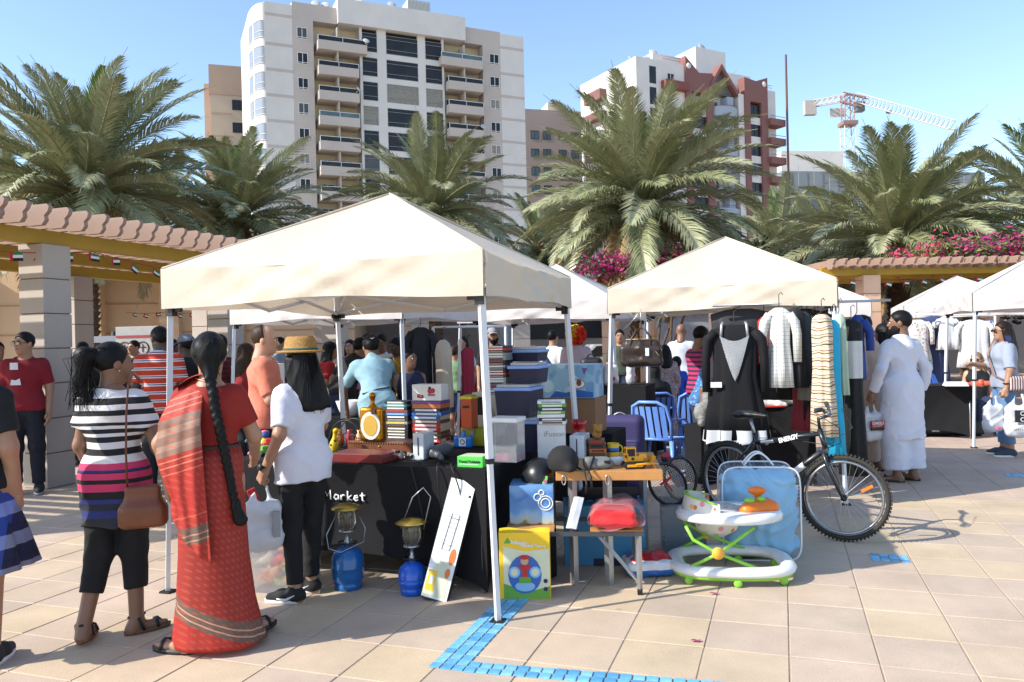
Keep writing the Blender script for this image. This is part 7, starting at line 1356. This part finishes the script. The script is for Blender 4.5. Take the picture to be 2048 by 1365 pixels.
# ---------- woman in the red sari
def sari_mat(name, tilt, bands, base='a32a1e', per=1.9):
    if name in MATS: return MATS[name]
    m, nt, b = newmat(name); tc = nd(nt, 'ShaderNodeTexCoord').outputs['Object']; sp = nd(nt, 'ShaderNodeSeparateXYZ', {0: tc}); v = nd(nt, 'ShaderNodeMath', {0: sp.outputs[0], 1: tilt, 2: sp.outputs[2]}, operation='MULTIPLY_ADD').outputs[0]
    cc = ramp(nt, nd(nt, 'ShaderNodeMapRange', {'Value': v, 'From Min': 0, 'From Max': per}).outputs[0], [(p / per, C(c)) for p, c in bands])
    st_ = nd(nt, 'ShaderNodeTexWave', {'Vector': tc, 'Scale': 9, 'Distortion': .8}, bands_direction='Z'); w2 = nd(nt, 'ShaderNodeTexWave', {'Vector': tc, 'Scale': 16, 'Distortion': 1.2}, bands_direction='DIAGONAL'); k = nd(nt, 'ShaderNodeMath', {0: st_.outputs['Fac'], 1: w2.outputs['Fac']}, operation='MULTIPLY').outputs[0]
    f = nd(nt, 'ShaderNodeMapRange', {'Value': k, 'From Min': .35, 'From Max': .6, 'To Max': .4}).outputs[0]; cc = nd(nt, 'ShaderNodeMix', {0: f, 6: cc, 7: C('b04a28')}, data_type='RGBA').outputs[2]; finish(nt, b, cc, .7, .08, 8, .12, 80); MATS[name] = m; return m
TP = '5e4a40'
SK1 = sari_mat('sari_skirt', .42, [(0, '9a2016'), (.13, TP), (.155, 'b08a70'), (.16, TP), (.185, 'b08a70'), (.19, TP), (.225, '8c2016'), (1.9, '8c2016')])
PAL = sari_mat('sari_pallu', -.30, [(0, '962319'), (.58, TP), (.6, '9a7a64'), (.605, TP), (.63, '9a7a64'), (.635, TP), (.67, '962319'), (.72, 'bb4a3a'), (.73, '9c2018'), (.96, 'bb5a44'), (.97, '962319'), (1.0, 'c26a52'), (1.008, '962319'), (1.03, 'c26a52'), (1.038, '962319'), (1.06, '7c5e50'), (1.09, '8f7262'), (1.12, '75584b'), (1.16, '8f7262'), (1.2, '75584b'), (1.24, '9a281e'), (1.27, 'c86a52'), (1.278, '9a281e'), (1.3, 'c86a52'), (1.308, '9a281e'), (1.33, 'c86a52'), (1.338, '9a281e'), (1.9, '9a281e')])
def sari_x(t, s, J, HM, up, cloth, onhead):
    def pallu(u, v):     # u across (outer arm to spine), v from the shoulder down
        a = (-.02 - .30 * (1 - u)) ; x = -.005 - .155 * (1 - u) - .095 * (1 - u) * math.sin(math.pi * min(1, v * 1.15)) * (1 if v < .87 else 1) - .045 * v + .10 * v * u
        z = 1.462 - .05 * (1 - u) ** 2 * 1.6 - v * (.86 + .1 * u - .22 * (1 - u) ** 2); y = -.055 - .115 * min(1, v * 4) - .02 * math.sin(math.pi * v) - .03 * v + .15 * (1 - u) ** 2 * min(1, v * 3) + .010 * math.sin(u * 19 + v * 3) * min(1, v * 2)
        if v < .08: y += .05 * (1 - v / .08)
        return (x * s, y * s, z * s)
    b = MB(); b.grid(pallu, 34, 44); o = b.build('pallu', PAL, t); sm = o.modifiers.new('s', 'SOLIDIFY'); sm.thickness = .004
    b = MB()      # front of the drape over the shoulder
    b.grid(lambda u, v: ((-.02 - .145 * (1 - u)) * s, (-.06 + .15 * math.sin(v * 1.5) + .02 * v) * s, (1.465 - .045 * (1 - u) ** 2 * 1.6 + .03 * math.sin(math.pi * v) - .3 * v ** 2) * s), 12, 12); b.build('shoulder_drape', PAL, t)
    b = MB(); b.tube([(.145 * s * math.cos(a * .3142), .118 * s * math.sin(a * .3142), 1.075 * s) for a in range(20)], .012 * s, 6, closed=True, flat=(.5, 1.4)); b.build('waist_border', F_('4a3630'), t)
    b = MB(); b.tube([(-.262 + .03 * math.cos(a * .5236), .06 + .03 * math.sin(a * .5236), .9) for a in range(12)], .004, 5, closed=True); b.build('bangle', M('bangle_gold', 'b98a3a', .25, metal=.9), t)
    b = MB(); b.tube([tuple(s * q for q in (.066 * math.cos(a * .3142), -.02 + .062 * math.sin(a * .3142), 1.452 + .012 * math.sin(a * .3142))) for a in range(20)], .0018, 5, closed=True); b.build('necklace', MATS['bangle_gold'], t)
person('woman in red and brown sari with waist-long black braid', at_ground(432, 1293), 1.64, 3, 'tan', dict(m=F_('8a1c12'), sl=.34, hem=1.09, i=.01, nw=.055, nb=-.06, wr=.002), None, ('sandal', M('flip_dark', '2a2422', .6), BLK), 'braid', yaw=8, nod=-4, hi=True, fem=True, g=.97, arms={'L': ((-.27, .0, 1.1), (-.26, .07, .88)), 'R': ((.215, .05, 1.12), (.17, .22, 1.0))}, legs={'L': ((-.1, .02, .48), (-.15, -.07, .08)), 'R': ((.1, .04, .48), (.16, .1, .1))}, toes=(70, -30), extra=sari_x,
       skirt=dict(m=SK1, name='sari_wrap', fold=.013, nf=5, rings=[(.02, .01, .035, .245, .2, 1.8), (.01, .01, .06, .24, .195, 1.6), (.005, 0, .25, .205, .172, 1.2), (0, -.005, .5, .182, .158, .8), (0, -.01, .72, .172, .152, .5), (0, -.012, .9, .168, .15, .3), (0, -.005, 1.02, .165, .14, .2), (0, 0, 1.075, .15, .125, .1)]))
# ---------- woman in white t-shirt and straw hat
def hat_x(t, s, J, HM, up, cloth, onhead):
    ST_ = M('straw', 'a07a44', .8, var=.3, vs=60, bump=.7, bs=160); b = MB(); b.lathe([(.112, .055), (.14, .05), (.15, .058), (.14, .064), (.105, .068), (.098, .1), (.092, .14), (.08, .158), (.05, .15), (.02, .145), (.001, .145)], 32, (0, -.012, 0), 0, 1, 1.14); onhead(b.build('straw_hat', ST_)); b = MB(); b.lathe([(.1075, .068), (.106, .082)], 32, (0, -.012, 0), 0, 1, 1.14); onhead(b.build('hat_band', F_('3f5a4a')))
    b = MB(); b.lathe([(.031, -.008), (.034, -.006), (.034, .006), (.031, .008)], 18, (0, 0, 0)); w_ = b.build('wrist_watch', BLK, t, tuple(v * s for v in (-.252, .047, .90))); b = MB(); b.T = Matrix.Rotation(R(90), 4, 'Y'); b.lathe([(.021, -.042), (.021, -.033), (.001, -.033)], 16); b.build('dial', BLK, w_)
wl = at_ground(612, 1196)
person('woman in white t-shirt, straw hat and black leggings holding a carrier bag', wl, 1.58, 50, 'tan', dict(m=M('tee_white', 'd2d2de', .85, bump=.4, bs=12, var=.05, bd=.02), sl=.43, hem=.78, i=.022, wr=.008), dict(m=F_('101012'), f=.95, i=.012, lo=.002), ('shoe', F_('1c1c1e'), pc['white'], pc['white']), 'longer', yaw=5, hi=True, fem=True, g=1.02, grip=(1.5, .4), arms={'L': ((-.225, -.08, 1.11), (-.252, .05, .88)), 'R': ((.2, .06, 1.12), (.12, .24, 1.05))}, toes=(35, 20), legs={'R': ((.08, .03, .49), (.09, .06, .08)), 'L': ((-.09, .01, .49), (-.1, -.03, .08))}, extra=hat_x)
hm4 = Matrix.Translation(wl) @ Matrix.Rotation(R(50), 4, 'Z'); hp = hm4 @ Vector((-.245, .075, .715 * 1.58 / 1.7 + .06))
shopping_bag('white carrier bag held by the woman in the straw hat', (hp.x, hp.y, hp.z - .40), .92, R(20), WB, [(pc['grey'], rect(.06, .1, .1, .25))]); b = MB(); b.box((0, 0, 0), (.05, .02, .1), ch=.006); setp(b.build('red_wallet', F_('b01c24'), None, (hp.x - .05, hp.y + .01, hp.z - .07), (0, R(-20), R(30))), 'red wallet pressed against the carrier bag handles', 'wallet')
# ---------- woman cut off by the left edge
person('woman in black top and blue plaid skirt cut off at the left edge', at_ground(-60, 1335), 1.66, 14, 'tan', dict(m=F_('101114'), sl=.36, hem=.9, i=.02), None, ('shoe', F_('2a2a2c'), pc['white']), 'long', hi=True, fem=True, g=1.15, skirt=dict(m=plaid('blue_plaid', '141d44', ['2c55b8', '9aa6c8', '0a0c14'], .15, axes=(0, 2), lw=.42), fold=.05, nf=7, rings=[(0, 0, .5, .3, .25, 1.4), (0, 0, .7, .25, .21, 1), (0, 0, .9, .19, .16, .5), (0, 0, 1.04, .155, .135, .1)]))
# ---------- people behind the table and under the left pergola
J_ = F_('2a3450', 'denim'); DK = F_('1a1b20'); BK = F_('121316')
sr = ('shoe', F_('26262a'), pc['grey'])
person('man in orange t-shirt behind the table, turned to the right', at_depth(528, 6.6), 1.74, -75, 'fair', dict(m=F_('c8735c'), sl=.45, hem=.85, wr=.006), dict(m=DK), sr, 'bald', yaw=-8, face=True, g=1.12, belly=.02, hi=True, hm=HBR, nod=6, arms={'L': ((-.24, .08, 1.12), (-.16, .3, 1.02)), 'R': ((.24, .05, 1.1), (.2, .25, .98))})
person('man in pale blue t-shirt and black cap bending over the far table', at_depth(752, 8.0), 1.76, 18, 'brown', dict(m=F_('86a8b4'), sl=.42, hem=.8, i=.02, wr=.006), dict(m=BK), sr, 'short', lean=32, g=.98, hi=True, cap=(F_('151517'), 'front', pc['white']), arms={'L': ((-.28, .42, 1.05), (-.25, .5, .82)), 'R': ((.24, .45, 1.05), (.1, .62, .88))}, extra=lambda t, s, J, HM, up, cloth, onhead: bagstrap([up((-.16, -.13, 1.0)), up((0, -.165, 1.03)), up((.15, -.13, 1.07)), up((.19, 0, 1.08))], .018, BLK, t, 'waist_strap'))
person('man in black t-shirt and glasses leaning in beside the blue shirt', at_depth(680, 9.8), 1.74, -35, 'brown', dict(m=BK, sl=.42, hem=.85), dict(m=J_), sr, 'short', lean=30, g=1.1, face=True, glasses=False, arms={'R': ((.3, .35, 1.05), (.25, .55, .9))})
person('long-haired woman in red top behind the far table', at_depth(640, 10.3), 1.62, -60, 'tan', dict(m=F_('9c1a20'), sl=.4), dict(m=DK), sr, 'long', lean=12, fem=True)
person('young man in white shirt facing the stall from the far side', at_depth(762, 10.8), 1.70, 165, 'brown', dict(m=pc['white'], sl=.42), dict(m=DK), sr, 'short', face=True, nod=12)
person('person in mustard shirt between tent poles', at_depth(792, 10.6), 1.64, 150, 'dark', dict(m=F_('a07a1c'), sl=.7), dict(m=DK), sr, 'short', face=True, nod=15)
person('boy in navy basketball vest beside the white tent pole', at_depth(817, 8.3), 1.5, -150, 'brown', dict(m=F_('1a2340'), sl=0, i=.014), dict(m=F_('1a2340'), f=.5, lo=.03, i=.02), sr, 'short', yaw=25, face=True)
person('woman in white t-shirt walking beyond the garment rack', at_depth(925, 13.0), 1.66, 160, 'tan', dict(m=F_('c6c8d6'), sl=.4), dict(m=F_('2a2a2e')), sr, 'long', fem=True, face=True)
person('person in green top and denim shorts walking behind the dresses', at_depth(908, 12.2), 1.5, -20, 'tan', dict(m=F_('7a9a72'), sl=.35), dict(m=F_('3c5580'), f=.45, lo=.02), sr, 'short', hm=HBR, legs={'L': ((-.1, .1, .49), (-.1, .02, .09)), 'R': ((.1, -.02, .49), (.11, -.22, .12))})
person('man in grey cap and black shirt behind the disc tower', at_depth(988, 11.6), 1.78, 180, 'tan', dict(m=BK, sl=.42), dict(m=DK), sr, 'short', face=True, beard=.1, cap=(F_('8d8f96'),))
person('young man in white t-shirt with blue sash beyond the cartons', at_depth(1106, 13.2), 1.72, -40, 'tan', dict(m=pc['white'], sl=.42), dict(m=DK), sr, 'short', face=True, extra=lambda t, s, J, HM, up, cloth, onhead: bagstrap([(-.15, -.02, 1.44), (-.1, -.16, 1.3), (.03, -.17, 1.12), (.15, -.1, .98), (.16, .05, .96)], .05, F_('26466e'), t, 'sash'))
def wig_x(t, s, J, HM, up, cloth, onhead):
    rr = random.Random(2); vs = []; wm = [M('wig_red', 'd8301a', .9), M('wig_yellow', 'd8a01e', .9)]
    for k, side in enumerate((1, -1)):
        b = MB()
        for _ in range(150):
            d = Vector((rr.gauss(0, 1), rr.gauss(0, 1), rr.gauss(0, 1))).normalized()
            if d.y > .45 and d.z < .3: continue
            if (d.x - .35 * d.z > -.25) != (side > 0): continue
            c = d * .135 + Vector((0, -.02, .03)); n = d.orthogonal().normalized(); m2 = d.cross(n); b.tube([c + n * (.026 * math.cos(a * 1.05)) + m2 * (.026 * math.sin(a * 1.05)) + d * (.008 * a - .03) for a in range(8)], .014, 5)
        onhead(b.build('curly_wig', wm[k]))
person('person in curly red and yellow wig and pale pink t-shirt, back turned', at_depth(1152, 12.4), 1.72, 12, 'tan', dict(m=F_('c0aeb8'), sl=.45), dict(m=DK), sr, 'short', g=1.15, extra=wig_x)
def scarf_x(t, s, J, HM, up, cloth, onhead): onhead(sdf('head_scarf', [el((0, -.02, .02), (.098, .115, .115)), rc((0, -.03, -.08), (0, -.03, -.2), .09, .16, .05), el((0, .1, -.02), (.06, .06, .08), .02, 's')], BK, None, .012))
person('seated person wrapped in black, on a blue chair', Vector(at_depth(1305, 10.25)) - Vector((0, 0, .40)), 1.62, 5, 'brown', dict(m=BK, sl=1.0, hem=.84, i=.04, fl=.03), None, None, 'short', fem=True, g=1.15, legs={'L': ((-.14, .42, .92), (-.12, .42, .52)), 'R': ((.14, .42, .92), (.12, .42, .52))}, skirt=dict(m=BK, name='robe', fold=.03, rings=[(0, .38, .46, .24, .16), (0, .34, .7, .25, .2), (0, .2, .9, .25, .3), (0, .08, 1.0, .22, .24), (0, 0, 1.12, .17, .15)]), extra=scarf_x)
PST = SM('pink_stripes', [(0, 'b02a5c'), (.03, '2a2440')], 0, .055, 2, .85, .055)
person('man in pink and navy striped polo looking at clothes', at_depth(1402, 9.4), 1.68, -60, 'brown', dict(m=PST, sl=.46, hem=.88, i=.02, collar=F_('1d1d30')), dict(m=J_), sr, 'short', yaw=-5, nod=14, g=1.15, belly=.03, face=True, arms={'L': ((-.25, .1, 1.13), (-.1, .33, 1.1)), 'R': ((.25, .08, 1.12), (.12, .33, 1.1))})
person('bald man in white t-shirt standing beyond the holdall', at_depth(1363, 13.0), 1.78, -25, 'brown', dict(m=F_('c4c8d4'), sl=.42), dict(m=DK), sr, 'none', nod=10)
person('child in royal blue shirt beyond the tent pole', at_depth(1352, 11.8), 1.25, 10, 'brown', dict(m=F_('1f45b4'), sl=.6), dict(m=BK), sr, 'short', hs=1.2)
person('woman in long paisley dress beside the child in blue', at_depth(1330, 11.4), 1.45, 0, 'brown', dict(m=spots('paisley', '9a8684', ['6a4a5c', 'b8a8a0', '7a6a80', 'c4b0a0'], 26), sl=.8), None, sr, 'long', fem=True, skirt=dict(m=MATS['paisley'], fold=.05, rings=[(0, 0, .04, .24, .2, 1.3), (0, 0, .5, .2, .17, 1), (0, 0, .9, .17, .15, .5), (0, 0, 1.06, .14, .12, .1)]))
JN = person('man in jeans bending behind the blue chairs, blue print shirt', at_depth(1395, 8.75), 1.5, -100, 'brown', dict(m=spots('blue_print', '3a6a9c', ['2a4a7c', '6a9ac0', '8ab0d0'], 30), sl=.5), dict(m=J_), sr, 'short', lean=20, group='people at the market')
# left pergola
person('man in dark red t-shirt and sunglasses leaning by the pergola column', at_depth(48, 8.6), 1.78, -160, 'tan', dict(m=F_('7c0f1e'), sl=.42, i=.018), dict(m=F_('181a26')), sr, 'short', yaw=-35, glasses=True, face=True, hi=True, g=1.05, extra=lambda t, s, J, HM, up, cloth, onhead: (part('name_sticker', pc['white'], t, lambda m: m.box((.06 * s, .165 * s, 1.34 * s), (.075, .006, .075))), part('shirt_print', pc['white'], t, lambda m: m.prism([(.0, 1.2), (.1, 1.2), (.09, 1.26), (.05, 1.25), (.01, 1.27)], .172, .178, axis=1))))
person('person in red top at the far left edge', at_depth(-8, 9.4), 1.70, -120, 'brown', dict(m=F_('a01a24'), sl=.5), dict(m=DK), sr, 'short')
person('person in black with red and white neck scarf behind the column', at_depth(165, 10.6), 1.68, 35, 'brown', dict(m=BK, sl=1.0), dict(m=BK), sr, 'short', extra=lambda t, s, J, HM, up, cloth, onhead: (part('scarf', pc['red'], t, lambda m: m.tube([(.085 * math.cos(a * .3142), .085 * math.sin(a * .3142) - .01, 1.44) for a in range(20)], .026, 8, closed=True)), part('scarf_end', pc['white'], t, lambda m: m.tube([(.08, -.06, 1.45), (.1, -.11, 1.41)], .03, 8))))
person('brown-haired person in dark clothes beside the black-clad one', at_depth(190, 11.4), 1.6, -10, 'tan', dict(m=F_('2a1c1c'), sl=.9), dict(m=BK), sr, 'long', fem=True, hm=HBR)
POLO = SM('orange_polo', [(0, 'b8351e'), (.055, 'd8d4d4'), (.066, '20264c'), (.076, 'd8d4d4')], 0, .085, 2, .85, .085)
person('tall man in orange-red polo with white and navy stripes', at_depth(318, 8.4), 1.80, 12, 'dark', dict(m=POLO, sl=.46, hem=.82, i=.022, collar=F_('b9bccc')), dict(m=DK), sr, 'short', yaw=35, hi=True, g=1.08)
person('man in grey cap and black shirt in the pergola shade', at_depth(372, 9.2), 1.72, 60, 'dark', dict(m=BK, sl=.45), dict(m=DK), sr, 'short', cap=(F_('777a84'),))
person('man in dark red plaid shirt beyond the sari', at_depth(440, 9.6), 1.72, -15, 'dark', dict(m=plaid('red_plaid', '4a1018', ['1a0a10', '7a1c24', '1a0a10'], .06), sl=.9), dict(m=DK), sr, 'short')
person('woman with long chestnut hair and white hood beside the tent pole', at_depth(492, 8.9), 1.60, -40, 'tan', dict(m=F_('8c1f24'), sl=.9), dict(m=DK), sr, 'long', fem=True, hm=HBR)
# ---------- right side
KW = M('kurta_white', 'cfd1dd', .8, bump=.4, bs=9, var=.05, bd=.025)
ml = at_ground(1808, 962)
def kurta(m, hem=.42, y0=0): return dict(m=m, name='kurta_skirt', fold=.022, nf=7, rings=[(0, 0, hem, .235, .19, 1.4), (0, 0, hem + .2, .215, .175, 1.1), (0, 0, .8, .195, .16, .7), (0, 0, 1.0, .175, .145, .3), (0, 0, 1.15, .155, .13, .1)])
def shalwar(m): return dict(m=m, i=.05, f=.95, lo=.03, wr=.004)
person('bearded man in long white tunic holding a white carrier bag', ml, 1.78, 20, 'brown', dict(m=KW, sl=.97, hem=.42, dr=.165, i=.02, wr=.007, nw=-.01), shalwar(KW), ('sandal', M('sandal_dark', '2a1e1a', .6), BLK), 'short', yaw=42, hi=True, beard=1.0, g=1.0, face=True, grip=(1.5, .4), toes=(40, 15), arms={'L': ((-.29, -.03, 1.12), (-.3, .08, .88)), 'R': ((.28, -.04, 1.12), (.3, .04, .87))})
q = Matrix.Translation(ml) @ Matrix.Rotation(R(20), 4, 'Z') @ Vector((-.31, .11, .80 * 1.78 / 1.7))
t = shopping_bag('white carrier bag with red and black logo, held by the man in white', (q.x, q.y, q.z - .42), .92, R(12), WB, [], None, .009)
part('red_logo', pc['red'], t, lambda m: m.box((.01, -.088, .19), (.15, .02, .065))); part('black_logo', pc['black'], t, lambda m: m.box((.01, -.088, .138), (.15, .02, .03))); text('logo_text', 'OMEILS', .042, pc['white'], t, (-.062, -.0995, .185), (R(90), 0, 0), bold=.001); text('logo_text', '& CO ONLY', .018, pc['white'], t, (-.05, -.0995, .164), (R(90), 0, 0))
KB = F_('b59f8e', 'kurta_beige'); person('man in beige tunic half hidden behind the hanging gowns', at_depth(1738, 8.75), 1.76, 40, 'brown', dict(m=KB, sl=.97, hem=.42, dr=.2, i=.024), shalwar(KB), ('sandal', M('sandal_dark', '2a1e1a'), BLK), 'short', lean=6, g=1.15)
person('person in black with checked scarf in front of the bearded man', at_depth(1768, 9.0), 1.66, 30, 'brown', dict(m=BK, sl=1.0), dict(m=BK), sr, 'long', g=1.05, extra=lambda t, s, J, HM, up, cloth, onhead: part('checked_scarf', plaid('keffiyeh', 'd0d0cc', ['1a1a1c', '1a1a1c', '1a1a1c'], .022, lw=.45), t, lambda m: m.grid(lambda u, v: ((.0 + .2 * u), -.16 - .02 * math.sin(u * 7), 1.42 - .42 * v - .05 * u), 8, 10)))
GT = F_('8f97a8', 'tee_grey')
def right_x(t, s, J, HM, up, cloth, onhead):
    text('shirt_text', 'LE', .09, F_('1d2342'), t, (.06 * s, .165 * s, 1.2 * s), (R(90), 0, R(165))); b = MB(); b.grid(lambda u, v: (-.12 - .06 * v, -.035 + .07 * u, 1.475 - .07 * v), 4, 6); b.build('shoulder_panel', F_('20264a'), t)
    bagstrap([(.12, .05, 1.46), (.03, .17, 1.25), (-.12, .16, 1.0), (-.2, .05, .92)], .012, F_('8a6a5a'), t, 'bag_strap'); sdf('sling_bag', [rb((-.24, -.08, .9), (.06, .13, .09), .04)], SM('bag_stripes', [(0, 'b8b0ac'), (.014, '5a3034')], 0, .028, 1, .7, .028), t, .011)
    b = MB(); b.tube([(-.262 + .031 * math.cos(a * .5236), .075 + .031 * math.sin(a * .5236), .905) for a in range(12)], .008, 6, closed=True); b.build('wrist_band', BLK, t)
rl_ = at_ground(2012, 912)
person('woman in grey t-shirt and sunglasses carrying two white bags at right', rl_, 1.66, 78, 'tan', dict(m=GT, sl=.5, hem=.86, i=.024, wr=.005), dict(m=F_('5d7ea2', 'jeans_pale'), f=.9), ('shoe', F_('3a4250'), pc['white']), 'longer', yaw=5, hi=True, fem=True, g=1.1, glasses=True, face=True, grip=(1.5, .4), hm=hairmat('hair_dkbrown', (.025, .014, .01, 1)), arms={'L': ((-.24, .02, 1.1), (-.262, .08, .86)), 'R': ((.22, .1, 1.12), (.12, .3, 1.15))}, extra=right_x)
q = Matrix.Translation(rl_) @ Matrix.Rotation(R(78), 4, 'Z') @ Vector((-.28, .1, .78 * 1.66 / 1.7)); RC = Matrix.Translation(rl_) @ Matrix.Rotation(R(78), 4, 'Z')
t = shopping_bag('large white carrier bag with black square logo at the right edge', (q.x + .1, q.y - .1, q.z - .5), 1.2, R(-15), WB, [], None, .01); part('square_logo', pc['black'], t, lambda m: m.box((.0, -.118, .27), (.16, .02, .14))); text('logo_text', 'OF\nCH', .07, WB, t, (-.03, -.1295, .28), (R(90), 0, 0), bold=.001); text('logo_text', 'OFFST.CO', .036, pc['black'], t, (-.1, -.124, .1), (R(90), 0, 0))
shopping_bag('smaller white carrier bag left of the logo bag at right', (q.x - .13, q.y + .02, q.z - .44), 1.0, R(10), WB, [(pc['pink'], rect(-.04, .02, .04, .07))])
person('fair woman in sunglasses seated behind the shoe table', Vector(at_depth(1952, 12.0)) - Vector((0, 0, .40)), 1.62, 168, 'fair', dict(m=BK, sl=0, hem=.95), dict(m=J_), sr, 'long', yaw=-35, fem=True, glasses=True, face=True, hm=HBL, legs={'L': ((-.12, .42, .9), (-.12, .42, .5)), 'R': ((.12, .42, .9), (.12, .42, .5))})
person('person in blue shirt in the shade behind the right tent', at_depth(2005, 14.6), 1.66, 30, 'dark', dict(m=F_('1f3f9c'), sl=.5), dict(m=DK), sr, 'short')
person('woman in pink top behind the men at the far table', at_depth(700, 12.6), 1.64, 170, 'tan', dict(m=F_('b06a80'), sl=.5), dict(m=DK), sr, 'long', fem=True, face=True)
person('man in white shirt far behind the pale blue shirt', at_depth(735, 13.4), 1.74, 150, 'brown', dict(m=F_('b9bcc6'), sl=.5), dict(m=J_), sr, 'short', face=True)
person('woman in black with long hair beyond the straw hat', at_depth(596, 11.8), 1.62, -30, 'tan', dict(m=BK, sl=.8), dict(m=DK), sr, 'long', fem=True)
person('man in dark green shirt in the shade of the left pergola', at_depth(402, 12.4), 1.74, 150, 'brown', dict(m=F_('2c3a30'), sl=.5), dict(m=DK), sr, 'short', face=True)
for k, (px, d, c_, lb, hd, hr) in enumerate(((228, 12.6, '3a2c34', 'woman in dark plum top in the shade under the left pergola', 20, 'long'), (268, 13.6, '2a3648', 'man in slate shirt standing by the map board', 160, 'short'), (345, 12.9, '5a4a3c', 'man in brown shirt under the far end of the left pergola', -30, 'short'), (468, 12.6, '6a2c34', 'woman in maroon top beyond the chestnut-haired one', 40, 'long'), (560, 13.8, '8a9098', 'man in grey shirt walking behind the white tent', -80, 'short'), (1442, 12.6, '4a5a78', 'man in dull blue shirt beyond the black dress', 30, 'short'), (1500, 13.6, '7a4a50', 'woman in rose top glimpsed beyond the clothes row', -20, 'long'), (1240, 14.2, '3c4a3c', 'man in olive shirt behind the shopping bags', 170, 'short'))):
    person(lb, at_depth(px, d), 1.72 if hr == 'short' else 1.62, hd, ('brown', 'tan', 'dark')[k % 3], dict(m=F_(c_), sl=.5 if k % 2 else .9), dict(m=(DK, J_)[k % 2]), sr, hr, fem=hr == 'long', face=abs(hd) > 90)
